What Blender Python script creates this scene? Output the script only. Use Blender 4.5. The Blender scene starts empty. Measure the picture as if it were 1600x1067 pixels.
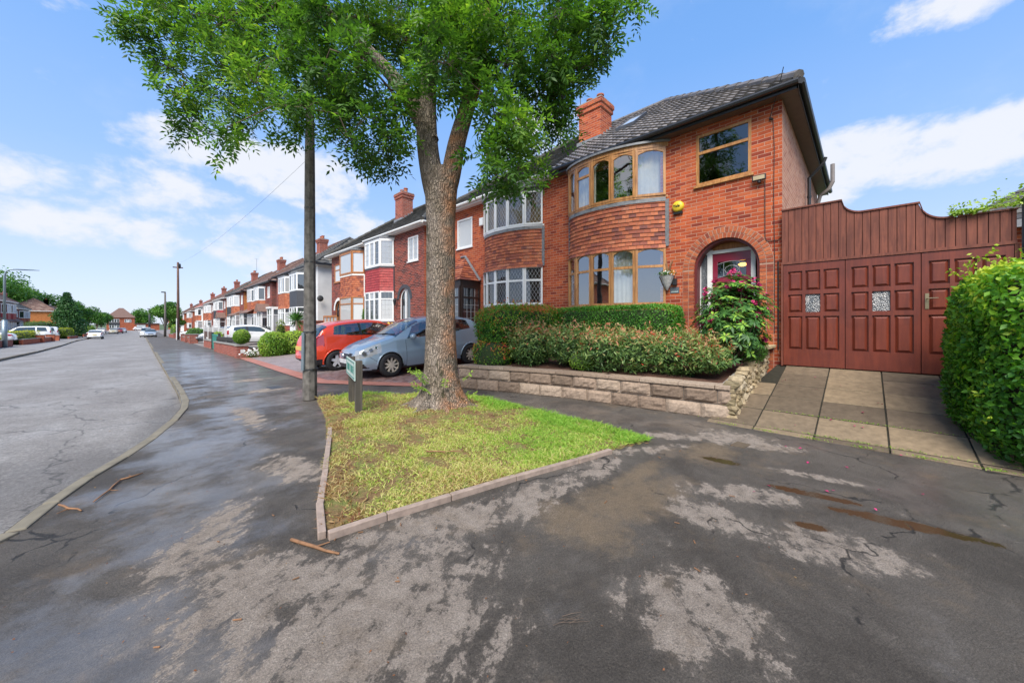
import bpy, math, random
import numpy as np
from mathutils import Vector, Matrix
R = math.radians
SC = bpy.context.scene
COL = SC.collection
# ------------------------------------------------------------------ camera, sky, sun, exposure
cam_d = bpy.data.cameras.new("camera"); cam = bpy.data.objects.new("camera", cam_d); COL.objects.link(cam)
cam.location = (0, 0, 1.4); cam.rotation_euler = (R(90), 0, R(-45.8))
cam_d.sensor_width = 36; cam_d.lens = 566/1600*36; cam_d.shift_y = -28.5/1600
cam_d.clip_start = 0.05; cam_d.clip_end = 3000
SC.camera = cam
SC.view_settings.view_transform = 'Standard'; SC.view_settings.look = 'None'
SC.view_settings.exposure = 1.42; SC.view_settings.gamma = 1
SUN_EL, SUN_AZ = 50, 238          # azimuth clockwise from +Y
sd = bpy.data.lights.new("sun", 'SUN'); sd.energy = 2.3; sd.angle = R(34); sd.color = (1, .95, .87)
sun = bpy.data.objects.new("sun", sd); COL.objects.link(sun)
sv = Vector((math.sin(R(SUN_AZ))*math.cos(R(SUN_EL)), math.cos(R(SUN_AZ))*math.cos(R(SUN_EL)), math.sin(R(SUN_EL))))
sun.rotation_euler = sv.to_track_quat('Z', 'Y').to_euler()

class NT:
    def __init__(s, tree): s.t = tree; tree.nodes.clear()
    def n(s, typ, ins=None, **props):
        nd = s.t.nodes.new(typ)
        for k, v in props.items(): setattr(nd, k, v)
        for k, v in (ins or {}).items():
            sk = nd.inputs[k]
            if isinstance(v, bpy.types.NodeSocket): s.t.links.new(v, sk)
            else: sk.default_value = v
        return nd
    def m(s, op, a, b=0.0, c=0.0, clamp=False):
        nd = s.n('ShaderNodeMath', operation=op, use_clamp=clamp)
        for i, v in enumerate((a, b, c)):
            if isinstance(v, bpy.types.NodeSocket): s.t.links.new(v, nd.inputs[i])
            else: nd.inputs[i].default_value = v
        return nd.outputs[0]
    def mix(s, f, a, b, bt='MIX'):
        nd = s.n('ShaderNodeMix', data_type='RGBA', blend_type=bt)
        for i, v in ((0, f), (6, a), (7, b)):
            if isinstance(v, bpy.types.NodeSocket): s.t.links.new(v, nd.inputs[i])
            elif i == 0: nd.inputs[0].default_value = v
            else: nd.inputs[i].default_value = (*v, 1) if len(v) == 3 else v
        return nd.outputs[2]
    def noise(s, scale, detail=4, vec=None, rough=.55, dist=0, w=None):
        ins = {'Scale': scale, 'Detail': detail, 'Roughness': rough, 'Distortion': dist}
        if vec is not None: ins['Vector'] = vec
        return s.n('ShaderNodeTexNoise', ins).outputs[0]
    def ramp(s, f, stops, interp='LINEAR'):
        nd = s.n('ShaderNodeValToRGB', {'Fac': f}); cr = nd.color_ramp; cr.interpolation = interp
        while len(cr.elements) < len(stops): cr.elements.new(.5)
        for e, (p, c) in zip(cr.elements, stops):
            e.position = p; e.color = (*c, 1) if not isinstance(c, (int, float)) else (c, c, c, 1)
        return nd.outputs[0]
    def step(s, v, a, b):        # smoothstep map range
        nd = s.n('ShaderNodeMapRange', {'Value': v, 'From Min': a, 'From Max': b}, interpolation_type='SMOOTHSTEP')
        return nd.outputs[0]
    def pos(s): return s.n('ShaderNodeNewGeometry').outputs['Position']
    def sep(s, v): return s.n('ShaderNodeSeparateXYZ', {0: v}).outputs
    def comb(s, x, y, z=0.0): return s.n('ShaderNodeCombineXYZ', {0: x, 1: y, 2: z}).outputs[0]
    def scl(s, v, sc):
        return s.n('ShaderNodeVectorMath', {0: v, 1: sc}, operation='MULTIPLY').outputs[0]
    def attr(s, name): return s.n('ShaderNodeAttribute', attribute_name=name).outputs['Fac']
    def bump(s, h, strength=.5, dist=.01, nrm=None):
        ins = {'Height': h, 'Strength': strength, 'Distance': dist}
        if nrm is not None: ins['Normal'] = nrm
        return s.n('ShaderNodeBump', ins).outputs[0]

def build_world():
    w = bpy.data.worlds.new("World"); SC.world = w; w.use_nodes = True
    t = NT(w.node_tree)
    sky = t.n('ShaderNodeTexSky', sky_type='NISHITA', sun_disc=False, sun_elevation=R(SUN_EL), sun_rotation=R(SUN_AZ))
    sky.air_density = 1.0; sky.dust_density = .6; sky.ozone_density = 2.0
    d = t.n('ShaderNodeTexCoord').outputs['Generated']
    x, y, z = t.sep(d)[:3]
    az = t.m('MULTIPLY', t.m('ARCTAN2', x, y), 180/math.pi)
    el = t.m('MULTIPLY', t.m('ARCSINE', z), 180/math.pi)
    nv = t.comb(t.m('MULTIPLY', az, .024), t.m('MULTIPLY', el, .036), 0.0)
    n1 = t.noise(10, 9, nv, .6, .15); n2 = t.noise(3.2, 5, nv, .55)
    dens = None
    # azimuth, elevation, half widths (degrees), weight
    for a0, e0, ra, re, k in [(-9, 13.8, 4.5, 2.0, .9), (-4.5, 9.9, 7, 2.0, .8), (1.2, 9.8, 3.0, 2.4, .8), (2.5, 15, 6, 2.6, .75), (-3, 12.2, 4, 1.3, .6),
                              (8.5, 20, 8.5, 3.0, 1.0), (16, 19, 7, 4.0, .95), (11, 9.0, 4.5, 3.0, .8), (23, 13, 9, 2.8, .6), (10, 12.4, 7, 1.6, .5),
                              (50, 27, 9, 6, .55), (89, 18.0, 7.5, 3.0, 1.0), (98, 17, 10, 3.2, 1.0), (97, 29.5, 6, 2.2, .9), (86.5, 14.4, 4, 2.0, .8),
                              (-8, 29.5, 4, 1.2, .45), (73, 17, 9, 3, .5), (-30, 16, 10, 4, .9), (-62, 20, 14, 5, 1), (-100, 25, 20, 8, 1), (150, 22, 16, 6, 1), (200, 30, 18, 8, 1)]:
        q = t.m('ADD', t.m('POWER', t.m('DIVIDE', t.m('SUBTRACT', az, a0 if a0 < 180 else a0-360), ra), 2.0), t.m('POWER', t.m('DIVIDE', t.m('SUBTRACT', el, e0), re), 2.0))
        v = t.m('MULTIPLY', t.m('SUBTRACT', 1.0, t.m('MULTIPLY', q, .5)), k, clamp=True)
        dens = v if dens is None else t.m('MAXIMUM', dens, v)
    dens = t.m('ADD', dens, t.m('MULTIPLY', t.m('SUBTRACT', n1, .5), 1.9))
    dens = t.m('ADD', dens, t.m('MULTIPLY', t.m('SUBTRACT', n2, .5), .7))
    dens = t.step(dens, .22, .9)
    hz = t.ramp(t.m('DIVIDE', el, 60.0, clamp=True), [(0, (2.05, 2.3, 2.85)), (.12, (1.65, 2.05, 2.9)), (.3, (1.05, 1.68, 2.95)), (.55, (.62, 1.33, 2.75)), (1, (.36, 1.0, 2.4))])
    veil = .93
    wisps = t.m('MULTIPLY', t.step(t.noise(2.2, 6, nv, .6), .5, .8), .22)
    hz = t.mix(wisps, hz, (2.5, 2.65, 2.95))
    hs = t.n('ShaderNodeHueSaturation', {'Saturation': 1.1, 'Value': 1.6, 'Color': sky.outputs[0]}).outputs[0]
    c = t.mix(veil, hs, hz)
    c = t.mix(t.m('MULTIPLY', dens, .93), c, (2.7, 2.78, 2.98))
    bg = t.n('ShaderNodeBackground', {'Color': c, 'Strength': .125})
    out = t.n('ShaderNodeOutputWorld'); t.t.links.new(bg.outputs[0], out.inputs[0])
build_world()

# ------------------------------------------------------------------ materials
def new_mat(name):
    m = bpy.data.materials.new(name); m.use_nodes = True; return m, NT(m.node_tree)
def finish(t, **ins):
    names = {'color': 'Base Color', 'rough': 'Roughness', 'normal': 'Normal', 'metal': 'Metallic', 'coat': 'Coat Weight', 'coat_rough': 'Coat Roughness', 'spec': 'Specular IOR Level', 'sheen': 'Sheen Weight', 'emit': 'Emission Color', 'estr': 'Emission Strength'}
    d = {}
    for k, v in ins.items():
        if k in ('color', 'emit') and isinstance(v, tuple): v = (*v, 1)
        d[names[k]] = v
    p = t.n('ShaderNodeBsdfPrincipled', d)
    o = t.n('ShaderNodeOutputMaterial'); t.t.links.new(p.outputs[0], o.inputs[0]); return p
M = {}
def plain(name, col, rough=.6, metal=0, var=.15, scale=8, bump=.0, coat=0, spec=.5):
    m, t = new_mat(name)
    p = t.pos(); n = t.noise(scale, 5, p)
    c = t.mix(1.0, col, t.ramp(n, [(.3, 1-var), (.7, 1+var*.5)]), 'MULTIPLY')
    kw = dict(color=c, rough=t.m('ADD', rough-.06, t.m('MULTIPLY', t.noise(scale*2.3, 3, p), .12)), metal=metal, coat=coat, spec=spec)
    if bump: kw['normal'] = t.bump(t.noise(scale*6, 5, p), bump, .01)
    finish(t, **kw); M[name] = m; return m
def brick_mat(name, cols, mortar, wid=.2275, hei=.0755, bumpd=.006, stain=.35):
    m, t = new_mat(name); P = t.pos(); s = t.sep(P)
    uv = t.comb(t.m('ADD', s[0], s[1]), s[2])
    wob = t.noise(1.4, 2, P)
    uv = t.n('ShaderNodeVectorMath', {0: uv, 1: t.comb(0.0, t.m('MULTIPLY', wob, .02))}, operation='ADD').outputs[0]
    b = t.n('ShaderNodeTexBrick', {'Vector': uv, 'Scale': 1.0, 'Color1': (0, 0, 0, 1), 'Color2': (1, 1, 1, 1), 'Mortar': (.5, .5, .5, 1), 'Mortar Size': .0065, 'Mortar Smooth': .3, 'Brick Width': wid, 'Row Height': hei, 'Bias': 0.0})
    b.offset = .5
    rnd = t.sep(b.outputs['Color'])[0]
    c = t.ramp(rnd, [(0, cols[0]), (.22, cols[1]), (.6, cols[2]), (.88, cols[3]), (1, cols[4])])
    n = t.noise(2.2, 6, P, .6); n3 = t.noise(45, 3, P)
    c = t.mix(stain, c, t.ramp(n, [(.3, (.5, .47, .47)), (.62, (1.12, 1.05, 1.0))]), 'MULTIPLY')
    c = t.mix(.35, c, t.ramp(n3, [(.3, .6), (.7, 1.25)]), 'MULTIPLY')
    c = t.mix(b.outputs['Fac'], c, t.mix(t.noise(3, 4, P), tuple(v*.6 for v in mortar), tuple(v*1.3 for v in mortar)))
    h = t.m('ADD', t.m('MULTIPLY', t.m('SUBTRACT', 1.0, b.outputs['Fac']), 1.0), t.m('MULTIPLY', n3, .35))
    finish(t, color=c, rough=.88, normal=t.bump(h, .7, bumpd), spec=.3); M[name] = m
brick_mat('brick_orange', [(.24, .042, .025), (.37, .07, .028), (.47, .095, .034), (.54, .13, .045), (.44, .11, .05)], (.49, .28, .195), stain=.55)
brick_mat('brick_side', [(.36, .14, .08), (.46, .19, .11), (.50, .23, .14), (.55, .28, .18), (.45, .2, .14)], (.62, .46, .36), stain=.15)
brick_mat('brick_dark', [(.07, .018, .016), (.15, .032, .024), (.23, .045, .03), (.3, .06, .035), (.12, .04, .035)], (.34, .25, .22))
brick_mat('brick_bright', [(.42, .12, .03), (.52, .16, .04), (.56, .19, .05), (.6, .22, .06), (.5, .17, .05)], (.5, .25, .12), stain=.2)
brick_mat('brick_wall', [(.2, .05, .035), (.28, .07, .05), (.33, .08, .05), (.36, .1, .06), (.26, .09, .07)], (.42, .3, .25))

def tint_mat(name, stops, rough=.8, noise_s=14, bump=.4, coat=0, spec=.4):
    m, t = new_mat(name); P = t.pos()
    c = t.ramp(t.attr('tint'), stops)
    n = t.noise(noise_s, 6, P, .6)
    c = t.mix(.6, c, t.ramp(n, [(.28, .55), (.7, 1.3)]), 'MULTIPLY')
    finish(t, color=c, rough=rough, normal=t.bump(n, bump, .01), coat=coat, spec=spec); M[name] = m
tint_mat('tile_clay', [(0, (.17, .06, .05)), (.2, (.3, .085, .05)), (.5, (.42, .12, .055)), (.8, (.49, .16, .075)), (1, (.40, .16, .10))], .78, 22)
tint_mat('tile_red', [(0, (.3, .03, .03)), (1, (.42, .05, .045))], .5, 10, .1)
tint_mat('tile_orange', [(0, (.3, .07, .03)), (.5, (.42, .13, .06)), (1, (.5, .18, .09))], .75)
tint_mat('tile_black', [(0, (.03, .03, .035)), (1, (.06, .06, .065))], .6)
tint_mat('pantile_brown', [(0, (.10, .09, .085)), (.5, (.18, .16, .148)), (1, (.27, .24, .225))], .55, 6, .3)
tint_mat('roof_grey', [(0, (.055, .052, .05)), (.5, (.1, .095, .085)), (1, (.17, .155, .13))], .85, 5, .5)
tint_mat('roof_brown', [(0, (.12, .07, .055)), (.5, (.19, .115, .09)), (1, (.26, .18, .14))], .85, 5, .5)
tint_mat('roof_red', [(0, (.3, .1, .08)), (1, (.42, .17, .13))], .85, 5, .4)
tint_mat('stone_block', [(0, (.17, .12, .085)), (.5, (.28, .20, .145)), (1, (.38, .29, .215))], .92, 26, 1.0)
tint_mat('slab', [(0, (.115, .085, .055)), (.5, (.17, .125, .08)), (1, (.24, .175, .105))], .75, 11, 1.0)
tint_mat('rubble', [(0, (.2, .16, .09)), (.5, (.38, .29, .17)), (1, (.48, .4, .28))], .9, 18, .8)

def wood_mat(name, base, dark, rough=.45, axis=2, coat=.15):
    m, t = new_mat(name); P = t.pos()
    sc = [18, 18, 18]; sc[axis] = 1.6
    n = t.noise(1.0, 6, t.scl(P, tuple(sc)), .6, 1.0)
    c = t.mix(t.step(n, .35, .68), dark, base)
    c = t.mix(.6, c, t.ramp(t.noise(2.5, 6, P, .65), [(.3, .6), (.7, 1.2)]), 'MULTIPLY')
    finish(t, color=c, rough=rough, normal=t.bump(n, .12, .004), coat=coat); M[name] = m
wood_mat('oak', (.56, .28, .095), (.36, .15, .045), .42)
wood_mat('oak_orange', (.5, .2, .06), (.34, .12, .03), .5)
wood_mat('maroon_board', (.215, .062, .034), (.13, .034, .02), .7, coat=0)
wood_mat('maroon_door', (.185, .036, .016), (.14, .026, .013), .45)
wood_mat('post_timber', (.115, .095, .075), (.06, .052, .04), .85, coat=0)
wood_mat('pole_timber', (.18, .1, .07), (.09, .05, .04), .85, coat=0)
plain('upvc', (.78, .78, .77), .35, var=.06, spec=.5)
plain('white_paint', (.74, .73, .70), .55, var=.1)
plain('render_white', (.66, .65, .63), .8, var=.12, scale=1.5, bump=.15)
plain('render_cream', (.6, .53, .36), .8, var=.12, scale=1.5, bump=.15)
plain('black_plastic', (.022, .022, .024), .38, var=.2)
plain('grey_pipe', (.22, .19, .175), .45)
plain('soffit_brown', (.13, .085, .065), .45)
plain('lead', (.22, .225, .235), .5, var=.3, scale=12, bump=.3)
plain('charcoal', (.05, .052, .06), .55)
plain('crimson_door', (.22, .008, .03), .3, var=.08, coat=.3)
plain('maroon_trim', (.13, .02, .02), .4)
plain('brown_frame', (.045, .026, .02), .4)
plain('terracotta', (.4, .12, .06), .8, var=.25)
plain('mortar_grey', (.3, .28, .25), .9, var=.3, bump=.4)
plain('concrete', (.23, .205, .175), .9, var=.35, scale=7, bump=.5)
plain('sandstone', (.46, .36, .2), .85, var=.3, bump=.5)
plain('galvanised', (.25, .31, .34), .4, .5, var=.15)
plain('steel_dark', (.06, .06, .06), .5, .3)
plain('brass', (.42, .33, .2), .35, .8)
plain('leading', (.5, .5, .5), .45, .3)
plain('curtain', (.62, .6, .56), .9, var=.1)
plain('curtain_peach', (.55, .33, .2), .9, var=.25, scale=14)
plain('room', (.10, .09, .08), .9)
plain('room_pale', (.35, .33, .3), .9)
plain('soil', (.09, .055, .035), .95, var=.5, scale=14, bump=.8)
plain('rubber', (.018, .018, .019), .75, var=.2)
plain('alloy', (.72, .72, .73), .35, .15, var=.1)
plain('alloy_dull', (.6, .53, .43), .45, .15, var=.3)
plain('chrome', (.75, .75, .77), .12, 1.0, var=.03)
plain('trim_black', (.02, .02, .022), .5)
plain('arch_dark', (.008, .008, .008), .9)
plain('alarm_yellow', (.72, .52, .03), .4, var=.05)
plain('ink_black', (.012, .012, .012), .5)
plain('plate_yellow', (.7, .52, .12), .4)
plain('plate_white', (.72, .72, .7), .4)
plain('sign_green', (.06, .2, .17), .5)
plain('sign_white', (.5, .6, .54), .45, var=.15)
plain('slate_plaque', (.1, .12, .14), .5)
plain('gate_green', (.02, .22, .17), .45)
plain('fence_black', (.02, .028, .035), .65, var=.4)
plain('fence_brown', (.1, .055, .04), .7, var=.3)
plain('white_stone', (.5, .49, .47), .9, var=.35, scale=22, bump=.8)
plain('bed_mulch', (.11, .05, .03), .95, var=.5, scale=30, bump=.8)
plain('twig', (.26, .13, .06), .8, var=.4, scale=20)
plain('petal_pink', (.45, .02, .12), .6)
plain('petal_red', (.3, .01, .04), .55, var=.3)
plain('petal_white', (.8, .76, .74), .6)
plain('petal_orange', (.75, .28, .03), .6)
plain('petal_yellow', (.8, .55, .03), .6)
plain('block_red', (.42, .16, .11), .85)
plain('cable', (.02, .02, .02), .6)
plain('lamp_lens', (.45, .36, .22), .4)

def paint(name, col, flake=.0, coat=.9):
    m, t = new_mat(name)
    finish(t, color=t.mix(.12, col, t.ramp(t.noise(2.5, 3, t.pos()), [(.3, .6), (.7, 1.2)]), 'MULTIPLY'), rough=.38, metal=flake, coat=coat, coat_rough=.04, spec=.5); M[name] = m
paint('paint_red', (.78, .06, .014), 0); paint('paint_blue', (.31, .405, .48), .25); paint('paint_white', (.78, .78, .76)); paint('paint_silver', (.45, .48, .5), .5)
paint('paint_maroon', (.2, .01, .02)); paint('paint_grey', (.12, .13, .15), .3); paint('paint_beige', (.5, .47, .38), .3); paint('paint_black', (.02, .02, .025))
paint('paint_pillar', (.45, .015, .015))

def schlick_mat(name, tintc, trans=True, f0=.06, dark=(.02, .025, .028), rough=.02, boost=1.0, bump=0):
    m, t = new_mat(name)
    g = t.n('ShaderNodeNewGeometry')
    dt = t.n('ShaderNodeVectorMath', {0: g.outputs['Normal'], 1: g.outputs['Incoming']}, operation='DOT_PRODUCT').outputs['Value']
    k = t.m('POWER', t.m('SUBTRACT', 1.0, t.m('ABSOLUTE', dt)), 5.0)
    f = t.m('ADD', f0, t.m('MULTIPLY', k, (1-f0)*boost), clamp=True)
    gl = {'Color': (1, 1, 1, 1), 'Roughness': rough}
    if bump: gl['Normal'] = t.bump(t.noise(60, 3, t.pos()), bump, .01)
    else: gl['Normal'] = t.bump(t.noise(1.7, 2, t.pos()), .04, .05)
    glo = t.n('ShaderNodeBsdfGlossy', gl)
    if trans: base = t.n('ShaderNodeBsdfTransparent', {'Color': (*tintc, 1)})
    else:
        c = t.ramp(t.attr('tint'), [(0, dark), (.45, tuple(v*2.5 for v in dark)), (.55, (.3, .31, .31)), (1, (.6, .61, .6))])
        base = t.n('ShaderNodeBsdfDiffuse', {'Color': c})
    mx = t.n('ShaderNodeMixShader', {0: f, 1: base.outputs[0], 2: glo.outputs[0]})
    o = t.n('ShaderNodeOutputMaterial'); t.t.links.new(mx.outputs[0], o.inputs[0]); M[name] = m
schlick_mat('glass_clear', (.86, .9, .88), True, .30)
schlick_mat('glass_dark', (.5, .55, .53), True, .13)
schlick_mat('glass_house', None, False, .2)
schlick_mat('glass_car', (.42, .47, .46), True, .16)
schlick_mat('glass_car_far', None, False, .10, dark=(.02, .028, .03))
schlick_mat('glass_frost', None, False, .16, dark=(.07, .08, .085), bump=1.0, rough=.1)
schlick_mat('lens_clear', None, False, .12, dark=(.25, .25, .22))
schlick_mat('lens_red', None, False, .12, dark=(.3, .004, .012))

def leaf_mat(name, stops, transl=.45, rough=.45, hue=None):
    m, t = new_mat(name)
    c = t.ramp(t.attr('tint'), stops)
    p = t.n('ShaderNodeBsdfPrincipled', {'Base Color': c, 'Roughness': rough, 'Specular IOR Level': .35})
    tc = t.mix(1.0, c, (1.25, 1.35, .5), 'MULTIPLY')
    tr = t.n('ShaderNodeBsdfTranslucent', {'Color': tc})
    mx = t.n('ShaderNodeMixShader', {0: transl, 1: p.outputs[0], 2: tr.outputs[0]})
    o = t.n('ShaderNodeOutputMaterial'); t.t.links.new(mx.outputs[0], o.inputs[0]); M[name] = m
G_ = lambda *a: [(p, c) for p, c in a]
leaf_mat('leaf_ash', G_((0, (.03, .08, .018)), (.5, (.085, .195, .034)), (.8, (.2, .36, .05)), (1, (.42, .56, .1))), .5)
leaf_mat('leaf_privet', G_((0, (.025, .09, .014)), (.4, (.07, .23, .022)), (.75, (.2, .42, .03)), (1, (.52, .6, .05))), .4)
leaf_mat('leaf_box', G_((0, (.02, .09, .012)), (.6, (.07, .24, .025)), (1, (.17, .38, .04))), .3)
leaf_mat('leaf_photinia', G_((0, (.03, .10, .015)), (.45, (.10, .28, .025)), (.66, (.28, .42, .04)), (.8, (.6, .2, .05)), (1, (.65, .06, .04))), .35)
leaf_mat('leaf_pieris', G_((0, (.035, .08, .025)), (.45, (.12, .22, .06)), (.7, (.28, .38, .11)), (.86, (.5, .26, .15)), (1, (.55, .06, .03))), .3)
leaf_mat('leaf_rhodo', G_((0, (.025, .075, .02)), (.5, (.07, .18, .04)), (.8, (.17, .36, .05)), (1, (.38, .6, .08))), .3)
leaf_mat('leaf_yellow', G_((0, (.06, .12, .01)), (.4, (.22, .3, .02)), (1, (.6, .55, .04))), .35)
leaf_mat('leaf_lime', G_((0, (.04, .12, .015)), (.5, (.16, .32, .03)), (1, (.4, .52, .08))), .35)
leaf_mat('leaf_dark', G_((0, (.012, .045, .014)), (.6, (.03, .1, .03)), (1, (.07, .17, .045))), .3)
leaf_mat('leaf_mid', G_((0, (.02, .07, .012)), (.6, (.06, .17, .025)), (1, (.14, .29, .04))), .35)
leaf_mat('leaf_grass', G_((0, (.26, .12, .05)), (.22, (.56, .42, .19)), (.42, (.58, .54, .2)), (.6, (.40, .52, .08)), (.82, (.2, .38, .045)), (1, (.26, .46, .06))), .35, .6)
leaf_mat('leaf_litter', G_((0, (.12, .05, .03)), (.5, (.26, .11, .05)), (1, (.4, .26, .12))), .2, .8)

def bark_mat():
    m, t = new_mat('bark'); P = t.pos(); s = t.sep(P)
    st = t.scl(P, (1, 1, .28))
    v = t.n('ShaderNodeTexVoronoi', {'Vector': t.n('ShaderNodeVectorMath', {0: st, 1: t.scl(t.n('ShaderNodeTexNoise', {'Vector': P, 'Scale': 9.0}).outputs[1], (.07, .07, .07))}, operation='ADD').outputs[0], 'Scale': 30.0}, feature='DISTANCE_TO_EDGE').outputs[0]
    n = t.noise(3.2, 7, P, .65); n2 = t.noise(28, 6, t.scl(P, (1, 1, .5)), .65)
    c = t.mix(t.step(n, .35, .65), (.38, .31, .25), (.24, .19, .14))
    c = t.mix(t.m('MULTIPLY', t.step(t.m('SUBTRACT', s[0], s[1]), -1.58, -1.2), t.step(n, .62, .38)), c, (.5, .24, .12))   # orange algae on the street-end flank
    c = t.mix(1.0, c, t.ramp(v, [(0, .68), (.22, 1.0)]), 'MULTIPLY')
    c = t.mix(.8, c, t.ramp(n2, [(.33, .55), (.62, 1.25)]), 'MULTIPLY')
    # moss and black streaks
    mo = t.m('MULTIPLY', t.step(t.noise(4.5, 6, t.scl(P, (1, 1, .35)), .7), .56, .66), .75)
    c = t.mix(mo, c, (.035, .04, .015))
    h = t.m('ADD', t.m('MULTIPLY', t.step(v, 0, .25), .7), n2)
    finish(t, color=c, rough=.92, normal=t.bump(h, 1.0, .03), spec=.2); M['bark'] = m
bark_mat()
plain('branch', (.12, .085, .06), .9, var=.4, scale=12, bump=.5)

def blob(t, s, cx, cy, rx, ry, ang=0):
    ca, sa = math.cos(R(ang)), math.sin(R(ang))
    dx = t.m('SUBTRACT', s[0], cx); dy = t.m('SUBTRACT', s[1], cy)
    u = t.m('DIVIDE', t.m('ADD', t.m('MULTIPLY', dx, ca), t.m('MULTIPLY', dy, sa)), rx)
    v = t.m('DIVIDE', t.m('SUBTRACT', t.m('MULTIPLY', dy, ca), t.m('MULTIPLY', dx, sa)), ry)
    return t.m('SUBTRACT', 1.0, t.m('ADD', t.m('POWER', u, 2.0), t.m('POWER', v, 2.0)))
def blobs(t, s, L):
    r = None
    for b in L:
        v = t.m('MAXIMUM', blob(t, s, *b), -1.5); r = v if r is None else t.m('MAXIMUM', r, v)
    return r
def asphalt_mat():
    m, t = new_mat('footway_asphalt'); P = t.pos(); s = t.sep(P)
    big = t.noise(1.1, 8, P, .68, .6); fine = t.noise(7, 8, P, .72, .3); grit = t.noise(420, 3, P, .7); g2 = t.noise(150, 3, P, .7); edge = t.noise(16, 9, P, .72)
    # patches that have dried out
    dry = blobs(t, s, [(.75, 1.72, .62, .62, 0), (.45, 2.3, .5, .32, 130), (1.7, 2.0, .55, .22, -20), (2.25, 1.95, .42, .16, -15), (3.0, 1.85, .4, .15, 0), (3.45, .72, .42, .15, -60), (2.9, .8, .2, .3, 0),
                       (3.02, .15, .35, .22, -60), (1.9, .62, .3, .28, 0), (4.7, 1.55, .7, .14, -60), (4.95, .9, .5, .14, -70), (1.3, 2.2, .5, .16, -15), (.3, 3.1, .5, .18, 60), (1.05, 3.9, .2, .5, 10), (3.9, 1.75, .5, .1, -30), (4.3, .3, .3, .07, 100), (5.1, 1.1, .25, .4, 0), (1.15, 6.7, .15, 1.0, 0), (1.9, 9.3, .5, .25, 0), (2.05, 11.5, .4, .3, 0)])
    rp = t.n('ShaderNodeVectorRotate', {0: P, 'Angle': R(-35)}, rotation_type='Z_AXIS').outputs[0]
    strk = t.noise(1.0, 9, t.scl(rp, (2.2, 7.5, 1)), .7, .5)
    dv = t.m('ADD', t.m('MULTIPLY', dry, .75), t.m('ADD', t.m('MULTIPLY', t.m('SUBTRACT', fine, .5), 4.2), t.m('MULTIPLY', t.m('SUBTRACT', strk, .5), 4.6)))
    dv = t.m('ADD', dv, t.m('MULTIPLY', t.m('SUBTRACT', edge, .5), 1.8))
    dv = t.m('ADD', dv, t.m('MULTIPLY', t.m('SUBTRACT', t.noise(48, 5, P, .7), .5), 1.5))
    dm = t.m('ADD', t.m('MULTIPLY', t.step(dv, .05, .35), .62), t.m('MULTIPLY', t.step(dv, -.8, .9), .38))
    # damp film that lies along the kerb and mirrors the sky
    film = t.m('MULTIPLY', .55, blobs(t, s, [(.55, 5.3, .55, 1.5, 8), (1.2, 7.6, .45, 1.8, -12), (.2, 3.6, .4, .9, 15), (1.5, 10.5, .7, 1.4, 0), (3.2, 7.0, .8, .3, -30), (4.9, 3.0, .35, 2.4, 10), (-.1, 2.3, .35, .8, 30), (1.7, 19, 1.3, 12, 0), (4.6, -.7, .7, .5, 0)]))
    fm = t.m('MULTIPLY', t.step(t.m('ADD', film, t.m('MULTIPLY', t.m('SUBTRACT', t.noise(1.0, 9, t.scl(P, (1.3, 1.5, 1)), .7), .5), 5.5)), -.5, .9), t.m('SUBTRACT', 1.0, dm))
    # puddles of brown water
    pud = blobs(t, s, [(4.13, 1.04, .07, .17, 5), (3.84, .31, .06, .3, 10), (3.72, -.2, .075, .42, 10), (3.23, .26, .05, .1, 20)])
    pv = t.m('ADD', pud, t.m('ADD', t.m('MULTIPLY', t.m('SUBTRACT', edge, .5), 2.6), t.m('MULTIPLY', t.m('SUBTRACT', fine, .5), 2.6)))
    pm = t.step(pv, .0, .22); ring = t.step(pv, -1.1, .3)
    mud = t.step(t.m('ADD', blobs(t, s, [(2.7, 1.35, .8, .35, -15), (2.15, 1.45, .3, .5, 0), (4.3, 1.2, .5, .3, 0), (3.2, 1.5, .6, .15, 0)]), t.m('MULTIPLY', t.m('SUBTRACT', fine, .5), 2.6)), -.1, 1.1)
    wet = t.mix(t.step(big, .35, .65), (.074, .063, .052), (.125, .108, .090))
    wet = t.mix(t.m('MULTIPLY', mud, .85), wet, (.21, .155, .10))
    dryc = t.mix(t.step(fine, .3, .7), (.235, .19, .15), (.35, .29, .235))
    c = t.mix(dm, wet, dryc)
    c = t.mix(1.0, c, t.ramp(grit, [(.3, .62), (.5, 1.0), (.72, 1.7)]), 'MULTIPLY')
    c = t.mix(1.0, c, t.ramp(t.noise(110, 6, P, .8), [(.33, .55), (.5, 1.0), (.66, 1.5)]), 'MULTIPLY')
    c = t.mix(.5, c, t.ramp(t.noise(22, 8, P, .8), [(.33, .7), (.66, 1.3)]), 'MULTIPLY')
    tan = t.m('MULTIPLY', t.step(t.noise(2.1, 8, P, .7), .52, .72), .38)
    c = t.mix(tan, c, (.24, .17, .105))
    c = t.mix(t.m('MULTIPLY', ring, .5), c, (.075, .055, .038))
    c = t.mix(pm, c, (.055, .034, .016))
    # hairline cracks
    vec = t.n('ShaderNodeVectorMath', {0: P, 1: t.scl(t.n('ShaderNodeTexNoise', {'Vector': P, 'Scale': 3.0, 'Detail': 5.0}).outputs[1], (.5, .5, 0))}, operation='ADD').outputs[0]
    vo = t.n('ShaderNodeTexVoronoi', {'Vector': vec, 'Scale': .75}, feature='DISTANCE_TO_EDGE').outputs[0]
    cr = t.m('MULTIPLY', t.step(vo, .010, .002), t.step(big, .5, .56))
    c = t.mix(t.m('MULTIPLY', cr, .8), c, (.02, .02, .02))
    ro = t.m('ADD', t.m('MULTIPLY', dm, .35), .58)
    ro = t.m('SUBTRACT', ro, t.m('MULTIPLY', fm, .26))
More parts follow.
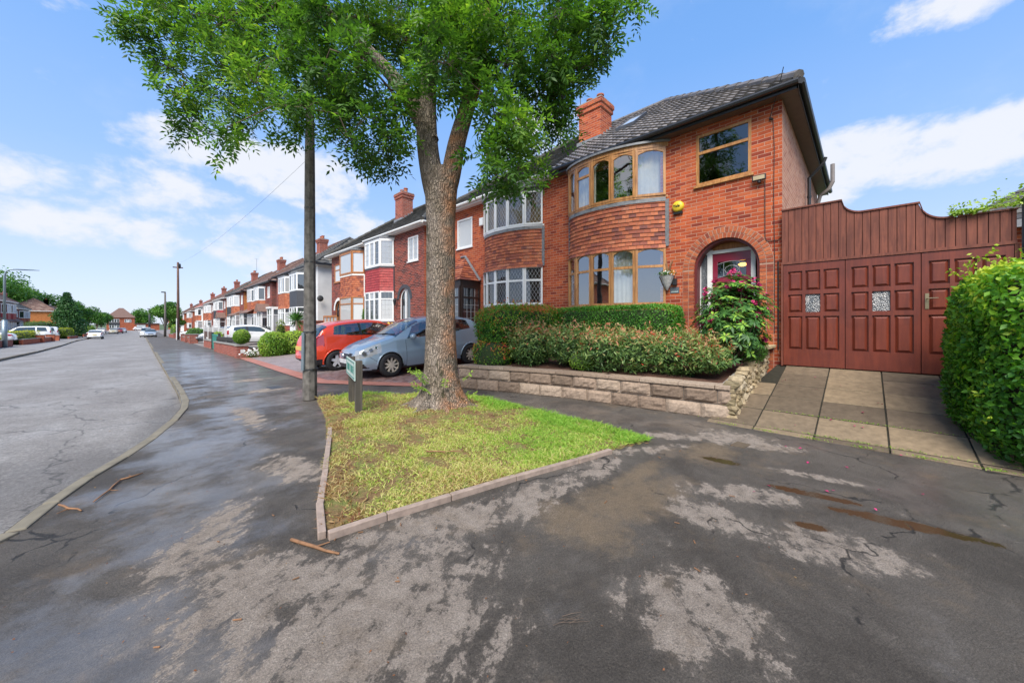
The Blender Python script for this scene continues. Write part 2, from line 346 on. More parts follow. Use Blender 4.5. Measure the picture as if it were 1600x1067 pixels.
    ro = t.m('MULTIPLY', ro, t.m('SUBTRACT', 1.0, t.m('MULTIPLY', pm, .9)))
    bs = t.m('MULTIPLY', t.m('SUBTRACT', 1.0, t.m('MULTIPLY', fm, .6)), t.m('SUBTRACT', 1.0, t.m('MULTIPLY', pm, .98)))
    h = t.m('ADD', t.m('MULTIPLY', grit, 1.0), t.m('MULTIPLY', g2, .8))
    bn = t.n('ShaderNodeBump', {'Height': t.m('ADD', h, t.m('MULTIPLY', t.noise(60, 5, P, .75), 2.2)), 'Distance': .007, 'Strength': bs}).outputs[0]
    bn = t.bump(t.m('SUBTRACT', 1.0, cr), .6, .01, bn)
    finish(t, color=c, rough=ro, normal=bn, spec=t.m('ADD', .2, t.m('MULTIPLY', fm, .4)), coat=t.m('MULTIPLY', t.m('MAXIMUM', fm, pm), .6), coat_rough=.16); M['footway_asphalt'] = m
asphalt_mat()
def road_mat():
    m, t = new_mat('road_asphalt'); P = t.pos(); s = t.sep(P)
    st = t.noise(.8, 9, t.scl(P, (1.0, .6, 1)), .72, .3); fine = t.noise(9, 7, P, .7); grit = t.noise(300, 3, P, .7); g2 = t.noise(110, 3, P, .7)
    c = t.mix(t.step(st, .32, .66), (.19, .172, .155), (.27, .25, .228))
    dk = t.step(t.m('ADD', blobs(t, s, [(-.5, 5.6, 1.4, 1.2, 20), (.25, 7.5, .3, 3.5, -6)]), t.m('MULTIPLY', t.m('SUBTRACT', fine, .5), 4.5)), -.6, 1.4)
    c = t.mix(t.m('MULTIPLY', dk, .6), c, (.07, .062, .056))
    c = t.mix(1.0, c, t.ramp(grit, [(.3, .6), (.5, 1.0), (.72, 1.5)]), 'MULTIPLY')
    c = t.mix(1.0, c, t.ramp(t.noise(38, 8, P, .85), [(.34, .5), (.5, 1.0), (.64, 1.6)]), 'MULTIPLY')
    c = t.mix(.6, c, t.ramp(fine, [(.3, .65), (.7, 1.3)]), 'MULTIPLY')
    vo = t.n('ShaderNodeTexVoronoi', {'Vector': t.n('ShaderNodeVectorMath', {0: P, 1: t.scl(t.n('ShaderNodeTexNoise', {'Vector': P, 'Scale': 2.0, 'Detail': 5.0}).outputs[1], (.7, .7, 0))}, operation='ADD').outputs[0], 'Scale': .35}, feature='DISTANCE_TO_EDGE').outputs[0]
    c = t.mix(t.m('MULTIPLY', t.step(vo, .006, .001), .6), c, (.04, .038, .036))
    w = t.step(st, .48, .7)
    h = t.m('ADD', t.m('ADD', grit, t.m('MULTIPLY', g2, .8)), 0.0)
    finish(t, color=c, rough=t.m('SUBTRACT', .72, t.m('MULTIPLY', w, .18)), normal=t.bump(h, .8, .005), spec=.32); M['road_asphalt'] = m
road_mat()
def verge_mat():
    m, t = new_mat('verge_soil'); P = t.pos()
    n = t.noise(5, 7, P, .65); f = t.noise(60, 5, P, .7)
    c = t.ramp(n, [(.3, (.11, .06, .03)), (.45, (.24, .15, .07)), (.6, (.2, .2, .06)), (.75, (.14, .22, .04))])
    c = t.mix(.8, c, t.ramp(f, [(.3, .5), (.7, 1.4)]), 'MULTIPLY')
    finish(t, color=c, rough=.95, normal=t.bump(f, 1, .02), spec=.2); M['verge_soil'] = m
    m, t = new_mat('grass_ground'); P = t.pos()
    n = t.noise(.3, 7, P, .65)
    finish(t, color=t.ramp(n, [(.3, (.05, .07, .03)), (.7, (.09, .13, .04))]), rough=.95); M['grass_ground'] = m
    m, t = new_mat('block_paving'); P = t.pos(); s = t.sep(P)
    b = t.n('ShaderNodeTexBrick', {'Vector': t.comb(t.m('ADD', s[0], s[1]), t.m('SUBTRACT', s[1], s[0])), 'Scale': 1.0, 'Color1': (0, 0, 0, 1), 'Color2': (1, 1, 1, 1), 'Mortar Size': .006, 'Mortar Smooth': .2, 'Brick Width': .21, 'Row Height': .105})
    rnd = t.sep(b.outputs['Color'])[0]
    c = t.ramp(rnd, [(0, (.16, .085, .07)), (.4, (.25, .14, .12)), (.7, (.3, .19, .17)), (1, (.24, .17, .16))])
    c = t.mix(t.m('MULTIPLY', t.step(s[1], 10.4, 11.8), .6), c, (.36, .32, .31))
    c = t.mix(.6, c, t.ramp(t.noise(1.6, 6, P, .6), [(.3, .6), (.7, 1.2)]), 'MULTIPLY')
    c = t.mix(b.outputs['Fac'], c, (.07, .05, .04))
    finish(t, color=c, rough=.6, normal=t.bump(t.m('SUBTRACT', 1.0, b.outputs['Fac']), .5, .006)); M['block_paving'] = m
    m, t = new_mat('block_edging'); P = t.pos(); s = t.sep(P)
    b = t.n('ShaderNodeTexBrick', {'Vector': t.comb(t.m('ADD', s[0], s[1]), s[0]), 'Scale': 1.0, 'Color1': (0, 0, 0, 1), 'Color2': (1, 1, 1, 1), 'Mortar Size': .008, 'Brick Width': .105, 'Row Height': 5.0})
    c = t.ramp(t.sep(b.outputs['Color'])[0], [(0, (.36, .13, .09)), (1, (.5, .22, .16))])
    c = t.mix(b.outputs['Fac'], c, (.12, .07, .05))
    finish(t, color=t.mix(.4, c, t.ramp(t.noise(6, 5, P), [(.3, .6), (.7, 1.2)]), 'MULTIPLY'), rough=.7); M['block_edging'] = m
verge_mat()

# ------------------------------------------------------------------ helpers
RNG = random.Random(7); NR = np.random.default_rng(11)
def add(o, parent=None):
    COL.objects.link(o)
    if parent is not None: o.parent = parent
    return o
def tag(o, label=None, cat=None, group=None, kind=None):
    if label: o['label'] = label
    if cat: o['category'] = cat
    if group: o['group'] = group
    if kind: o['kind'] = kind
    return o
def thing(name, label, cat, loc=(0, 0, 0), rz=0, group=None):
    o = bpy.data.objects.new(name, None); o.empty_display_size = .2; add(o)
    o.location = loc; o.rotation_euler = (0, 0, rz); return tag(o, label, cat, group)
def copy_tree(o, parent=None):
    c = o.copy(); COL.objects.link(c)
    if parent is not None: c.parent = parent
    for ch in [q for q in o.children]: copy_tree(ch, c)
    return c
class MB:
    def __init__(s): s.v = []; s.f = []; s.t = []; s.tint = 0.0
    def face(s, pts):
        b = len(s.v); s.v.extend(pts); s.f.append(tuple(range(b, b+len(pts)))); s.t.append(s.tint)
    def hexa(s, p):            # 8 points: bottom 4 (ccw), top 4
        b = len(s.v); s.v.extend(p)
        for q in ((3, 2, 1, 0), (4, 5, 6, 7), (0, 1, 5, 4), (1, 2, 6, 5), (2, 3, 7, 6), (3, 0, 4, 7)):
            s.f.append(tuple(b+i for i in q)); s.t.append(s.tint)
    def box(s, x0, x1, y0, y1, z0, z1):
        s.hexa([(x0, y0, z0), (x1, y0, z0), (x1, y1, z0), (x0, y1, z0), (x0, y0, z1), (x1, y0, z1), (x1, y1, z1), (x0, y1, z1)])
    def tube(s, pts, r, n=8, cap=True):
        pts = [Vector(p) for p in pts]; rs = r if isinstance(r, (list, tuple)) else [r]*len(pts)
        rings = []; up = None
        for i, p in enumerate(pts):
            d = (pts[min(i+1, len(pts)-1)]-pts[max(i-1, 0)])
            d = d.normalized() if d.length > 1e-6 else Vector((0, 0, 1))
            if up is None: a = d.orthogonal().normalized()
            else:
                a = up - d*up.dot(d); a = a.normalized() if a.length > 1e-5 else d.orthogonal().normalized()
            up = a; b2 = d.cross(a); b = len(s.v)
            for k in range(n):
                an = 2*math.pi*k/n; s.v.append(tuple(p + (a*math.cos(an)+b2*math.sin(an))*rs[i]))
            rings.append(b)
        for a0, b0 in zip(rings, rings[1:]):
            for k in range(n):
                s.f.append((a0+k, a0+(k+1) % n, b0+(k+1) % n, b0+k)); s.t.append(s.tint)
        if cap:
            s.f.append(tuple(rings[0]+k for k in reversed(range(n)))); s.t.append(s.tint)
            s.f.append(tuple(rings[-1]+k for k in range(n))); s.t.append(s.tint)
    def lathe(s, prof, c, axis='z', n=24):      # prof: (radius, height)
        rings = []
        for r, h in prof:
            b = len(s.v)
            for k in range(n):
                a = 2*math.pi*k/n; u, w = r*math.cos(a), r*math.sin(a)
                s.v.append((c[0]+u, c[1]+w, c[2]+h) if axis == 'z' else ((c[0]+u, c[1]+h, c[2]+w) if axis == 'y' else (c[0]+h, c[1]+u, c[2]+w)))
            rings.append(b)
        for a0, b0 in zip(rings, rings[1:]):
            for k in range(n):
                s.f.append((a0+k, a0+(k+1) % n, b0+(k+1) % n, b0+k)); s.t.append(s.tint)
    def map(s, fn): s.v = [fn(*p) for p in s.v]; return s
    def build(s, name, mat, parent=None, smooth=False, bevel=0):
        me = bpy.data.meshes.new(name); me.from_pydata([tuple(map(float, p)) for p in s.v], [], s.f); me.validate()
        if len(me.polygons) == len(s.t) and any(s.t):
            at = me.attributes.new('tint', 'FLOAT', 'FACE'); at.data.foreach_set('value', s.t)
        me.materials.append(M[mat] if isinstance(mat, str) else mat)
        if smooth: me.shade_smooth()
        o = add(bpy.data.objects.new(name, me), parent)
        if bevel:
            b = o.modifiers.new('b', 'BEVEL'); b.width = bevel; b.segments = 2; b.limit_method = 'ANGLE'
        return o
def np_mesh(name, V, F, tint, mat, parent=None, smooth=False):
    me = bpy.data.meshes.new(name); V = np.asarray(V, np.float32); F = np.asarray(F, np.int32)
    me.vertices.add(len(V)); me.vertices.foreach_set('co', V.ravel())
    k = F.shape[1]; me.loops.add(F.size); me.loops.foreach_set('vertex_index', F.ravel())
    me.polygons.add(len(F)); me.polygons.foreach_set('loop_start', np.arange(0, F.size, k, dtype=np.int32))
    me.update(calc_edges=True)
    if tint is not None:
        at = me.attributes.new('tint', 'FLOAT', 'FACE'); at.data.foreach_set('value', np.asarray(tint, np.float32))
    me.materials.append(M[mat])
    if smooth: me.shade_smooth()
    return add(bpy.data.objects.new(name, me), parent)
def nrm(a): return a/np.maximum(np.linalg.norm(a, axis=-1, keepdims=True), 1e-9)
def lowf(P, f=2.0, seed=0):       # smooth low-frequency noise in about -1..1
    r = np.random.default_rng(seed); s = np.zeros(len(P))
    for i in range(7):
        k = nrm(r.normal(size=3))*f*(.6+r.random()*1.4); s += np.sin(P@k+r.random()*6.28)
    return s/3.0
def leaves(name, P, N, size, asp, tint, mat, parent=None, spread=.6, droop=0.0, along=None):
    """leaf blades: P base points, N facing directions, size lengths"""
    n = len(P); N = nrm(N+NR.normal(size=(n, 3))*spread)
    T = along if along is not None else NR.normal(size=(n, 3))
    T = nrm(T - N*(T*N).sum(1, keepdims=True)); T = nrm(T+np.array([0, 0, -droop])); B = nrm(np.cross(N, T))
    L = (size*(.7+.6*NR.random(n)))[:, None]; W = L*asp*.5; N2 = np.cross(T, B)
    v = np.stack([P, P+T*L*.45+B*W+N2*W*.35, P+T*L, P+T*L*.45-B*W+N2*W*.35], 1).reshape(-1, 3)
    i = np.arange(n)[:, None]*4
    F = np.concatenate([i+[0, 1, 2], i+[0, 2, 3]], 1).reshape(-1, 3)
    return np_mesh(name, v, F, np.repeat(np.clip(tint, 0.001, 1), 2), mat, parent)

# ------------------------------------------------------------------ terrain
def gz(y):
    return -0.013*(min(max(y, 5), 110)-5)
KERB = [(-9.0, .35), (-6.0, .9), (-3.6, 1.7), (-2.0, 2.6), (-1.1, 3.45), (-.64, 4.11), (-.54, 4.54), (-.39, 5.04), (-.18, 5.59), (.04, 6.28), (.29, 7.28), (.47, 8.26), (.55, 9.15), (.58, 11), (.59, 15), (.6, 23.6), (.62, 35), (.66, 50), (.7, 70), (.74, 86), (.8, 110), (.8, 198)]
KERBL = [(-4.6, -60), (-4.6, 18), (-4.65, 30), (-4.65, 38), (-4.9, 50), (-5.9, 76), (-6.1, 99), (-6.1, 120), (-6.1, 198)]
EDGE = [(6.4, -25), (5.9, -5), (5.6, -1.5), (5.62, .05), (5.95, 1.32), (5.72, 3.0), (5.6, 3.95), (5.27, 5.16), (4.86, 6.35), (4.4, 7.1), (3.6, 8.4), (2.95, 9.6), (3.0, 13), (3.1, 18), (3.15, 21), (3.4, 29), (3.4, 38), (3.7, 56), (3.8, 80), (4.0, 110), (4.2, 198)]
def strip(mb, A, B, dza=0.0, dzb=0.0):   # sheet between two polylines sampled by shared y
    for (a0, a1), (b0, b1) in zip(zip(A, A[1:]), zip(B, B[1:])):
        mb.face([(a0[0], a0[1], gz(a0[1])+dza), (b0[0], b0[1], gz(b0[1])+dzb), (b1[0], b1[1], gz(b1[1])+dzb), (a1[0], a1[1], gz(a1[1])+dza)])
def xs_at(L, y):
    for p, q in zip(L, L[1:]):
        if p[1] <= y <= q[1] and q[1] > p[1]: return p[0]+(q[0]-p[0])*(y-p[1])/(q[1]-p[1])
    return L[-1][0] if y > L[-1][1] else L[0][0]
def resample(L, ys): return [(xs_at(L, y), y) for y in ys]
YS = [4.11, 4.54, 5.04, 5.59, 6.28, 7.28, 8.26, 9.15, 11, 13, 15, 18, 21, 23.6, 29, 35, 38, 50, 56, 70, 80, 86, 99, 110, 130, 160, 198]
def setting():
    # base ground: one sheet to the horizon
    mb = MB(); ys = [-900, -100, -10, 5, 30, 60, 110, 250, 1200]
    for y0, y1 in zip(ys, ys[1:]): mb.face([(-1200, y0, gz(y0)-.16), (1200, y0, gz(y0)-.16), (1200, y1, gz(y1)-.16), (-1200, y1, gz(y1)-.16)])
    tag(mb.build('ground', 'grass_ground'), kind='structure')
    # road
    mb = MB(); K2 = KERB
    for (a0, a1) in zip(K2, K2[1:]):
        mb.face([(-4.7 if a0[1] < 30 else xs_at(KERBL, a0[1]), a0[1], gz(a0[1])-.10), (a0[0], a0[1], gz(a0[1])-.10), (a1[0], a1[1], gz(a1[1])-.10), (-4.7 if a1[1] < 30 else xs_at(KERBL, a1[1]), a1[1], gz(a1[1])-.10)] if a0[0] > -4.6 else
                [(-9, a0[1]-.01, -.10), (a0[0], a0[1], -.10), (a1[0], a1[1], -.10), (-9, a1[1], -.10)])
    tag(mb.build('road', 'road_asphalt'), kind='structure')
    mb = MB(); mb.face([(-60, 198, gz(198)-.10), (60, 198, gz(198)-.10), (60, 206, gz(206)-.10), (-60, 206, gz(206)-.10)]); tag(mb.build('road_at_junction', 'road_asphalt'), kind='structure')
    # near footway (one sheet, rounded corner)
    mb = MB()
    E = EDGE; near = [p for p in KERB if p[1] <= 4.12]
    ring = [(-9, -25)] + near + [(xs_at(E, 4.11), 4.11)] + [p for p in reversed(E) if p[1] < 4.1]
    mb.face([(x, y, 0) for x, y in ring])
    ys = [4.11] + [y for y in YS if y > 4.2] + [5.16, 6.35, 7.1, 8.4, 9.6]; ys = sorted(set(ys)); ys[0] = 4.11
    strip(mb, resample(KERB, ys), resample(EDGE, ys))
    tag(mb.build('footway', 'footway_asphalt'), kind='structure')
    # far-side footway
    mb = MB(); ys = [-60, 18, 30, 38, 50, 76, 99, 120, 198]
    strip(mb, [(-7.9, y) for y in ys], resample(KERBL, ys)); tag(mb.build('footway_across', 'road_asphalt'), kind='structure')
    # kerb stones, both sides
    def kerb(name, L, side, w=.11, h=.012, low=()):
        mb = MB(); r = random.Random(3); acc = 0
        for (x0, y0), (x1, y1) in zip(L, L[1:]):
            ln = math.hypot(x1-x0, y1-y0); n = max(1, round(ln/.9)) if y0 < 60 else max(1, round(ln/6)); nx, ny = (y1-y0)/ln*side, -(x1-x0)/ln*side
            for k in range(n):
                a, b = k/n, (k+1)/n-.006/ln*1.5; j = r.uniform(-.006, .006)
                pa = (x0+(x1-x0)*a, y0+(y1-y0)*a); pb = (x0+(x1-x0)*b, y0+(y1-y0)*b); za, zb = gz(pa[1]), gz(pb[1])
                hh = h+j
                for lo, hi in low:
                    if lo < pa[1] < hi: hh = -.065
                o0 = j*1.2
                mb.hexa([(pa[0]+nx*o0, pa[1]+ny*o0, za-.14), (pb[0]+nx*o0, pb[1]+ny*o0, zb-.14), (pb[0]+nx*w, pb[1]+ny*w, zb-.14), (pa[0]+nx*w, pa[1]+ny*w, za-.14),
                         (pa[0]+nx*(o0+.012), pa[1]+ny*o0, za+hh), (pb[0]+nx*(o0+.012), pb[1]+ny*o0, zb+hh), (pb[0]+nx*w, pb[1]+ny*w, zb+hh+.002), (pa[0]+nx*w, pa[1]+ny*w, za+hh+.002)])
        o = mb.build(name, 'kerb_stone', bevel=.012); tag(o, kind='structure')
    L = KERB[3:]
    kerb('kerb', L, 1, low=((13, 20), (30, 36), (52, 58)))
    kerb('kerb_across', KERBL, -1, low=((38, 42), (52, 60), (70, 74)))
    # dropped slab path across verge line, drain cover and iron cover
    for nm, (x, y, a, w, l, mt) in {'drain_cover': (4.82, 1.02, -8, .2, .14, 'slab'), 'inspection_cover': (2.15, 9.6, 0, .26, .4, 'steel_dark')}.items():
        mb = MB(); mb.box(-w/2, w/2, -l/2, l/2, -.02, .006); o = mb.build(nm, mt); o.location = (x, y, gz(y)); o.rotation_euler = (0, 0, R(a))
        tag(o, 'small square concrete cover set in the footway at the driveway foot' if nm[0] == 'd' else 'iron inspection cover in the footway before the block paved drive', 'cover')
    # block-paved drive of the neighbours
    mb = MB(); ed = [(4.86, 6.35), (4.4, 7.1), (3.6, 8.4), (2.95, 9.6), (3.0, 13), (3.1, 18), (3.15, 20.2)]
    zf = lambda x, y: gz(y)+.012+max(0, x-xs_at(EDGE, y))*.055
    mb2 = MB()
    for (x0, y0), (x1, y1) in zip(ed, ed[1:]):
        w = .34
        mb2.face([(x0, y0, zf(x0, y0)+.003), (x0+w, y0+.1, zf(x0+w, y0)+.003), (x1+w, y1+.1, zf(x1+w, y1)+.003), (x1, y1, zf(x1, y1)+.003)])
        mb.face([(x0, y0, zf(x0, y0)-.002), (8.6, y0, zf(8.6, y0)-.002), (8.6, y1, zf(8.6, y1)-.002), (x1, y1, zf(x1, y1)-.002)])
    mb2.face([(3.3, 19.9, zf(3.3, 19.9)+.004), (8.6, 19.9, zf(8.6, 19.9)+.004), (8.6, 20.2, zf(8.6, 20.2)+.004), (3.3, 20.2, zf(3.3, 20.2)+.004)])
    tag(mb.build('block_paved_drive', 'block_paving'), kind='structure'); tag(mb2.build('block_paved_border', 'block_edging'), kind='structure')
    # gardens and drives further along (right side), plain paving
    mb = MB(); ys = [20.3, 29, 38, 50, 56, 70, 80, 99, 110, 150, 198]
    A = resample(EDGE, ys)
    for (x0, y0), (x1, y1) in zip(A, A[1:]): mb.face([(x0, y0, gz(y0)+.006), (9, y0, gz(y0)+.3), (9, y1, gz(y1)+.3), (x1, y1, gz(y1)+.006)])
    tag(mb.build('front_drives', 'paving_far'), kind='structure')
    mb = MB(); ys = [10, 38, 50, 76, 99, 120, 198]
    for y0, y1 in zip(ys, ys[1:]): mb.face([(-16, y0, gz(y0)+.25), (-7.9, y0, gz(y0)+.004), (-7.9, y1, gz(y1)+.004), (-16, y1, gz(y1)+.25)])
    tag(mb.build('front_drives_across', 'paving_far'), kind='structure')
    # main drive slabs rising to the gates
    mb = MB(); r = random.Random(5); x0, x1, z1 = 5.62, 8.55, .60
    rows = [x0, 5.78, 6.36, 6.93, 7.5, 8.07, 8.55]; colsy = [1.62, 1.06, .44, -.2, -.82, -1.42, -2.02, -2.62]
    zz = lambda x: .006+z1*(max(0, (x-5.70))/(x1-5.70))**1.0
    for i, (a, b) in enumerate(zip(rows, rows[1:])):
        for j, (c, d) in enumerate(zip(colsy, colsy[1:])):
            off = .0
            if j == 0 and i > 3: continue
            g = .008; mb.tint = .02+.98*r.random(); k = r.uniform(-.003, .004); k2 = r.uniform(-.003, .004); sk = -.045*(d-.4)*0
            aa, bb = a+g*3.0, b-g*3.0
            sh = lambda y: -.10*(y < 0)*min(1.5, -y)*(i == 0)*0
            mb.hexa([(aa, c-g, zz(a)-.06), (bb, c-g, zz(b)-.06), (bb, d+g, zz(b)-.06), (aa, d+g, zz(a)-.06),
                     (aa, c-g, zz(a)+k), (bb, c-g, zz(b)+k), (bb, d+g, zz(b)+k2), (aa, d+g, zz(a)+k2)][0:8])
    o = mb.build('driveway_slabs', 'slab', bevel=.006); tag(o, kind='structure')
    mb = MB(); mb.face([(x0, 1.66, -.006), (x0, -2.8, -.006), (5.70, -2.8, -.006), (5.70, 1.6, -.006)]); mb.face([(5.70, 1.6, -.006), (5.70, -2.8, -.006), (8.6, -2.8, z1+.004), (8.6, 1.2, z1+.004)]); tag(mb.build('driveway_bed', 'joint_soil'), kind='structure')
tint_mat('kerb_stone', [(0, (.19, .165, .12)), (1, (.19, .165, .12))], .9, 5, .8)
plain('joint_soil', (.025, .022, .012), .95, var=.5, scale=20)
plain('paving_far', (.22, .19, .17), .8, var=.3, scale=1.5)
setting()

# ------------------------------------------------------------------ verge with grass
VER = [(.84, 2.58), (.95, 2.95), (1.19, 3.61), (1.55, 4.55), (1.9, 5.62), (2.30, 7.28), (3.01, 7.15), (3.73, 6.22), (4.21, 5.06), (4.30, 4.15), (4.36, 3.15), (4.36, 2.44), (4.23, 1.82), (3.66, 1.98), (3.07, 2.10), (2.34, 2.27), (1.72, 2.41), (1.23, 2.49)]
def inside(P, poly):
    x, y = P[:, 0], P[:, 1]; c = np.zeros(len(P), bool)
    for (x0, y0), (x1, y1) in zip(poly, poly[1:]+poly[:1]):
        k = ((y0 > y) != (y1 > y)) & (x < (x1-x0)*(y-y0)/(y1-y0+1e-12)+x0); c ^= k
    return c
TREE = np.array([3.41, 4.91])
def vz(x, y):   # gentle mound towards the tree
    d = np.hypot(x-TREE[0], y-TREE[1]); return .02+.10*np.exp(-(d/1.1)**2)+.012*np.sin(x*5+1)*np.sin(y*4.3)
def verge():
    n = 90; xs = np.linspace(.8, 4.45, n); ys = np.linspace(1.75, 7.35, int(n*1.5)); X, Y = np.meshgrid(xs, ys)
    P = np.stack([X.ravel(), Y.ravel()], 1); ins = inside(P, VER).reshape(X.shape)
    Z = vz(X, Y)+np.random.default_rng(2).normal(size=X.shape)*.006
    Z = np.where(ins, Z, -.05)
    V = np.stack([X, Y, Z], -1).reshape(-1, 3); H, W = X.shape; F = []
    for i in range(H-1):
        for j in range(W-1):
            if ins[i, j] or ins[i+1, j] or ins[i, j+1] or ins[i+1, j+1]: a = i*W+j; F.append((a, a+1, a+W+1, a+W))
    tag(np_mesh('verge_soil', V, F, None, 'verge_soil', smooth=True), kind='structure')
    # grass blades
    N = 230000; r = np.random.default_rng(4)
    P = np.stack([r.uniform(.8, 4.45, N), r.uniform(1.75, 7.35, N)], 1); P = P[inside(P, VER)]
    P3 = np.concatenate([P, np.zeros((len(P), 1))], 1)
    dens = .55+.45*lowf(P3, 5, 1)+.3*lowf(P3, 14, 2)
    dt = np.hypot(P[:, 0]-TREE[0], P[:, 1]-TREE[1])
    left = P[:, 0]-(.84+(P[:, 1]-2.58)*.31)          # distance from the kerb-side edge
    green = np.clip((P[:, 0]-1.7)/2.9, 0, 1)+.38*lowf(P3, 3, 5)
    dens -= 1.1*np.exp(-(dt/.85)**2); dens -= .35*(left < .35)
    dens -= .5*np.exp(-(((P[:, 0]-2.5)/.6)**2+((P[:, 1]-5.7)/.6)**2)); dens += .5*(green > .8)
    k = (r.random(len(P)) < np.clip(dens, .04, 1)); P = P[k]; P3 = P3[k]; green = green[k]; left = left[k]; dt = dt[k]
    t = np.clip(.42+.40*green+.16*r.normal(size=len(P))-.28*(left < .3)-.25*np.exp(-(dt/1.1)**2), .02, 1)
    far_edge = (P[:, 0] > 3.9) | ((P[:, 1] > 6.6)); t = np.clip(t+.12*far_edge, 0.02, 1)
    h = (.024+.038*r.random(len(P)))*(1+.5*far_edge+.7*(lowf(P3, 9, 8) > .75))
    Z = vz(P[:, 0], P[:, 1])-.006; B = np.stack([P[:, 0], P[:, 1], Z], 1)
    D = nrm(np.stack([r.normal(size=len(P))*.75, r.normal(size=len(P))*.75, np.ones(len(P))*.8], 1))
    S = nrm(np.cross(D, r.normal(size=(len(P), 3))))*(.0022+.0022*r.random(len(P)))[:, None]
    mid = B+D*h[:, None]*.6; tip = B+D*h[:, None]+np.stack([D[:, 0], D[:, 1], -np.ones(len(P))*.3], 1)*h[:, None]*.4
    V = np.stack([B-S, B+S, mid+S*.8, mid-S*.8, tip], 1).reshape(-1, 3); i = np.arange(len(P))[:, None]*5
    F = np.concatenate([i+[0, 1, 2], i+[0, 2, 3], i+[3, 2, 4]], 1).reshape(-1, 3)
    tag(np_mesh('grass', V, F, np.repeat(t, 3), 'leaf_grass'), 'patchy yellow green grass on the verge around the ash tree', 'grass', kind='stuff')
    # straw and dead leaves
    N = 9000; P = np.stack([r.uniform(.8, 4.45, N), r.uniform(1.75, 7.35, N)], 1); P = P[inside(P, VER)]
    left = P[:, 0]-(.84+(P[:, 1]-2.58)*.31); dt = np.hypot(P[:, 0]-TREE[0], P[:, 1]-TREE[1])
    pr = .12+.6*(left < .45)+.6*np.exp(-(dt/1.0)**2)+.5*np.exp(-(((P[:, 0]-2.5)/.6)**2+((P[:, 1]-5.9)/.7)**2)); P = P[r.random(len(P)) < pr]
    B = np.stack([P[:, 0], P[:, 1], vz(P[:, 0], P[:, 1])+.012], 1)
    a = leaves('dead_leaves', B, np.tile([0, 0, 1.0], (len(B), 1)), .05, .22, r.random(len(B)), 'leaf_litter', spread=.35)
    tag(a, 'dead leaves and straw lying in the verge grass', 'leaf litter', kind='stuff')
    # timber-like concrete edging stones
    mb = MB()
    def run(L, w=.05, h=.05, seg=.92):
        for (x0, y0), (x1, y1) in zip(L, L[1:]):
            ln = math.hypot(x1-x0, y1-y0); n = max(1, round(ln/seg)); dx, dy = (x1-x0)/ln, (y1-y0)/ln; nx, ny = dy, -dx
            for k in range(n):
                a, b = k/n*ln, (k+1)/n*ln-.008; j = RNG.uniform(-.004, .004); hh = h+RNG.uniform(-.006, .006)
                q = [(x0+dx*a+nx*j, y0+dy*a+ny*j), (x0+dx*b+nx*j, y0+dy*b+ny*j), (x0+dx*b+nx*(j-w), y0+dy*b+ny*(j-w)), (x0+dx*a+nx*(j-w), y0+dy*a+ny*(j-w))]
                mb.tint = .5; mb.hexa([(*p, -.05) for p in q]+[(*p, hh) for p in q])
    run([(3.55, 1.99), (3.07, 2.09), (2.34, 2.26), (1.72, 2.38), (1.23, 2.475), (.85, 2.525)]); run([(1.72, 5.05), (1.55, 4.57), (1.19, 3.63), (.93, 2.97), (.80, 2.52)], h=.045)
    tag(mb.build('verge_edging', 'edging_stone', bevel=.006), kind='structure')
tint_mat('edging_stone', [(0, (.32, .24, .19)), (1, (.32, .24, .19))], .85, 14, .6)
verge()

# ------------------------------------------------------------------ house building kit
class Fac:
    """house frame: u along the front away from the party wall, d out towards the street, z up"""
    def __init__(s, X, Y, sg, base, fx=1): s.a = (X, Y, sg, base, fx)
    def __call__(s, u, d, z): X, Y, sg, b, fx = s.a; return (X-fx*d, Y+sg*u, b+z)
def between(mb, p0, p1, t0, t1, n0, n1, z0, z1):     # box along p0->p1 in (u,d) plan
    dx, dy = p1[0]-p0[0], p1[1]-p0[1]; L = math.hypot(dx, dy); dx /= L; dy /= L; nx, ny = -dy, dx
    if t1 is None: t1 = L
    if t1 < 0: t1 = L+t1
    q = [(p0[0]+dx*t+nx*n, p0[1]+dy*t+ny*n) for t, n in ((t0, n0), (t1, n0), (t1, n1), (t0, n1))]
    mb.hexa([(*p, z0) for p in q]+[(*p, z1) for p in q])
def sheet(mb, p0, p1, t0, t1, n, z0, z1):
    dx, dy = p1[0]-p0[0], p1[1]-p0[1]; L = math.hypot(dx, dy); dx /= L; dy /= L; nx, ny = -dy, dx
    if t1 < 0: t1 = L+t1
    a = (p0[0]+dx*t0+nx*n, p0[1]+dy*t0+ny*n); b = (p0[0]+dx*t1+nx*n, p0[1]+dy*t1+ny*n)
    mb.face([(*a, z0), (*b, z0), (*b, z1), (*a, z1)])
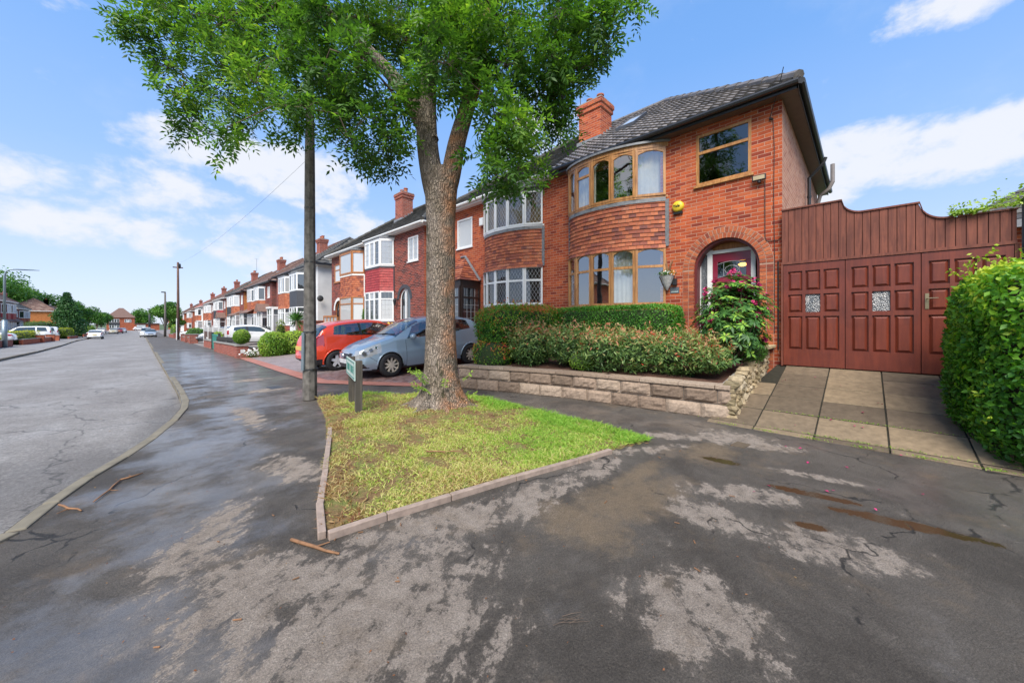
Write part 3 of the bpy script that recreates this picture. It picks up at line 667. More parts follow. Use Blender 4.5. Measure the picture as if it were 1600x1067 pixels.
def light(Fm, Gm, p0, p1, z0, z1, fw=.055, dep=.06, transom=None, arch=0.0, lattice=None, Lm=None, nmul=0, back=0.0, gt=None, mid=.03):
    """one window light between plan points"""
    L = math.hypot(p1[0]-p0[0], p1[1]-p0[1]); n0, n1 = -back, -back+dep
    between(Fm, p0, p1, 0, fw, n0, n1, z0, z1); between(Fm, p0, p1, L-fw, L, n0, n1, z0, z1)
    between(Fm, p0, p1, fw, L-fw, n0, n1-.004, z0, z0+fw); between(Fm, p0, p1, fw, L-fw, n0, n1-.004, z1-fw, z1)
    parts = [(z0+fw, z1-fw)]
    if transom: between(Fm, p0, p1, fw, L-fw, n0, n1-.006, transom-mid, transom+mid); parts = [(z0+fw, transom-mid), (transom+mid, z1-fw)]
    if nmul:
        for k in range(1, nmul+1):
            t = L*k/(nmul+1); between(Fm, p0, p1, t-.022, t+.022, n0, n1-.008, z0+fw, z1-fw)
    if arch:
        dx, dy = (p1[0]-p0[0])/L, (p1[1]-p0[1])/L; nx, ny = -dy, dx; N = 8; a = fw; w = L-2*fw
        zt = z1-fw if True else 0
        P = lambda t, n, z: (p0[0]+dx*t+nx*n, p0[1]+dy*t+ny*n, z)
        for k in range(N):
            s0, s1 = k/N, (k+1)/N; e = lambda s: zt-arch*(2*s-1)**2
            for n in (n1-.010,):
                Fm.face([P(a+w*s0, n, e(s0)), P(a+w*s1, n, e(s1)), P(a+w*s1, n, zt+.002), P(a+w*s0, n, zt+.002)])
            Fm.face([P(a+w*s0, n0, e(s0)), P(a+w*s1, n0, e(s1)), P(a+w*s1, n1-.01, e(s1)), P(a+w*s0, n1-.01, e(s0))])
    for (a, b) in parts:
        Gm.tint = (RNG.choice(gt) if gt else .5)+.001
        sheet(Gm, p0, p1, fw*.8, -fw*.8 if False else L-fw*.8, n0+dep*.45, a-.01, b+.01)
        if lattice and Lm is not None:
            if lattice == 'diamond':
                s = .11; w = L-2*fw; h = b-a; dx, dy = (p1[0]-p0[0])/L, (p1[1]-p0[1])/L; nx, ny = -dy, dx; n = n0+dep*.45+.006; hw = .004
                k = -int(h/s/1.6)-2
                while k*s < w+h:
                    for sg in (1, -1):
                        # line x = k*s + sg*z*.62 clipped
                        pts = []
                        x_at = lambda z: k*s+(z if sg > 0 else h-z)*.62-h*.62*0
                        za, zb = 0, h
                        xa, xb = x_at(za), x_at(zb)
                        if max(xa, xb) <= 0 or min(xa, xb) >= w: continue
                        def cl(x, z0_, x0_, z1_, x1_): return z0_+(x-x0_)*(z1_-z0_)/(x1_-x0_)
                        A = [xa, za]; B = [xb, zb]
                        for Q, O in ((A, B), (B, A)):
                            if Q[0] < 0: Q[1] = cl(0, A[1], A[0], B[1], B[0]) if Q is A else cl(0, A[1], A[0], B[1], B[0]); Q[0] = 0
                            if Q[0] > w: Q[1] = cl(w, A[1], A[0], B[1], B[0]); Q[0] = w
                        f = lambda x, z: (p0[0]+dx*(fw+x)+nx*n, p0[1]+dy*(fw+x)+ny*n, a+z)
                        Lm.face([f(A[0]-hw, A[1]), f(A[0]+hw, A[1]), f(B[0]+hw, B[1]), f(B[0]-hw, B[1])])
                    k += 1
            else:
                w = L-2*fw; nn = max(1, round(w/.17)); mm = max(1, round((b-a)/.25))
                for k in range(1, nn): between(Lm, p0, p1, fw+w*k/nn-.004, fw+w*k/nn+.004, n0+dep*.45+.003, n0+dep*.45+.009, a, b)
                for k in range(1, mm): between(Lm, p0, p1, fw, L-fw, n0+dep*.45+.002, n0+dep*.45+.008, a+(b-a)*k/mm-.004, a+(b-a)*k/mm+.004)
def plan_bow(u0, u1, dep, angs=(0, 48, 76, 98, 118, 146, 180)):
    uc, a = (u0+u1)/2, (u1-u0)/2
    return [(uc-a*math.cos(R(t)), dep*math.sin(R(t))) for t in angs]
def fine_bow(u0, u1, dep, n=28): return plan_bow(u0, u1, dep, [180*i/n for i in range(n+1)])
def catmull(P, n=5):
    out = []
    for i in range(len(P)-1):
        p0, p1, p2, p3 = P[max(i-1, 0)], P[i], P[i+1], P[min(i+2, len(P)-1)]
        for k in range(n):
            t = k/n; f = lambda a, b, c, d: .5*((2*b)+(c-a)*t+(2*a-5*b+4*c-d)*t*t+(-a+3*b-3*c+d)*t**3)
            out.append(tuple(f(p0[j], p1[j], p2[j], p3[j]) for j in (0, 1)))
    return out+[P[-1]]
def tile_apron(mb, path, z0, z1, row=.1, tw=.165, mat_t=None, flare=.06, rnd=None):
    rnd = rnd or random.Random(1)
    cum = [0]
    for a, b in zip(path, path[1:]): cum.append(cum[-1]+math.hypot(b[0]-a[0], b[1]-a[1]))
    def at(s):
        s = min(max(s, 0), cum[-1]-1e-6)
        for i in range(len(cum)-1):
            if cum[i+1] >= s: break
        t = (s-cum[i])/(cum[i+1]-cum[i]); a, b = path[i], path[i+1]; L = cum[i+1]-cum[i]
        return a[0]+(b[0]-a[0])*t, a[1]+(b[1]-a[1])*t, -(b[1]-a[1])/L, (b[0]-a[0])/L
    nr = max(1, round((z1-z0)/row)); row = (z1-z0)/nr; nt = max(2, round(cum[-1]/tw)); tw = cum[-1]/nt
    for i in range(nr):
        off = (i % 2)*.5; zb, zt = z0+i*row, z0+(i+1)*row
        fl = flare*max(0, 1-i/3.0)**2
        flt = flare*max(0, 1-(i+1)/3.0)**2
        for k in range(-1, nt):
            s0, s1 = (k+off)*tw, (k+1+off)*tw
            if s1 <= 0.01 or s0 >= cum[-1]-.01: continue
            mb.tint = .02+.98*min(1, max(0, rnd.gauss(.55, .22) if rnd.random() < .8 else rnd.random()*.3)); j = rnd.uniform(-.004, .004); g = .003
            A = at(s0+g); B = at(s1-g)
            lo = .026+fl+j; hi = .006+flt+j*.5; t = .014
            q = lambda P, o, z: (P[0]+P[2]*o, P[1]+P[3]*o, z)
            mb.face([q(A, lo, zb+j), q(B, lo, zb+j), q(B, hi, zt+.004), q(A, hi, zt+.004)])
            mb.face([q(A, lo-t, zb+j), q(B, lo-t, zb+j), q(B, lo, zb+j), q(A, lo, zb+j)])
def solid_path(mb, path, z0, z1, off=0.0):
    n = len(path); b = [(p[0], p[1]+off*(0 < i < n-1), z0) for i, p in enumerate(path)]; t = [(p[0], p[1]+off*(0 < i < n-1), z1) for i, p in enumerate(path)]
    mb.face(list(reversed(b))); mb.face(t)
    for i in range(n-1): mb.face([b[i], b[i+1], t[i+1], t[i]])
def grow(path, o):     # offset a plan path outward keeping its ends on the wall
    c = ((path[0][0]+path[-1][0])/2, 0); out = []
    for i, p in enumerate(path):
        a = path[max(i-1, 0)]; b = path[min(i+1, len(path)-1)]; dx, dy = b[0]-a[0], b[1]-a[1]; L = math.hypot(dx, dy); nx, ny = -dy/L, dx/L
        q = (p[0]+nx*o, p[1]+ny*o)
        if i in (0, len(path)-1): q = (p[0]+(-o if i == 0 else o), 0.0)
        out.append(q)
    return out
def wall_front(mb, w, zt, holes, T, rev=.1, dback=None, back=None):
    """front wall of a house as cells minus openings (u0,u1,z0,z1,arch radius or 0,reveal)"""
    us = sorted({0, w, *[h[0] for h in holes], *[h[1] for h in holes]}); zs = sorted({-.6, zt, *[h[2] for h in holes], *[h[3] for h in holes]})
    for u0, u1 in zip(us, us[1:]):
        for z0, z1 in zip(zs, zs[1:]):
            cu, cz = (u0+u1)/2, (z0+z1)/2
            if any(h[0] < cu < h[1] and h[2] < cz < h[3] for h in holes): continue
            mb.face([T(u0, 0, z0), T(u1, 0, z0), T(u1, 0, z1), T(u0, 0, z1)])
    for h in holes:
        u0, u1, z0, z1, ar, rv = h
        if ar:
            uc, r = (u0+u1)/2, (u1-u0)/2; zs_ = z1-r*ar; N = 16
            pts = [(uc-r*math.cos(math.pi*k/N), zs_+r*ar*math.sin(math.pi*k/N)) for k in range(N+1)]
            for a, b in zip(pts, pts[1:]):
                mb.face([T(a[0], 0, a[1]), T(b[0], 0, b[1]), T(b[0], 0, z1), T(a[0], 0, z1)])
                mb.face([T(a[0], 0, a[1]), T(b[0], 0, b[1]), T(b[0], -rv, b[1]), T(a[0], -rv, a[1])])
            zt_ = zs_
        else:
            zt_ = z1; mb.face([T(u0, 0, z1), T(u1, 0, z1), T(u1, -rv, z1), T(u0, -rv, z1)])
        mb.face([T(u0, 0, z0), T(u0, -rv, z0), T(u0, -rv, zt_), T(u0, 0, zt_)]); mb.face([T(u1, 0, z0), T(u1, -rv, z0), T(u1, -rv, zt_), T(u1, 0, zt_)])
        mb.face([T(u0, 0, z0), T(u1, 0, z0), T(u1, -rv, z0), T(u0, -rv, z0)])
def slope(mb, e0, e1, r0, r1, rows, kind, rnd, col=.3):
    """tiled roof slope: eave e0-e1, ridge r0-r1 (world points)"""
    e0, e1, r0, r1 = map(Vector, (e0, e1, r0, r1)); U = (e1-e0); UL = U.length; U = U/UL
    V = (r0+(r1-r0)*.5)-(e0+(e1-e0)*.5); V = V-U*V.dot(U); VL = V.length; V = V/VL; N = U.cross(V); N = N if N.z > 0 else -N
    ul0, ul1 = (r0-e0).dot(U), (r1-e0).dot(U)
    for i in range(rows):
        s0, s1 = i/rows, (i+1)/rows
        a0, b0 = ul0*s0, UL+(ul1-UL)*s0; a1, b1 = ul0*s1, UL+(ul1-UL)*s1
        if kind == 'pan':
            n = max(1, int(round((max(b0, b1)-min(a0, a1))/col*8))); st = col/8; k0 = math.floor(min(a0, a1)/st); k1 = math.ceil(max(b0, b1)/st)
            hh = lambda x: .030*(1-abs(math.sin(math.pi*(x/col+(.0)))))**1.0*-1+.03+.012*math.sin(2*math.pi*x/col)
            for k in range(k0, k1):
                x0, x1 = k*st, (k+1)*st
                f = lambda x, a, b: min(max(x, a), b)
                p00, p01 = f(x0, a0, b0), f(x1, a0, b0); p10, p11 = f(x0, a1, b1), f(x1, a1, b1)
                if p01-p00 < 1e-4 and p11-p10 < 1e-4: continue
                if k % 8 == 0 or k == k0: tt = rnd.random()
                mb.tint = .05+.9*tt
                lo, ht = .038, .0
                A = e0+U*p00+V*(s0*VL)+N*(hh(x0)+lo); B = e0+U*p01+V*(s0*VL)+N*(hh(x1)+lo); C = e0+U*p11+V*(s1*VL+.01)+N*(hh(x1)+ht); D_ = e0+U*p10+V*(s1*VL+.01)+N*(hh(x0)+ht)
                mb.face([tuple(q) for q in (A, B, C, D_)])
                A2 = A-N*.045; B2 = B-N*.045; mb.face([tuple(q) for q in (A2, B2, B, A)])
        else:
            n = max(1, int(round((b0-a0)/col)))
            for k in range(n):
                x0, x1 = a0+(b0-a0)*k/n, a0+(b0-a0)*(k+1)/n-.004; y0, y1 = a1+(b1-a1)*k/n, a1+(b1-a1)*(k+1)/n-.004
                mb.tint = .05+.9*rnd.random()**1.3; j = rnd.uniform(0, .006); lo = .022+j
                A, B, C, D_ = e0+U*x0+V*(s0*VL)+N*lo, e0+U*x1+V*(s0*VL)+N*lo, e0+U*y1+V*(s1*VL+.01)+N*(j*.5), e0+U*y0+V*(s1*VL+.01)+N*(j*.5)
                mb.face([tuple(q) for q in (A, B, C, D_)]); mb.face([tuple(q) for q in (A-N*.02, B-N*.02, B, A)])
EAVE = 5.21; BASE0 = 5.13
def house(name, label, group, T, w=5.4, wallm='brick_orange', sidem='brick_orange', roofm='roof_grey', rk='plain', rcol=.3, rrows=14,
          bay=None, upwin=None, door=None, gutter='white_paint', soffit='white_paint', fascia=.11, chimney=True, depth=7.2, detail=2, hip=True, holes=(), ridge_clip=0, render_front=None, ov=.28, pitch=37, glass='glass_house'):
    o = thing(name, label, 'house', (0, 0, 0), 0, group); rnd = random.Random(hash(label) % 1000 if False else len(label)*7+int(abs(T.a[1])*10))
    X = T
    hs = list(holes)
    b = bay
    if b and b.get('open'): hs += [(b['u0']+.12, b['u1']-.12, b['lo'][0]+.02, b['lo'][1]-.02, 0, .1), (b['u0']+.12, b['u1']-.12, b['up'][0]+.02, b['up'][1]-.02, 0, .1)]
    if upwin: hs.append((upwin['u0'], upwin['u1'], upwin['z0'], upwin['z1'], 0, .1))
    if door: hs.append((door['u0'], door['u1'], -.05, door['z1'], door.get('arch', 0), door.get('rev', .12)))
    mb = MB(); wall_front(mb, w, EAVE, hs, X)
    mb.face([X(0, -.3, -.6), X(0, -depth, -.6), X(0, -depth, EAVE), X(0, -.3, EAVE)])
    mb.face([X(0, -depth, -.6), X(w, -depth, -.6), X(w, -depth, EAVE), X(0, -depth, EAVE)])
    mb.build('wall', render_front or wallm, o)
    mb = MB(); mb.face([X(w, 0, -.6), X(w, -depth, -.6), X(w, -depth, EAVE), X(w, 0, EAVE)]); mb.build('side_wall', sidem, o)
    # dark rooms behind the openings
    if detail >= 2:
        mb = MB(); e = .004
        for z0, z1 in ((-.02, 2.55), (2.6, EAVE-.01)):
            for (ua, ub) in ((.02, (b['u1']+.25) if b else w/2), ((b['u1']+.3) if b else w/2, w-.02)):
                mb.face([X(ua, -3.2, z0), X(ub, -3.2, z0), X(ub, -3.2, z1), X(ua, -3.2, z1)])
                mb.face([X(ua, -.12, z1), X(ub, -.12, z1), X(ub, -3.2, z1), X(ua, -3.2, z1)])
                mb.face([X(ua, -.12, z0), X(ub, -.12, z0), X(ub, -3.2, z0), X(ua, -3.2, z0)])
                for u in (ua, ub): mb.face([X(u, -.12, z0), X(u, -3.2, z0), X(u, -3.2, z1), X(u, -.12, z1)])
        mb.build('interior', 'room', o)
    # roof
    run = depth/2; zr = EAVE+(run+ov)*math.tan(R(pitch)); ze = EAVE+.02; he = w+ov if hip else w
    hr = w+ov-(run+ov) if hip else w
    mb = MB()
    slope(mb, X(0, ov, ze), X(he, ov, ze), X(0, -run, zr), X(hr, -run, zr), rrows, rk, rnd, rcol)
    slope(mb, X(0, -depth-ov, ze), X(he, -depth-ov, ze), X(0, -run, zr), X(hr, -run, zr), max(3, rrows//3), 'plain', rnd, 1.2)
    if hip: slope(mb, X(he, ov, ze), X(he, -depth-ov, ze), X(hr, -run, zr), X(hr, -run, zr), rrows, rk, rnd, rcol)
    rf = mb.build('roof', roofm, o, smooth=False)
    if detail >= 1:
        mb = MB(); mb.tint = .4; n = max(2, int(hr/.35))
        for k in range(n): mb.tube([X(hr*k/n, -run, zr+.03), X(hr*(k+1)/n-.02, -run, zr+.035)], .09, 8)
        if hip:
            for de in (ov, -depth-ov):
                m_ = 13
                for k in range(m_):
                    f0, f1 = k/m_, (k+1)/m_+.01; A = (he+(hr-he)*f0, de+(-run-de)*f0, ze+(zr-ze)*f0+.05); B = (he+(hr-he)*f1, de+(-run-de)*f1, ze+(zr-ze)*f1+.035)
                    mb.tube([X(*A), X(*B)], [.10, .085], 8)
        mb.build('ridge_tiles', roofm, rf)
    # soffit, fascia, gutter
    mb = MB()
    def xb(u0, u1, d0, d1, z0, z1, m_=mb): m_.hexa([X(u0, d0, z0), X(u1, d0, z0), X(u1, d1, z0), X(u0, d1, z0), X(u0, d0, z1), X(u1, d0, z1), X(u1, d1, z1), X(u0, d1, z1)])
    xb(0, he-.02, .003, ov-.03, EAVE-fascia, EAVE-fascia+.03)
    if hip: xb(w+.003, w+ov-.03, .0, -depth-ov+.03, EAVE-fascia, EAVE-fascia+.03)
    mb.build('soffit', soffit, o)
    mb = MB()
    def xb2(*a): xb(*a, m_=mb)
    xb2(0, he-.005, ov-.03, ov-.008, EAVE-fascia-.02, EAVE+.03)
    if hip: xb2(w+ov-.03, w+ov-.008, ov-.008, -depth-ov+.03, EAVE-fascia-.02, EAVE+.03)
    mb.build('fascia', soffit if soffit != 'soffit_brown' else 'black_plastic', o)
    mb = MB(); mb.tube([X(0, ov+.04, EAVE-.02), X(he, ov+.04, EAVE-.035)], .055, 8)
    if hip: mb.tube([X(w+ov+.04, ov, EAVE-.03), X(w+ov+.04, -depth-ov, EAVE-.03)], .055, 8)
    mb.build('gutter', gutter, o)
    # chimney astride the party wall
    if chimney:
        cu0, cu1, cd0, cd1 = (-.42, .42, -2.35, -1.75) if chimney is True else chimney[:4]; ct = 8.45-.6+.2 if chimney is True else chimney[4]
        mb = MB(); xb2 = lambda *a: xb(*a, m_=mb)
        xb2(cu0, cu1, cd0, cd1, EAVE+.9, ct-.3); xb2(cu0-.04, cu1+.04, cd0-.04, cd1+.04, ct-.3, ct-.15); xb2(cu0-.07, cu1+.07, cd0-.07, cd1+.07, ct-.15, ct-.02)
        ch = mb.build('chimney', 'brick_wall' if wallm != 'brick_orange' else wallm, o)
        mb = MB(); xb2 = lambda *a: xb(*a, m_=mb); xb2(cu0-.05, cu1+.05, cd0-.05, cd1+.05, ct-.02, ct+.03)
        mb.build('flaunching', 'mortar_grey', ch)
        for uu in (cu0+.22, cu1-.22):
            mb = MB(); c = X(uu, (cd0+cd1)/2, ct); mb.lathe([(.14, 0), (.11, .05), (.1, .26), (.125, .27), (.125, .31), (.09, .31), (.085, .1), (0, .1)], c, n=14); mb.build('chimney_pot', 'terracotta', ch, smooth=False)
        if detail >= 1:
            mb = MB(); xb2 = lambda *a: xb(*a, m_=mb); zf = lambda d: EAVE+(ov-d)*math.tan(R(pitch))
            for k in range(4):
                d = cd1+.06-(cd1-cd0+.1)*k/4; xb2(cu0-.05, cu1+.05, d-.17, d, zf(d)-.1, zf(d)+.14)
            mb.build('flashing', 'lead', ch)
    # bay
    if b:
        path = b['path'] if b['kind'] == 'bow' else [(b['u0'], 0), (b['u0']+b.get('cu', .28), b['dep']), (b['u1']-b.get('cu', .28), b['dep']), (b['u1'], 0)]
        fine = catmull(path) if b['kind'] == 'bow' else path
        for key, arch in (('lo', b.get('arch', 0)), ('up', b.get('arch', 0))):
            z0, z1 = b[key]; Fm, Gm, Lm = MB(), MB(), MB(); tr = b.get('tr_'+key)
            for i, (p, q) in enumerate(zip(path, path[1:])):
                kw = dict(fw=b.get('fw', .06), dep=.06, transom=tr if (not b.get('tr_only_'+key) or i in b['tr_only_'+key]) else None, arch=arch, lattice=b.get('lattice'), Lm=Lm, gt=b.get('gt'))
                if b['kind'] == 'cant' and i == 1: kw['nmul'] = 0
                if b['kind'] == 'cant' and i == 1 and b.get('mul', 2):
                    nn = b.get('mul', 2)+1
                    for k in range(nn): light(Fm, Gm, (p[0]+(q[0]-p[0])*k/nn, p[1]), (p[0]+(q[0]-p[0])*(k+1)/nn, p[1]), z0, z1, **kw)
                else: light(Fm, Gm, p, q, z0, z1, **kw)
                # corner post
                if 0 < i: Fm.tube([(p[0], p[1], z0), (p[0], p[1], z1)], .035, 6)
            sl = grow(path, .05); m2 = MB(); solid_path(Fm, sl, z0-.05, z0+.002)
            for m_ in (Fm, Gm, Lm): m_.map(lambda *p: X(*p))
            fr = Fm.build('bay_window', b['frame'], o)
            Gm.build('pane', b.get('glass', glass), fr)
            if Lm.f: Lm.build('leading', 'leading', fr)
            if b.get('curt'):
                pin = [(p[0]+(b['u0']+b['u1']-2*p[0])*.06, p[1]-.10) for p in path]
                for i in b['curt'].get(key, ()):
                    m3 = MB(); p, q = pin[i], pin[i+1]; N = 14
                    for k in range(N):
                        f0, f1 = k/N, (k+1)/N; w0 = .02*math.sin(k*2.1); w1 = .02*math.sin((k+1)*2.1)
                        m3.face([X(p[0]+(q[0]-p[0])*f0, p[1]+(q[1]-p[1])*f0+w0, z0), X(p[0]+(q[0]-p[0])*f1, p[1]+(q[1]-p[1])*f1+w1, z0), X(p[0]+(q[0]-p[0])*f1, p[1]+(q[1]-p[1])*f1+w1, z1), X(p[0]+(q[0]-p[0])*f0, p[1]+(q[1]-p[1])*f0+w0, z1)])
                    m3.build('curtain', b.get('curtm', 'curtain'), fr)
        # apron between the storeys
        z0, z1 = b['lo'][1], b['up'][0]-.05; mb = MB()
        if b.get('apron_k') == 'board':
            solid_path(mb, grow(path, .03), z0, z1)
            for zz in ():
                pass
            mb.map(lambda *p: X(*p)); mb.build('bay_apron', b['apron'], o)
        else:
            for seg in ([fine] if b['kind'] == 'bow' else [[p, q] for p, q in zip(path, path[1:])]):
                if b['kind'] != 'bow':
                    (xa, ya), (xb_, yb_) = seg; l_ = math.hypot(xb_-xa, yb_-ya); ex = .022/l_; seg = [(xa-(xb_-xa)*ex*(ya > 0), ya-(yb_-ya)*ex*(ya > 0)), (xb_+(xb_-xa)*ex*(yb_ > 0), yb_+(yb_-ya)*ex*(yb_ > 0))]
                tile_apron(mb, seg, z0-.04, z1-.02, rnd=rnd, flare=b.get('flare', .05), row=b.get('row', .1))
            pass; mb.map(lambda *p: X(*p)); ap = mb.build('tile_hanging', b['apron'], o)
            mb = MB(); solid_path(mb, fine, z0-.02, z1); mb.map(lambda *p: X(*p)); mb.build('backing', 'lead', ap)
            mb = MB()
            if detail >= 2:      # toothed lead soakers down both edges and a lead collar under the upper window
                for (uu, sg2) in ((b['u0']-.035, -1), (b['u1']+.035, 1)):
                    nz = int((z1-z0)/.1)
                    for k in range(nz): z = z0+k*.1; mb.hexa([(uu-.03, .002, z), (uu+.045, .002, z), (uu+.045, .035, z), (uu-.03, .035, z), (uu-.055 if sg2 < 0 else uu-.03, .002, z+.098), (uu+.055, .002, z+.098), (uu+.045, .035, z+.098), (uu-.03, .035, z+.098)])
                for i, (p, q) in enumerate(zip(fine, fine[1:])): between(mb, p, q, 0, None, 0, .035, z1-.09, z1+.003)
                mb.map(lambda *p: X(*p)); mb.build('lead_flashing', b.get('collar', 'lead'), ap)
        # head and lid
        mb = MB(); solid_path(mb, grow(fine if b['kind'] == 'bow' else path, .06), b['up'][1], min(b['up'][1]+.1, EAVE-.0)); mb.map(lambda *p: X(*p)); mb.build('bay_head', b['frame'] if b.get('headm') is None else b['headm'], o)
        mb = MB(); solid_path(mb, grow(fine if b['kind'] == 'bow' else path, .11), b['up'][1]+.1, b['up'][1]+.15); mb.map(lambda *p: X(*p)); mb.build('bay_roof', 'lead', o)
        # wall under the lower window
        mb = MB(); solid_path(mb, fine, -.6, b['lo'][0]-.05); mb.map(lambda *p: X(*p)); mb.build('bay_base', b.get('basem', wallm), o)
    if upwin:
        Fm, Gm, Lm = MB(), MB(), MB(); u = upwin
        light(Fm, Gm, (u['u0'], -.05), (u['u1'], -.05), u['z0'], u['z1'], fw=u.get('fw', .06), transom=u.get('tr'), arch=0, nmul=u.get('nmul', 0), lattice=u.get('lattice'), Lm=Lm, gt=u.get('gt'))
        between(Fm, (u['u0'], 0), (u['u1'], 0), -.04, u['u1']-u['u0']+.04, .003, .05, u['z0']-.05, u['z0']-.003)
        for m_ in (Fm, Gm, Lm): m_.map(lambda *p: X(*p))
        fr = Fm.build('window', u['frame'], o); Gm.build('pane', u.get('glass', glass), fr)
        if Lm.f: Lm.build('leading', 'leading', fr)
    return o

# ------------------------------------------------------------------ the houses
def arch_ring(mb, T, uc, zs, r0, r1, n, d0, d1, jamb=None, jw=None):
    for k in range(n):
        a0, a1 = math.pi*k/n+.012, math.pi*(k+1)/n-.012; mb.tint = .02+.98*RNG.random()
        q = lambda a, r, d: T(uc-r*math.cos(a), d, zs+r*math.sin(a))
        mb.hexa([q(a0, r0, d0), q(a1, r0, d0), q(a1, r0, d1), q(a0, r0, d1), q(a0, r1, d0), q(a1, r1, d0), q(a1, r1, d1), q(a0, r1, d1)])
tint_mat('arch_brick', [(0, (.22, .05, .03)), (.5, (.38, .09, .035)), (1, (.5, .15, .06))], .85, 30, .5)
GH = 'semi-detached houses along the street'
T1 = Fac(8.6, 6.56, -1, .6)
P1 = [(.56, 0), (.68, .22), (1.03, .40), (1.54, .48), (2.08, .45), (2.62, .30), (3.22, 0)]
h1 = house('brick_house', 'orange brick semi with oak framed bow windows, red tile apron and crimson arched front door', GH, T1, w=5.43, sidem='brick_side', roofm='pantile_brown', rk='pan', rcol=.21, rrows=20,
      bay=dict(u0=.56, u1=3.22, path=P1, dep=.48, kind='bow', open=True, lo=(1.24, 2.60), up=(3.80, 4.93), frame='oak', fw=.055, arch=.075, tr_lo=2.14, tr_up=4.62, tr_only_up=(2,),
               apron='tile_clay', glass='glass_clear', curt={'up': (1, 5, 2), 'lo': (4,)}, row=.098),
      upwin=dict(u0=3.89, u1=4.93, z0=3.82, z1=4.93, tr=4.53, frame='oak', glass='glass_dark', fw=.055),
      door=dict(u0=3.84, u1=5.07, z1=2.60, arch=1, rev=.3), gutter='black_plastic', soffit='soffit_brown', fascia=.12, chimney=(-.42, .42, -2.55, -1.85, 8.15))
def main_door():
    o = h1; uc, zs, r = 4.455, 1.985, .615
    mb = MB(); arch_ring(mb, T1, uc, zs, r, r+.105, 27, -.02, .012); arch_ring(mb, T1, uc, zs, r+.118, r+.225, 32, -.02, .012)
    for s in (-1, 1):
        z = -.3
        while z < zs-.03:
            mb.tint = .02+.98*RNG.random()
            for a, b in ((r, r+.105), (r+.118, r+.225)):
                u0, u1 = sorted((uc+s*a, uc+s*b)); mb.tint = .02+.98*RNG.random()
                mb.hexa([T1(u0, -.02, z), T1(u1, -.02, z), T1(u1, .012, z), T1(u0, .012, z), T1(u0, -.02, z+.064), T1(u1, -.02, z+.064), T1(u1, .012, z+.064), T1(u0, .012, z+.064)])
            z += .0755
    mb.build('arch_surround', 'arch_brick', o)
    mb = MB(); N = 20
    for k in range(N):
        a0, a1 = math.pi*k/N, math.pi*(k+1)/N; q = lambda a, rr: T1(uc-rr*math.cos(a), .006, zs+rr*math.sin(a)); mb.face([q(a0, r), q(a1, r), q(a1, r+.235), q(a0, r+.235)])
    for s in (-1, 1): mb.face([T1(uc+s*r, .006, -.3), T1(uc+s*(r+.235), .006, -.3), T1(uc+s*(r+.235), .006, zs), T1(uc+s*r, .006, zs)])
    mb.build('arch_mortar', 'mortar_pink', o)
    # maroon lining following the arch
    mb = MB(); r0 = r-.05
    pts = [(uc-r, .3)]+[(uc-r*math.cos(math.pi*k/N), zs+r*math.sin(math.pi*k/N)) for k in range(N+1)]+[(uc+r, .3)]
    inn = [(uc-r0, .3)]+[(uc-r0*math.cos(math.pi*k/N), zs+r0*math.sin(math.pi*k/N)) for k in range(N+1)]+[(uc+r0, .3)]
    for (a, b, c, d) in zip(pts, pts[1:], inn[1:], inn):
        mb.face([T1(a[0], -.05, a[1]), T1(b[0], -.05, b[1]), T1(c[0], -.05, c[1]), T1(d[0], -.05, d[1])]); mb.face([T1(d[0], -.05, d[1]), T1(c[0], -.05, c[1]), T1(c[0], -.3, c[1]), T1(d[0], -.3, d[1])])
    mb.build('arch_lining', 'maroon_trim', o)
    B = lambda mb, u0, u1, d0, d1, z0, z1: mb.hexa([T1(u0, d0, z0), T1(u1, d0, z0), T1(u1, d1, z0), T1(u0, d1, z0), T1(u0, d0, z1), T1(u1, d0, z1), T1(u1, d1, z1), T1(u0, d1, z1)])
    mb = MB(); ud0, ud1 = 4.14, 4.87
    for a, b in ((ud0-.10, ud0), (ud1, ud1+.08), (3.86, 3.90)): B(mb, a, b, -.36, -.27, .3, 2.42)
    B(mb, 3.86, 5.05, -.362, -.268, 2.33, 2.40)
    fr = mb.build('door_frame', 'white_paint', o)
    mb = MB(); B(mb, 3.90, 4.04, -.33, -.322, .3, 2.33); mb.tint = .3; mb.build('sidelight', 'glass_frost', fr)
    mb = MB(); N = 14; zb = 2.40
    B(mb, 3.9, 5.02, -.34, -.33, zb, 2.60); mb.build('fanlight_board', 'oak_orange', fr)
    mb = MB(); B(mb, 3.84, 5.07, -.5, .02, .2, .3); mb.build('doorstep', 'sandstone', o)
    mb = MB(); g0, g1, z0, z1 = 4.24, 4.78, 1.80, 2.14; d0, d1 = -.35, -.30
    B(mb, ud0, ud1, d0, d1, .3, z0); B(mb, ud0, ud1, d0, d1, z1, 2.33); B(mb, ud0, g0, d0, d1, z0, z1); B(mb, g1, ud1, d0, d1, z0, z1)
    for uu in (4.22, 4.55): B(mb, uu, uu+.25, d1, d1+.012, .5, 1.05)
    dr = mb.build('door', 'crimson_door', o, bevel=.005)
    mb = MB(); N = 16   # arched top and bottom leaded light
    P = []
    for k in range(N+1): s = k/N; P.append((g0+(g1-g0)*s, z1-.05*(2*s-1)**2))
    Q = [(u, z0+.03-.03*(2*(u-g0)/(g1-g0)-1)**2+.0) for u, _ in P]
    for (a, b, c, d) in zip(P, P[1:], Q[1:], Q): mb.face([T1(a[0], d1+.003, a[1]), T1(b[0], d1+.003, b[1]), T1(c[0], d1+.003, c[1]), T1(d[0], d1+.003, d[1])])
    gl = mb.build('door_glass', 'glass_dark', dr)
    mb = MB()
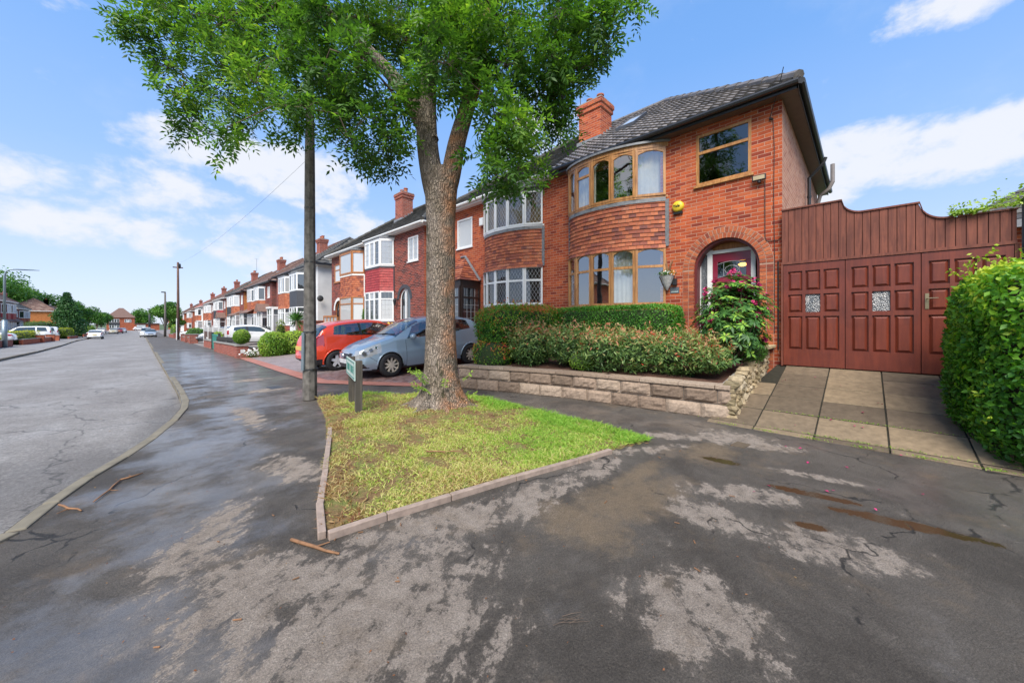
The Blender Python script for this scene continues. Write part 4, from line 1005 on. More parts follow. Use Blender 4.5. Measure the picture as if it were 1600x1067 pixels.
    for (a, b, c, d) in zip(P, P[1:], Q[1:], Q):
        for (e, f) in ((a, b), (d, c)): mb.tube([T1(e[0], d1+.008, e[1]), T1(f[0], d1+.008, f[1])], .006, 5)
    for uu in (4.36, 4.66): mb.tube([T1(uu, d1+.008, z0+.03), T1(uu, d1+.008, z1-.03)], .004, 5)
    for k in range(10): a = k/10*6.283; mb.tube([T1(4.51+.13*math.cos(a), d1+.008, 1.96+.09*math.sin(a)), T1(4.51+.13*math.cos(a+.63), d1+.008, 1.96+.09*math.sin(a+.63))], .004, 5)
    mb.build('leading', 'leading', gl)
    mb = MB(); B(mb, 4.35, 4.66, d1, d1+.012, 1.20, 1.26); mb.build('letter_box', 'brass', dr)
    l = MB(); c = T1(4.62, -.75, 2.11); l.lathe([(.0, -.05), (.05, -.04), (.09, 0), (.05, .03), (0, .035)], c, n=14); L = l.build('hall_lamp', 'lamp_glow', None, smooth=True); tag(L, 'lit amber lamp glowing behind the glass of the crimson door', 'lamp')
plain('mortar_pink', (.42, .25, .18), .9, var=.2)
m_, t_ = new_mat('lamp_glow'); finish(t_, color=(1, .5, .15), emit=(1, .45, .1), estr=2.5); M['lamp_glow'] = m_
main_door()
def main_details():
    # lead flat over bay already in the kit; velux, downpipes, cables, alarm, floodlight
    ov, p = .28, math.tan(R(37)); N = Vector((0, 0, 0))
    f = lambda u, d, h: T1(u, d-h*0, EAVE+.02+(ov-d)*p+h)
    mb = MB(); u0, u1, d0, d1 = 1.15, 1.75, -2.35, -1.45
    def slab(mb, u0, u1, d0, d1, h0, h1): mb.hexa([f(u0, d0, h0), f(u1, d0, h0), f(u1, d1, h0), f(u0, d1, h0), f(u0, d0, h1), f(u1, d0, h1), f(u1, d1, h1), f(u0, d1, h1)])
    slab(mb, u0, u1, d0, d0+.07, .02, .15); slab(mb, u0, u1, d1-.07, d1, .02, .15); slab(mb, u0, u0+.06, d0+.07, d1-.07, .02, .15); slab(mb, u1-.06, u1, d0+.07, d1-.07, .02, .15)
    sk = mb.build('skylight', 'charcoal', h1)
    mb = MB(); mb.tint = .9; slab(mb, u0+.06, u1-.06, d0+.07, d1-.07, .10, .125); mb.build('pane', 'glass_house', sk)
    for X_, mt, r in ((12.3, 'black_plastic', .04), (14.9, 'grey_pipe', .055)):
        mb = MB(); y = 1.13-.09
        if mt == 'black_plastic': mb.tube([(X_, y-.33, 5.66), (X_, y-.28, 5.52), (X_, y, 5.22), (X_, y, .7)], r, 10)
        else: mb.tube([(X_, y-.34, 6.3), (X_, y-.34, 5.75), (X_, y-.25, 5.55), (X_, y-.05, 5.4), (X_, y, 5.2), (X_, y, .7)], r, 10)
        for z in (4.7, 3.2, 1.8): mb.tube([(X_, y, z), (X_, y, z+.05)], r+.012, 10)
        mb.build('downpipe' if mt[0] == 'b' else 'soil_pipe', mt, h1)
    mb = MB(); mb.tube([(8.58, 1.40, 4.22), (8.585, 1.40, 3.1), (8.585, 1.38, 3.02), (8.585, 1.2, 3.0), (8.585, 1.14, 3.05)], .007, 5)
    mb.tube([(8.585, 1.27, 5.35), (8.585, 1.25, 4.8), (8.585, 1.26, 3.9), (8.585, 1.245, 2.6), (8.585, 1.25, 1.2)], .006, 5)
    mb.tube([(8.585, 1.19, 2.6), (8.585, 1.19, .9)], .012, 6)
    mb.tube([(8.585, 1.33, 5.38), (8.3, 1.15, 5.75), (8.15, 1.05, 6.05)], .007, 5); mb.tube([(8.57, 1.27, 5.36), (8.57, 1.33, 5.39)], .02, 6)
    tag(mb.build('wall_cable', 'cable', None), 'thin black cables clipped to the orange brick corner beside the gates', 'cable')
    # alarm box
    o = thing('alarm_box', 'round yellow alarm box on the orange brick between bow and top window', 'alarm box', (8.6, 3.05, 4.06))
    mb = MB(); mb.lathe([(.0, -.085), (.09, -.08), (.118, -.06), (.127, -.03), (.127, -.0)], (0, 0, 0), axis='x', n=26); b = mb.build('cover', 'alarm_yellow', o, smooth=True)
    mb = MB(); mb.box(-.05, -.001, -.10, .10, -.17, -.12); mb.build('base', 'black_plastic', o)
    text('Yale', (8.6-.088, 3.05+.088, 4.04), .085, 'ink_black', b, 'lettering', world=True)
    # floodlight
    o = thing('floodlight', 'slim black floodlight on the brick above the arched door', 'floodlight', (8.6, 1.49, 4.27))
    mb = MB(); mb.box(-.09, -.05, -.115, .115, -.055, .055); mb.build('housing', 'black_plastic', o, bevel=.006)
    mb = MB(); mb.box(-.096, -.091, -.095, .095, -.038, .038); mb.build('lens', 'lamp_lens', o)
    mb = MB(); mb.box(-.06, -.001, -.02, .02, -.09, -.05); mb.lathe([(.03, 0), (.03, -.03), (0, -.04)], (-.07, 0, -.065), n=10); mb.build('bracket', 'black_plastic', o)
def text(s, loc, size, mat, parent, name, world=False, rot=None, ext=.002):
    c = bpy.data.curves.new(name, 'FONT'); c.body = s; c.size = size; c.extrude = ext; c.offset = size*.02; c.materials.append(M[mat])
    tmp = add(bpy.data.objects.new(name, c)); bpy.context.view_layer.update()
    me = bpy.data.meshes.new_from_object(tmp.evaluated_get(bpy.context.evaluated_depsgraph_get())); bpy.data.objects.remove(tmp); bpy.data.curves.remove(c)
    me.materials.clear(); me.materials.append(M[mat]); o = add(bpy.data.objects.new(name, me))
    Rm = rot or Matrix(((0, 0, -1), (-1, 0, 0), (0, 1, 0)))
    o.matrix_world = Matrix.Translation(loc) @ Rm.to_4x4()
    if parent is not None:
        o.parent = parent
        P = parent; m = Matrix.Identity(4)
        while P is not None: m = Matrix.LocRotScale(P.location, P.rotation_euler, P.scale) @ m; P = P.parent
        o.matrix_local = m.inverted() @ Matrix.Translation(loc) @ Rm.to_4x4()
    return o
main_details()

# second house of the pair, white leaded bow windows
T2 = Fac(8.6, 6.56, 1, .6)
P2 = [(.49, 0), (.96, .30), (1.53, .45), (2.05, .48), (2.54, .40), (2.89, .22), (3.02, 0)]
h2 = house('brick_house', 'orange brick semi with white diamond leaded bow windows and tiled glazed porch', GH, T2, w=5.4, roofm='roof_grey', rrows=26, rcol=.17,
      bay=dict(u0=.49, u1=3.02, path=P2, dep=.48, kind='bow', open=True, lo=(1.38, 2.55), up=(3.83, 4.86), frame='upvc', headm='brown_frame', fw=.05, tr_lo=2.12, lattice='diamond', apron='tile_clay', glass='glass_dark', curt={'up': (0, 1, 2, 3, 4), 'lo': (4, 5)}, curtm='curtain_peach', row=.1, flare=.07),
      upwin=dict(u0=3.85, u1=4.75, z0=3.66, z1=4.76, frame='upvc', lattice='diamond', glass='glass_frost', gt=[1.0]), gutter='white_paint', chimney=False)
def porch2():
    X = T2; o = h2
    u0, u1, d = 3.45, 5.2, .85
    mb = MB(); rnd = random.Random(2)
    slope(mb, X(u0-.1, d+.12, 2.3), X(u1+.1, d+.12, 2.3), X(u0+.75, .02, 3.25), X(u1-.75, .02, 3.25), 10, 'plain', rnd, .16)
    slope(mb, X(u0-.1, d+.12, 2.3), X(u0-.1, 0, 2.3), X(u0+.75, .02, 3.25), X(u0+.75, .02, 3.25), 10, 'plain', rnd, .16)
    rf = mb.build('porch_roof', 'tile_clay', o)
    mb = MB(); mb.tube([X(u0-.1, .05, 2.33), X(u0+.75, .05, 3.3), X(u1-.75, .05, 3.3)], .05, 6); mb.build('lead_flashing', 'lead', rf)
    Fm, Gm, Lm = MB(), MB(), MB()
    for p, q in (((u0, 0), (u0, d)), ((u0, d), ((u0+u1)/2, d)), (((u0+u1)/2, d), (u1, d))): light(Fm, Gm, p, q, .45, 2.1, fw=.07, transom=1.7, lattice='grid', Lm=Lm, gt=[.2])
    between(Fm, (u0-.03, d), (u1, d), 0, None, -.08, .04, 2.1, 2.3); between(Fm, (u0, 0), (u0, d), 0, None, -.03, .05, 2.1, 2.3); between(Fm, (u0-.02, d-.04), (u0+.07, d-.04), 0, None, -.04, .06, 0, 2.1)
    for m_ in (Fm, Gm, Lm): m_.map(lambda *p: X(*p))
    fr = Fm.build('porch_frame', 'brown_frame', o); Gm.build('pane', 'glass_house', fr); Lm.build('leading', 'upvc', fr)
    mb = MB(); between(mb, (u0, d), (u1, d), 0, None, -.1, .0, -.5, .45); between(mb, (u0, 0), (u0, d), 0, None, -.1, 0, -.5, .45); mb.map(lambda *p: X(*p)); mb.build('porch_wall', 'brick_orange', o)
    mb = MB(); mb.box(8.48, 8.598, 9.70, 9.90, 4.88, 5.16); a = tag(mb.build('alarm_box', 'upvc', None, bevel=.015), 'white rectangular alarm box under the eaves beside the leaded bow window', 'alarm box')
porch2()

def cant(u0, u1, frame, apron, lo=(.95, 2.3), up=(3.55, 4.75), **k):
    d = dict(u0=u0, u1=u1, dep=.5, cu=.4, kind='cant', lo=lo, up=up, frame=frame, apron=apron, tr_lo=lo[1]-.38, row=.12, mul=2, fw=.06, gt=[.12, .3, .62, .8]); d.update(k); return d
def arch_door(o, T, u0, u1, ztop, ring, doorm, glass=.2, rw=.17, base=0.0, rev=.1):
    uc, r = (u0+u1)/2, (u1-u0)/2; zs = ztop-r; N = 18; mb = MB()
    for k in range(N):
        a0, a1 = math.pi*k/N, math.pi*(k+1)/N; q = lambda a, rr, d: T(uc-rr*math.cos(a), d, zs+rr*math.sin(a))
        mb.hexa([q(a0, r, 0), q(a1, r, 0), q(a1, r, .03), q(a0, r, .03), q(a0, r+rw, 0), q(a1, r+rw, 0), q(a1, r+rw, .03), q(a0, r+rw, .03)])
    mb.build('arch_surround', ring, o)
    mb = MB(); gm = MB(); pts = [(uc-r, base)]+[(uc-r*math.cos(math.pi*k/N), zs+r*math.sin(math.pi*k/N)) for k in range(N+1)]+[(uc+r, base)]
    for s in (-1, 1):      # two glazed leaves with curved heads
        Pn = 9; outer = []; inner = []
        ua, ub = (uc+s*.02, uc+s*r)
        for k in range(Pn+1):
            f = k/Pn; u = ua+(ub-ua)*f; zt = zs+math.sqrt(max(0, r*r-(u-uc)**2)); outer.append((u, zt))
        uia, uib = uc+s*.1, uc+s*(r-.08)
        for k in range(Pn+1):
            f = k/Pn; u = uia+(uib-uia)*f; zt = zs+math.sqrt(max(0, (r-.08)**2-(u-uc)**2))-.02; inner.append((u, zt))
        d = -rev+.03
        for a, b, c, e in zip(outer, outer[1:], inner[1:], inner): mb.face([T(a[0], d, a[1]), T(b[0], d, b[1]), T(c[0], d, c[1]), T(e[0], d, e[1])])
        mb.face([T(ua, d, base), T(uia, d, base), T(inner[0][0], d, inner[0][1]), T(outer[0][0], d, outer[0][1])]); mb.face([T(ub, d, base), T(uib, d, base), T(inner[-1][0], d, inner[-1][1]), T(outer[-1][0], d, outer[-1][1])])
        mb.face([T(uia, d, base), T(uib, d, base), T(uib, d, base+.35), T(uia, d, base+.35)])
        gm.tint = glass
        for a, b in zip(inner, inner[1:]): gm.face([T(a[0], d-.02, base+.3), T(b[0], d-.02, base+.3), T(b[0], d-.02, b[1]+.02), T(a[0], d-.02, a[1]+.02)])
    dr = mb.build('door', doorm, o); gm.build('door_glass', 'glass_house', dr)
E3 = 5.66-BASE0
T3 = Fac(8.6, 19.1, -1, E3); T4 = Fac(8.6, 19.1, 1, E3-.08)
h3 = house('brick_house', 'dark brick semi with white canted bays, bright red apron and white arched double door', GH, T3, w=5.44, wallm='brick_dark', sidem='brick_orange', rrows=26, rcol=.17,
      bay=cant(.35, 2.75, 'upvc', 'tile_red', lo=(1.0, 2.42), up=(3.68, 4.9), lattice='grid', collar='charcoal', flare=.03),
      upwin=dict(u0=4.08-.0, u1=5.0-.9+.05+.85-.05, z0=3.68, z1=4.78, frame='upvc', nmul=1, lattice='grid', gt=[.62, .7]), door=dict(u0=3.28, u1=4.28, z1=2.5, arch=1, rev=.1), chimney=(-.42, .42, -2.4, -1.75, 8.3))
arch_door(h3, T3, 3.28, 4.28, 2.5, 'charcoal', 'upvc')
h4 = house('brick_house', 'dark brick semi with orange timber canted bays, clay apron and cream arched doorway', GH, T4, w=5.4, wallm='brick_dark', sidem='brick_dark', rrows=26, rcol=.17,
      bay=cant(.55, 3.0, 'oak_orange', 'tile_clay', lo=(.95, 2.4), up=(3.7, 4.85), collar='white_paint', gt=[.75, .9], flare=.03, mul=0),
      upwin=dict(u0=3.85, u1=4.9, z0=3.5, z1=4.6, frame='oak_orange', tr=4.25, gt=[.9]), door=dict(u0=3.6, u1=4.8, z1=2.35, arch=1, rev=.1), chimney=False)
arch_door(h4, T4, 3.6, 4.8, 2.35, 'white_paint', 'oak_orange')
def bits34():
    mb = MB(); mb.box(8.50, 8.598, 16.75, 17.0, 5.28, 5.5); tag(mb.build('alarm_box', 'render_cream', None, bevel=.01), 'cream alarm box under the eaves of the dark red brick house', 'alarm box')
    o = thing('wall_lantern', 'small black lantern beside the white arched double door', 'lantern', (8.6, 15.98, 2.45)); mb = MB(); mb.box(-.16, -.001, -.012, .012, .1, .125); mb.build('bracket', 'black_plastic', o)
    mb = MB(); mb.lathe([(.0, .12), (.05, .1), (.1, .02), (.08, -.02), (.05, -.2), (0, -.22)], (-.16, 0, 0), n=6); mb.build('lamp_shade', 'black_plastic', o)
    o = thing('timber_porch_screen', 'low orange brown timber and glass screen in front of the cream arched doorway', 'porch screen', (8.15, 23.2, .45))
    mb = MB()
    for k in range(5): y = -.9+k*.55; mb.box(-.04, .04, y-.05, y+.05, 0, 1.42)
    mb.box(-.045, .045, -.95, 1.35, 1.32, 1.42); mb.box(-.03, .03, -.9, 1.3, 0, .5); mb.build('frame', 'oak_orange', o)
    mb = MB(); mb.tint = .8; mb.box(-.008, .008, -.88, 1.28, .5, 1.32); mb.build('pane', 'glass_house', o)
    mb = MB(); mb.box(6.9, 8.5, 25.2, 25.6, -.2, 1.5); mb.box(6.86, 8.54, 25.16, 25.64, 1.5, 1.58); tag(mb.build('garden_wall', 'brick_wall', None), 'tall red brick wall between the orange timber bay house and the white rendered house', 'wall')
bits34()

# further pairs down the street, each half its own house
def pair(yc, bz, spec_a, spec_b, X=8.6, w=5.4, fx=1):
    for sg, sp in ((-1, spec_a), (1, spec_b)):
        sp = dict(sp); label = sp.pop('label'); porch = sp.pop('porch', None); dr = sp.pop('dr', 'upvc'); name = sp.pop('name', 'brick_house')
        T = Fac(X, yc, sg, bz, fx); k = dict(w=w, rrows=12, rcol=.5, detail=1); k.update(sp)
        u0, u1 = 3.75, 4.75
        if 'door' not in k: k['door'] = dict(u0=u0, u1=u1, z1=2.2, rev=.25)
        o = house(name, label, GH if fx > 0 else 'houses across the street', T, **k)
        mb = MB(); between(mb, (u0, -.2), (u1, -.2), 0, None, 0, .05, 0, 2.2); mb.map(lambda *p: T(*p)); d = mb.build('door', dr, o)
        mb = MB(); mb.tint = .3; between(mb, (u0+.25, -.14), (u1-.25, -.14), 0, None, 0, .008, 1.2, 2.0); mb.map(lambda *p: T(*p)); mb.build('door_glass', 'glass_house', d)
        if porch:
            mb = MB(); z = 2.35
            if porch == 'gable':
                a, b, c = (u0-.5, 1.0, z), (u1+.5, 1.0, z), ((u0+u1)/2, 1.0, z+.75); a2, b2, c2 = [(q[0], 0, q[2]) for q in (a, b, c)]
                mb.tint = .5; mb.face([T(*a), T(*c), T(*c2), T(*a2)]); mb.face([T(*b), T(*c), T(*c2), T(*b2)]); mb.face([T(*a), T(*b), T(*c)])
            elif porch == 'lean':
                mb.tint = .5; mb.face([T(.2, .95, z), T(u1+.3, .95, z), T(u1+.3, 0, z+.6), T(.2, 0, z+.6)]); mb.face([T(u1+.3, .95, z), T(u1+.3, 0, z+.6), T(u1+.3, 0, z)])
            else: between(mb, (u0-.3, .8), (u1+.3, .8), 0, None, -.8, .1, z, z+.14); mb.map(lambda *p: T(*p))
            mb.build('porch_roof', 'roof_brown' if porch != 'flat' else 'white_paint', o)
            Fm, Gm = MB(), MB(); Lm = MB()
            for p, q in (((u0-.3, .02), (u0-.3, .75)), ((u0-.3, .75), ((u0+u1)/2, .75)), (((u0+u1)/2, .75), (u1+.3, .75)), ((u1+.3, .75), (u1+.3, .02))): light(Fm, Gm, p, q, .1, z, fw=.08, transom=1.8, gt=[.2, .7], Lm=Lm)
            for m_ in (Fm, Gm): m_.map(lambda *p: T(*p))
            fr = Fm.build('porch_frame', 'upvc', o); Gm.build('pane', 'glass_house', fr)
def uw(z0=3.7, z1=4.75, **k): d = dict(u0=3.8, u1=4.7, z0=z0, z1=z1, frame='upvc', nmul=1, gt=[.3, .7]); d.update(k); return d
U = 'upvc'
def be(y): return 5.83-.0128*min(y, 112)-BASE0
BK = lambda ap, **k: cant(.3, 2.9, U, ap, detail=1) if False else cant(.3, 2.9, U, ap, **k)
pair(32.5, be(30), dict(label='white rendered semi with dark grey bay apron and grey tiled hipped roof', wallm='render_white', sidem='render_white', name='rendered_house', roofm='roof_grey', rk='pan', bay=BK('charcoal', apron_k='board', basem='render_white'), upwin=uw(), gutter='black_plastic', soffit='white_paint'),
     dict(label='brick semi with bright orange red bay tiles joined to the white rendered house', wallm='brick_dark', roofm='roof_brown', bay=BK('tile_orange'), upwin=uw(), gutter='black_plastic', soffit='black_plastic', porch='flat', chimney=False))
pair(45.0, be(44), dict(label='brick semi with dull orange bay tiles and brown gabled porch', wallm='brick_dark', sidem='brick_dark', roofm='roof_brown', bay=BK('tile_orange'), upwin=uw(), gutter='black_plastic', soffit='black_plastic', porch='gable'),
     dict(label='brick semi with clay bay tiles and white flat porch, left of the gabled porch', wallm='brick_dark', roofm='roof_brown', bay=BK('tile_clay'), upwin=uw(), gutter='black_plastic', soffit='black_plastic', porch='lean', chimney=False))
pair(58.0, be(55), dict(label='semi with bright orange gable wall and orange tiled bay facing the white cars', wallm='brick_dark', sidem='brick_bright', roofm='roof_brown', bay=BK('tile_orange'), upwin=uw(), gutter='black_plastic', soffit='black_plastic', porch='lean'),
     dict(label='semi with black bay apron joined to the orange gable house', wallm='brick_dark', roofm='roof_grey', bay=BK('tile_black'), upwin=uw(), gutter='black_plastic', soffit='black_plastic', chimney=False))
pair(70.5, be(68), dict(label='semi with vivid red bay apron and orange flank, middle of the row', wallm='brick_dark', sidem='brick_bright', roofm='roof_brown', bay=BK('tile_red'), upwin=uw(), porch='gable'),
     dict(label='semi with grey bay apron joined to the vivid red apron house', wallm='brick_dark', roofm='roof_brown', bay=BK('tile_black'), upwin=uw(), chimney=False))
pair(83.0, be(80), dict(label='dark fronted semi with pale red bay tiles just before the pink roofed house', wallm='brick_dark', sidem='brick_orange', roofm='roof_brown', bay=BK('tile_clay'), upwin=uw()),
     dict(label='semi with a dark bay hidden in the row beside the pink roofed house', wallm='brick_dark', roofm='roof_brown', bay=BK('tile_clay'), upwin=uw(), chimney=False))
pair(97.5, be(97), dict(label='semi with pinkish red roof and blank orange gable wall', wallm='render_white', sidem='brick_bright', roofm='roof_red', bay=BK('tile_orange'), upwin=uw(), porch='flat'),
     dict(label='white fronted semi joined to the pink roofed house', wallm='render_white', roofm='roof_red', bay=BK('tile_orange'), upwin=uw(), chimney=False), X=8.6)

# ------------------------------------------------------------------ front garden, gates, planting
def rock(mb, c, s, rnd, n=2):
    """an irregular rounded stone"""
    V = []; F = []; k = 6
    for i in range(5):
        ph = math.pi*i/4
        for j in range(k):
            th = 2*math.pi*j/k+rnd.uniform(-.2, .2); r = 1+rnd.uniform(-.18, .14)
            x, y, z = (math.sin(ph)*math.cos(th), math.sin(ph)*math.sin(th), math.cos(ph)); f = lambda v: math.copysign(abs(v)**.55, v)
            V.append((c[0]+f(x)*s[0]*r, c[1]+f(y)*s[1]*r, c[2]+f(z)*s[2]*r))
    b = len(mb.v); mb.v += V
    for i in range(4):
        for j in range(k): mb.f.append((b+i*k+j, b+i*k+(j+1) % k, b+(i+1)*k+(j+1) % k, b+(i+1)*k+j)); mb.t.append(mb.tint)
def retaining_wall():
    L = [(4.86, 6.35), (5.27, 5.16), (5.60, 3.95), (5.74, 3.0), (5.93, 1.38)]; rnd = random.Random(12)
    o = thing('garden_wall', 'low two course stone block wall with flat coping holding the front garden bed', 'wall', (0, 0, 0))
    cum = [0]
    for a, b in zip(L, L[1:]): cum.append(cum[-1]+math.dist(a, b))
    def at(s):
        i = max(j for j in range(len(L)-1) if cum[j] <= max(s, 0)+1e-9); t = (s-cum[i])/(cum[i+1]-cum[i]); a, b = L[i], L[i+1]; l = cum[i+1]-cum[i]
        dx, dy = (b[0]-a[0])/l, (b[1]-a[1])/l; return a[0]+(b[0]-a[0])*t, a[1]+(b[1]-a[1])*t, dy, -dx      # outward = towards the street
    mb = MB(); T = cum[-1]
    for row, (z0, z1) in enumerate(((-.03, .205), (.215, .43))):
        s = -rnd.uniform(0, .3) if row else 0
        while s < T-.05:
            ln = rnd.choice((.44, .46, .5)); a, b = max(s, 0)+.004, min(s+ln, T)-.004; s += ln
            if b-a < .05: continue
            mb.tint = .02+.96*rnd.random(); nx, nz = max(2, int((b-a)/.05)), 5; base = len(mb.v)
            for iz in range(nz+1):
                for ix in range(nx+1):
                    x, y, ox, oy = at(a+(b-a)*ix/nx); ed = min(ix, nx-ix, iz, nz-iz); dp = 0 if ed == 0 else .018+rnd.uniform(0, .022)+.006*min(ed, 2)
                    mb.v.append((x-dp*.97, y-dp*.2, z0+(z1-z0)*iz/nz))
            for iz in range(nz):
                for ix in range(nx):
                    q = base+iz*(nx+1)+ix; mb.f.append((q, q+1, q+nx+2, q+nx+1)); mb.t.append(mb.tint)
            # top, ends
            A = at(a); B = at(b); w = .16
            mb.face([(A[0], A[1], z1), (B[0], B[1], z1), (B[0]+w, B[1], z1), (A[0]+w, A[1], z1)])
            for Q in (A, B): mb.face([(Q[0], Q[1], z0), (Q[0]+w, Q[1], z0), (Q[0]+w, Q[1], z1), (Q[0], Q[1], z1)])
    mb.build('stone_blocks', 'stone_block', o)
    mb = MB(); s = 0
    while s < T-.05:
        ln = rnd.uniform(.5, .62); b = min(s+ln, T)-.005; A, B = at(s+.003), at(b); mb.tint = .35+.6*rnd.random(); s += ln; j = rnd.uniform(-.005, .005)
        q = [(A[0]-.035, A[1]-.006), (B[0]-.035, B[1]-.006), (B[0]+.24, B[1]), (A[0]+.24, A[1])]
        mb.hexa([(*p, .435) for p in q]+[(*p, .495+j) for p in q])
    mb.build('coping', 'stone_block', o, bevel=.008)
    mb = MB(); 
    for (a, b) in zip(L, L[1:]): mb.face([(a[0]+.012, a[1], -.02), (b[0]+.012, b[1], -.02), (b[0]+.012, b[1], .43), (a[0]+.012, a[1], .43)])
    mb.build('mortar', 'mortar_grey', o)
    # rubble return wall up the side of the drive
    o = thing('rubble_wall', 'rough rubble stone wall climbing beside the slab driveway to the gates', 'wall', (0, 0, 0)); mb = MB(); rnd = random.Random(4)
    X = 5.98
    while X < 8.45:
        g = .59*(X-5.7)/2.85; top = .50+.34*(X-5.95)/2.5; z = g-.05; w = rnd.uniform(.10, .19)
        while z < top:
            h = rnd.uniform(.06, .12); mb.tint = .02+.98*rnd.random(); rock(mb, (X+rnd.uniform(-.02, .02), 1.40+rnd.uniform(-.02, .025), z+h*.5), (w*.56, .10, h*.58), rnd); z += h*.95
        X += w*.9
    mb.build('stones', 'rubble', o)
    mb = MB(); mb.hexa([(5.97, 1.37, -.1), (8.59, 1.37, -.1), (8.59, 1.55, -.1), (5.97, 1.55, -.1), (5.97, 1.37, .46), (8.59, 1.37, .80), (8.59, 1.55, .80), (5.97, 1.55, .46)]); mb.build('mortar', 'mortar_grey', o)
    mb = MB(); mb.tint = .8; mb.box(7.55, 8.56, 1.22, 1.52, .93, .985); mb.build('coping', 'sandstone', o, bevel=.01)
    # bed
    n = 26; V = []; r = np.random.default_rng(3)
    for i in range(n):
        for j in range(n):
            f, y = i/(n-1), 1.45+(6.45-1.45)*j/(n-1); x0 = at(max(0, min(T, T*(6.35-y)/4.97)))[0]+.1; x = x0+(8.6-x0)*f; V.append((x, y, .47+.12*f+r.normal()*.012))
    F = [(i*n+j, (i+1)*n+j, (i+1)*n+j+1, i*n+j+1) for i in range(n-1) for j in range(n-1)]
    tag(np_mesh('garden_bed', V, F, None, 'bed_mulch', smooth=True), kind='structure')
retaining_wall()

def gates():
    X = 8.6; xg = 8.5
    o = thing('driveway_gates', 'wide maroon panelled timber gates with shaped board fascia beside the brick house', 'gate', (xg, .0, .6))
    L = lambda *a: a
    ys = [1.10, .235, -.635, -1.50]; loc = (-xg, 0, -.6)
    def B(mb, x0, x1, y0, y1, z0, z1): mb.box(x0-xg, x1-xg, min(y0, y1), max(y0, y1), z0-.6, z1-.6)
    for k in range(3):
        y1, y0 = ys[k], ys[k+1]; y1 -= .005; y0 += .005; w = (y1-y0); pw = w*.245; gap = (w-3*pw)/4; marg = gap*1.25; mid = (w-3*pw-2*marg)/2
        cols = [y1-marg-i*(pw+mid) for i in range(3)]; rows = [(2.0, 2.36), (1.60, 1.93), (.92, 1.53)]
        mb = MB(); B(mb, xg+.012, xg+.03, y0, y1, .62, 2.49)       # backing board
        edges_y = [y1]+[v for c in cols for v in (c, c-pw)]+[y0]
        for i in range(0, len(edges_y), 2): B(mb, xg-.02, xg+.012, edges_y[i+1], edges_y[i], .62, 2.49)
        edz = [.62, .92, 1.53, 1.60, 1.93, 2.0, 2.36, 2.49]
        for c in cols:
            for i in range(0, 8, 2): B(mb, xg-.0195, xg+.012, c-pw, c, edz[i], edz[i+1])
        for i, (z0, z1) in enumerate(rows):
            for j, c in enumerate(cols):
                if i == 1 and j == 1: continue
                a, b, d, e = c-pw+.012, c-.012, z0+.012, z1-.012; m = .035; x1_, x0_ = xg+.011-xg, xg-.016-xg
                mb.hexa([(x1_, a, d-.6), (x1_, b, d-.6), (x1_, b, e-.6), (x1_, a, e-.6), (x0_, a+m, d+m-.6), (x0_, b-m, d+m-.6), (x0_, b-m, e-m-.6), (x0_, a+m, e-m-.6)])
        lf = mb.build('gate_leaf', 'maroon_door', o)
        mb = MB(); mb.tint = .3+.05*k; c = cols[1]; B(mb, xg+.004, xg+.010, c-pw+.003, c-.003, 1.605, 1.925); mb.build('obscure_pane', 'glass_gate', lf)
        if k == 2:
            mb = MB(); yh = y1-.055; B(mb, xg-.03, xg-.02, yh-.02, yh+.02, 1.62, 1.86); mb.tube([(-.03, yh, 1.78-.6), (-.075, yh, 1.78-.6), (-.08, yh-.11, 1.785-.6)], .009, 8); mb.build('handle', 'brass', lf)
    mb = MB(); B(mb, xg-.035, xg+.03, -1.52, 1.13, 2.50, 2.545); B(mb, xg-.03, xg+.02, 1.10, 1.13, .6, 2.5); B(mb, xg-.03, xg+.02, -1.54, -1.5, .6, 2.5); mb.build('rail', 'maroon_board', o)
    # boards with stepped swept top
    def top(y):
        if y > .28: return 3.52
        if y > .02: t = (.28-y)/.26; return 3.52-.25*math.sqrt(1-(1-t)**2)
        if y > -.62: return 3.27
        if y > -.90: t = (-.62-y)/.28; return 3.27-.29*math.sqrt(1-(1-t)**2)
        return 2.98
    mb = MB(); y = 1.12; rnd = random.Random(9); r = .105
    while y > -1.52:
        y2 = max(y-.094, -1.52); x = xg-.01+rnd.uniform(-.003, .003); n = 4
        for k in range(n):
            a, b = y+(y2-y)*k/n, y+(y2-y)*(k+1)/n; a -= .0015*(k == 0); b += .0015*(k == n-1)
            mb.hexa([(x-xg, b, 1.945), (x-xg+.018, b, 1.945), (x-xg+.018, a, 1.945), (x-xg, a, 1.945), (x-xg, b, top(b-.0)-.6), (x-xg+.018, b, top(b)-.6), (x-xg+.018, a, top(a)-.6), (x-xg, a, top(a)-.6)])
        y = y2-.006
    mb.build('boards', 'maroon_board', o)
    mb = MB(); nn = 60
    for k in range(nn):
        a, b = 1.12-2.64*k/nn, 1.12-2.64*(k+1)/nn; mb.hexa([(.012, b, 1.9), (.024, b, 1.9), (.024, a, 1.9), (.012, a, 1.9), (.012, b, top(b)-.592), (.024, b, top(b)-.592), (.024, a, top(a)-.592), (.012, a, top(a)-.592)])
    mb.box(.032, .045, -1.5, 1.12, -.03, 1.95); mb.build('backing_boards', 'maroon_board', o)
    mb = MB(); ysn = [1.13, .285]+[.28-.26*k/8 for k in range(9)]+[.02, -.615]+[-.62-.28*k/8 for k in range(9)]+[-.96]
    pts = [(yy, top(yy)) for yy in ysn]
    for (a, za), (b, zb) in zip(pts, pts[1:]):
        if abs(a-b) < 1e-4 and abs(za-zb) < 1e-4: continue
        mb.hexa([(-.03, b, zb-.6), (.03, b, zb-.6), (.03, a, za-.6), (-.03, a, za-.6), (-.03, b, zb-.575), (.03, b, zb-.575), (.03, a, za-.575), (-.03, a, za-.575)])
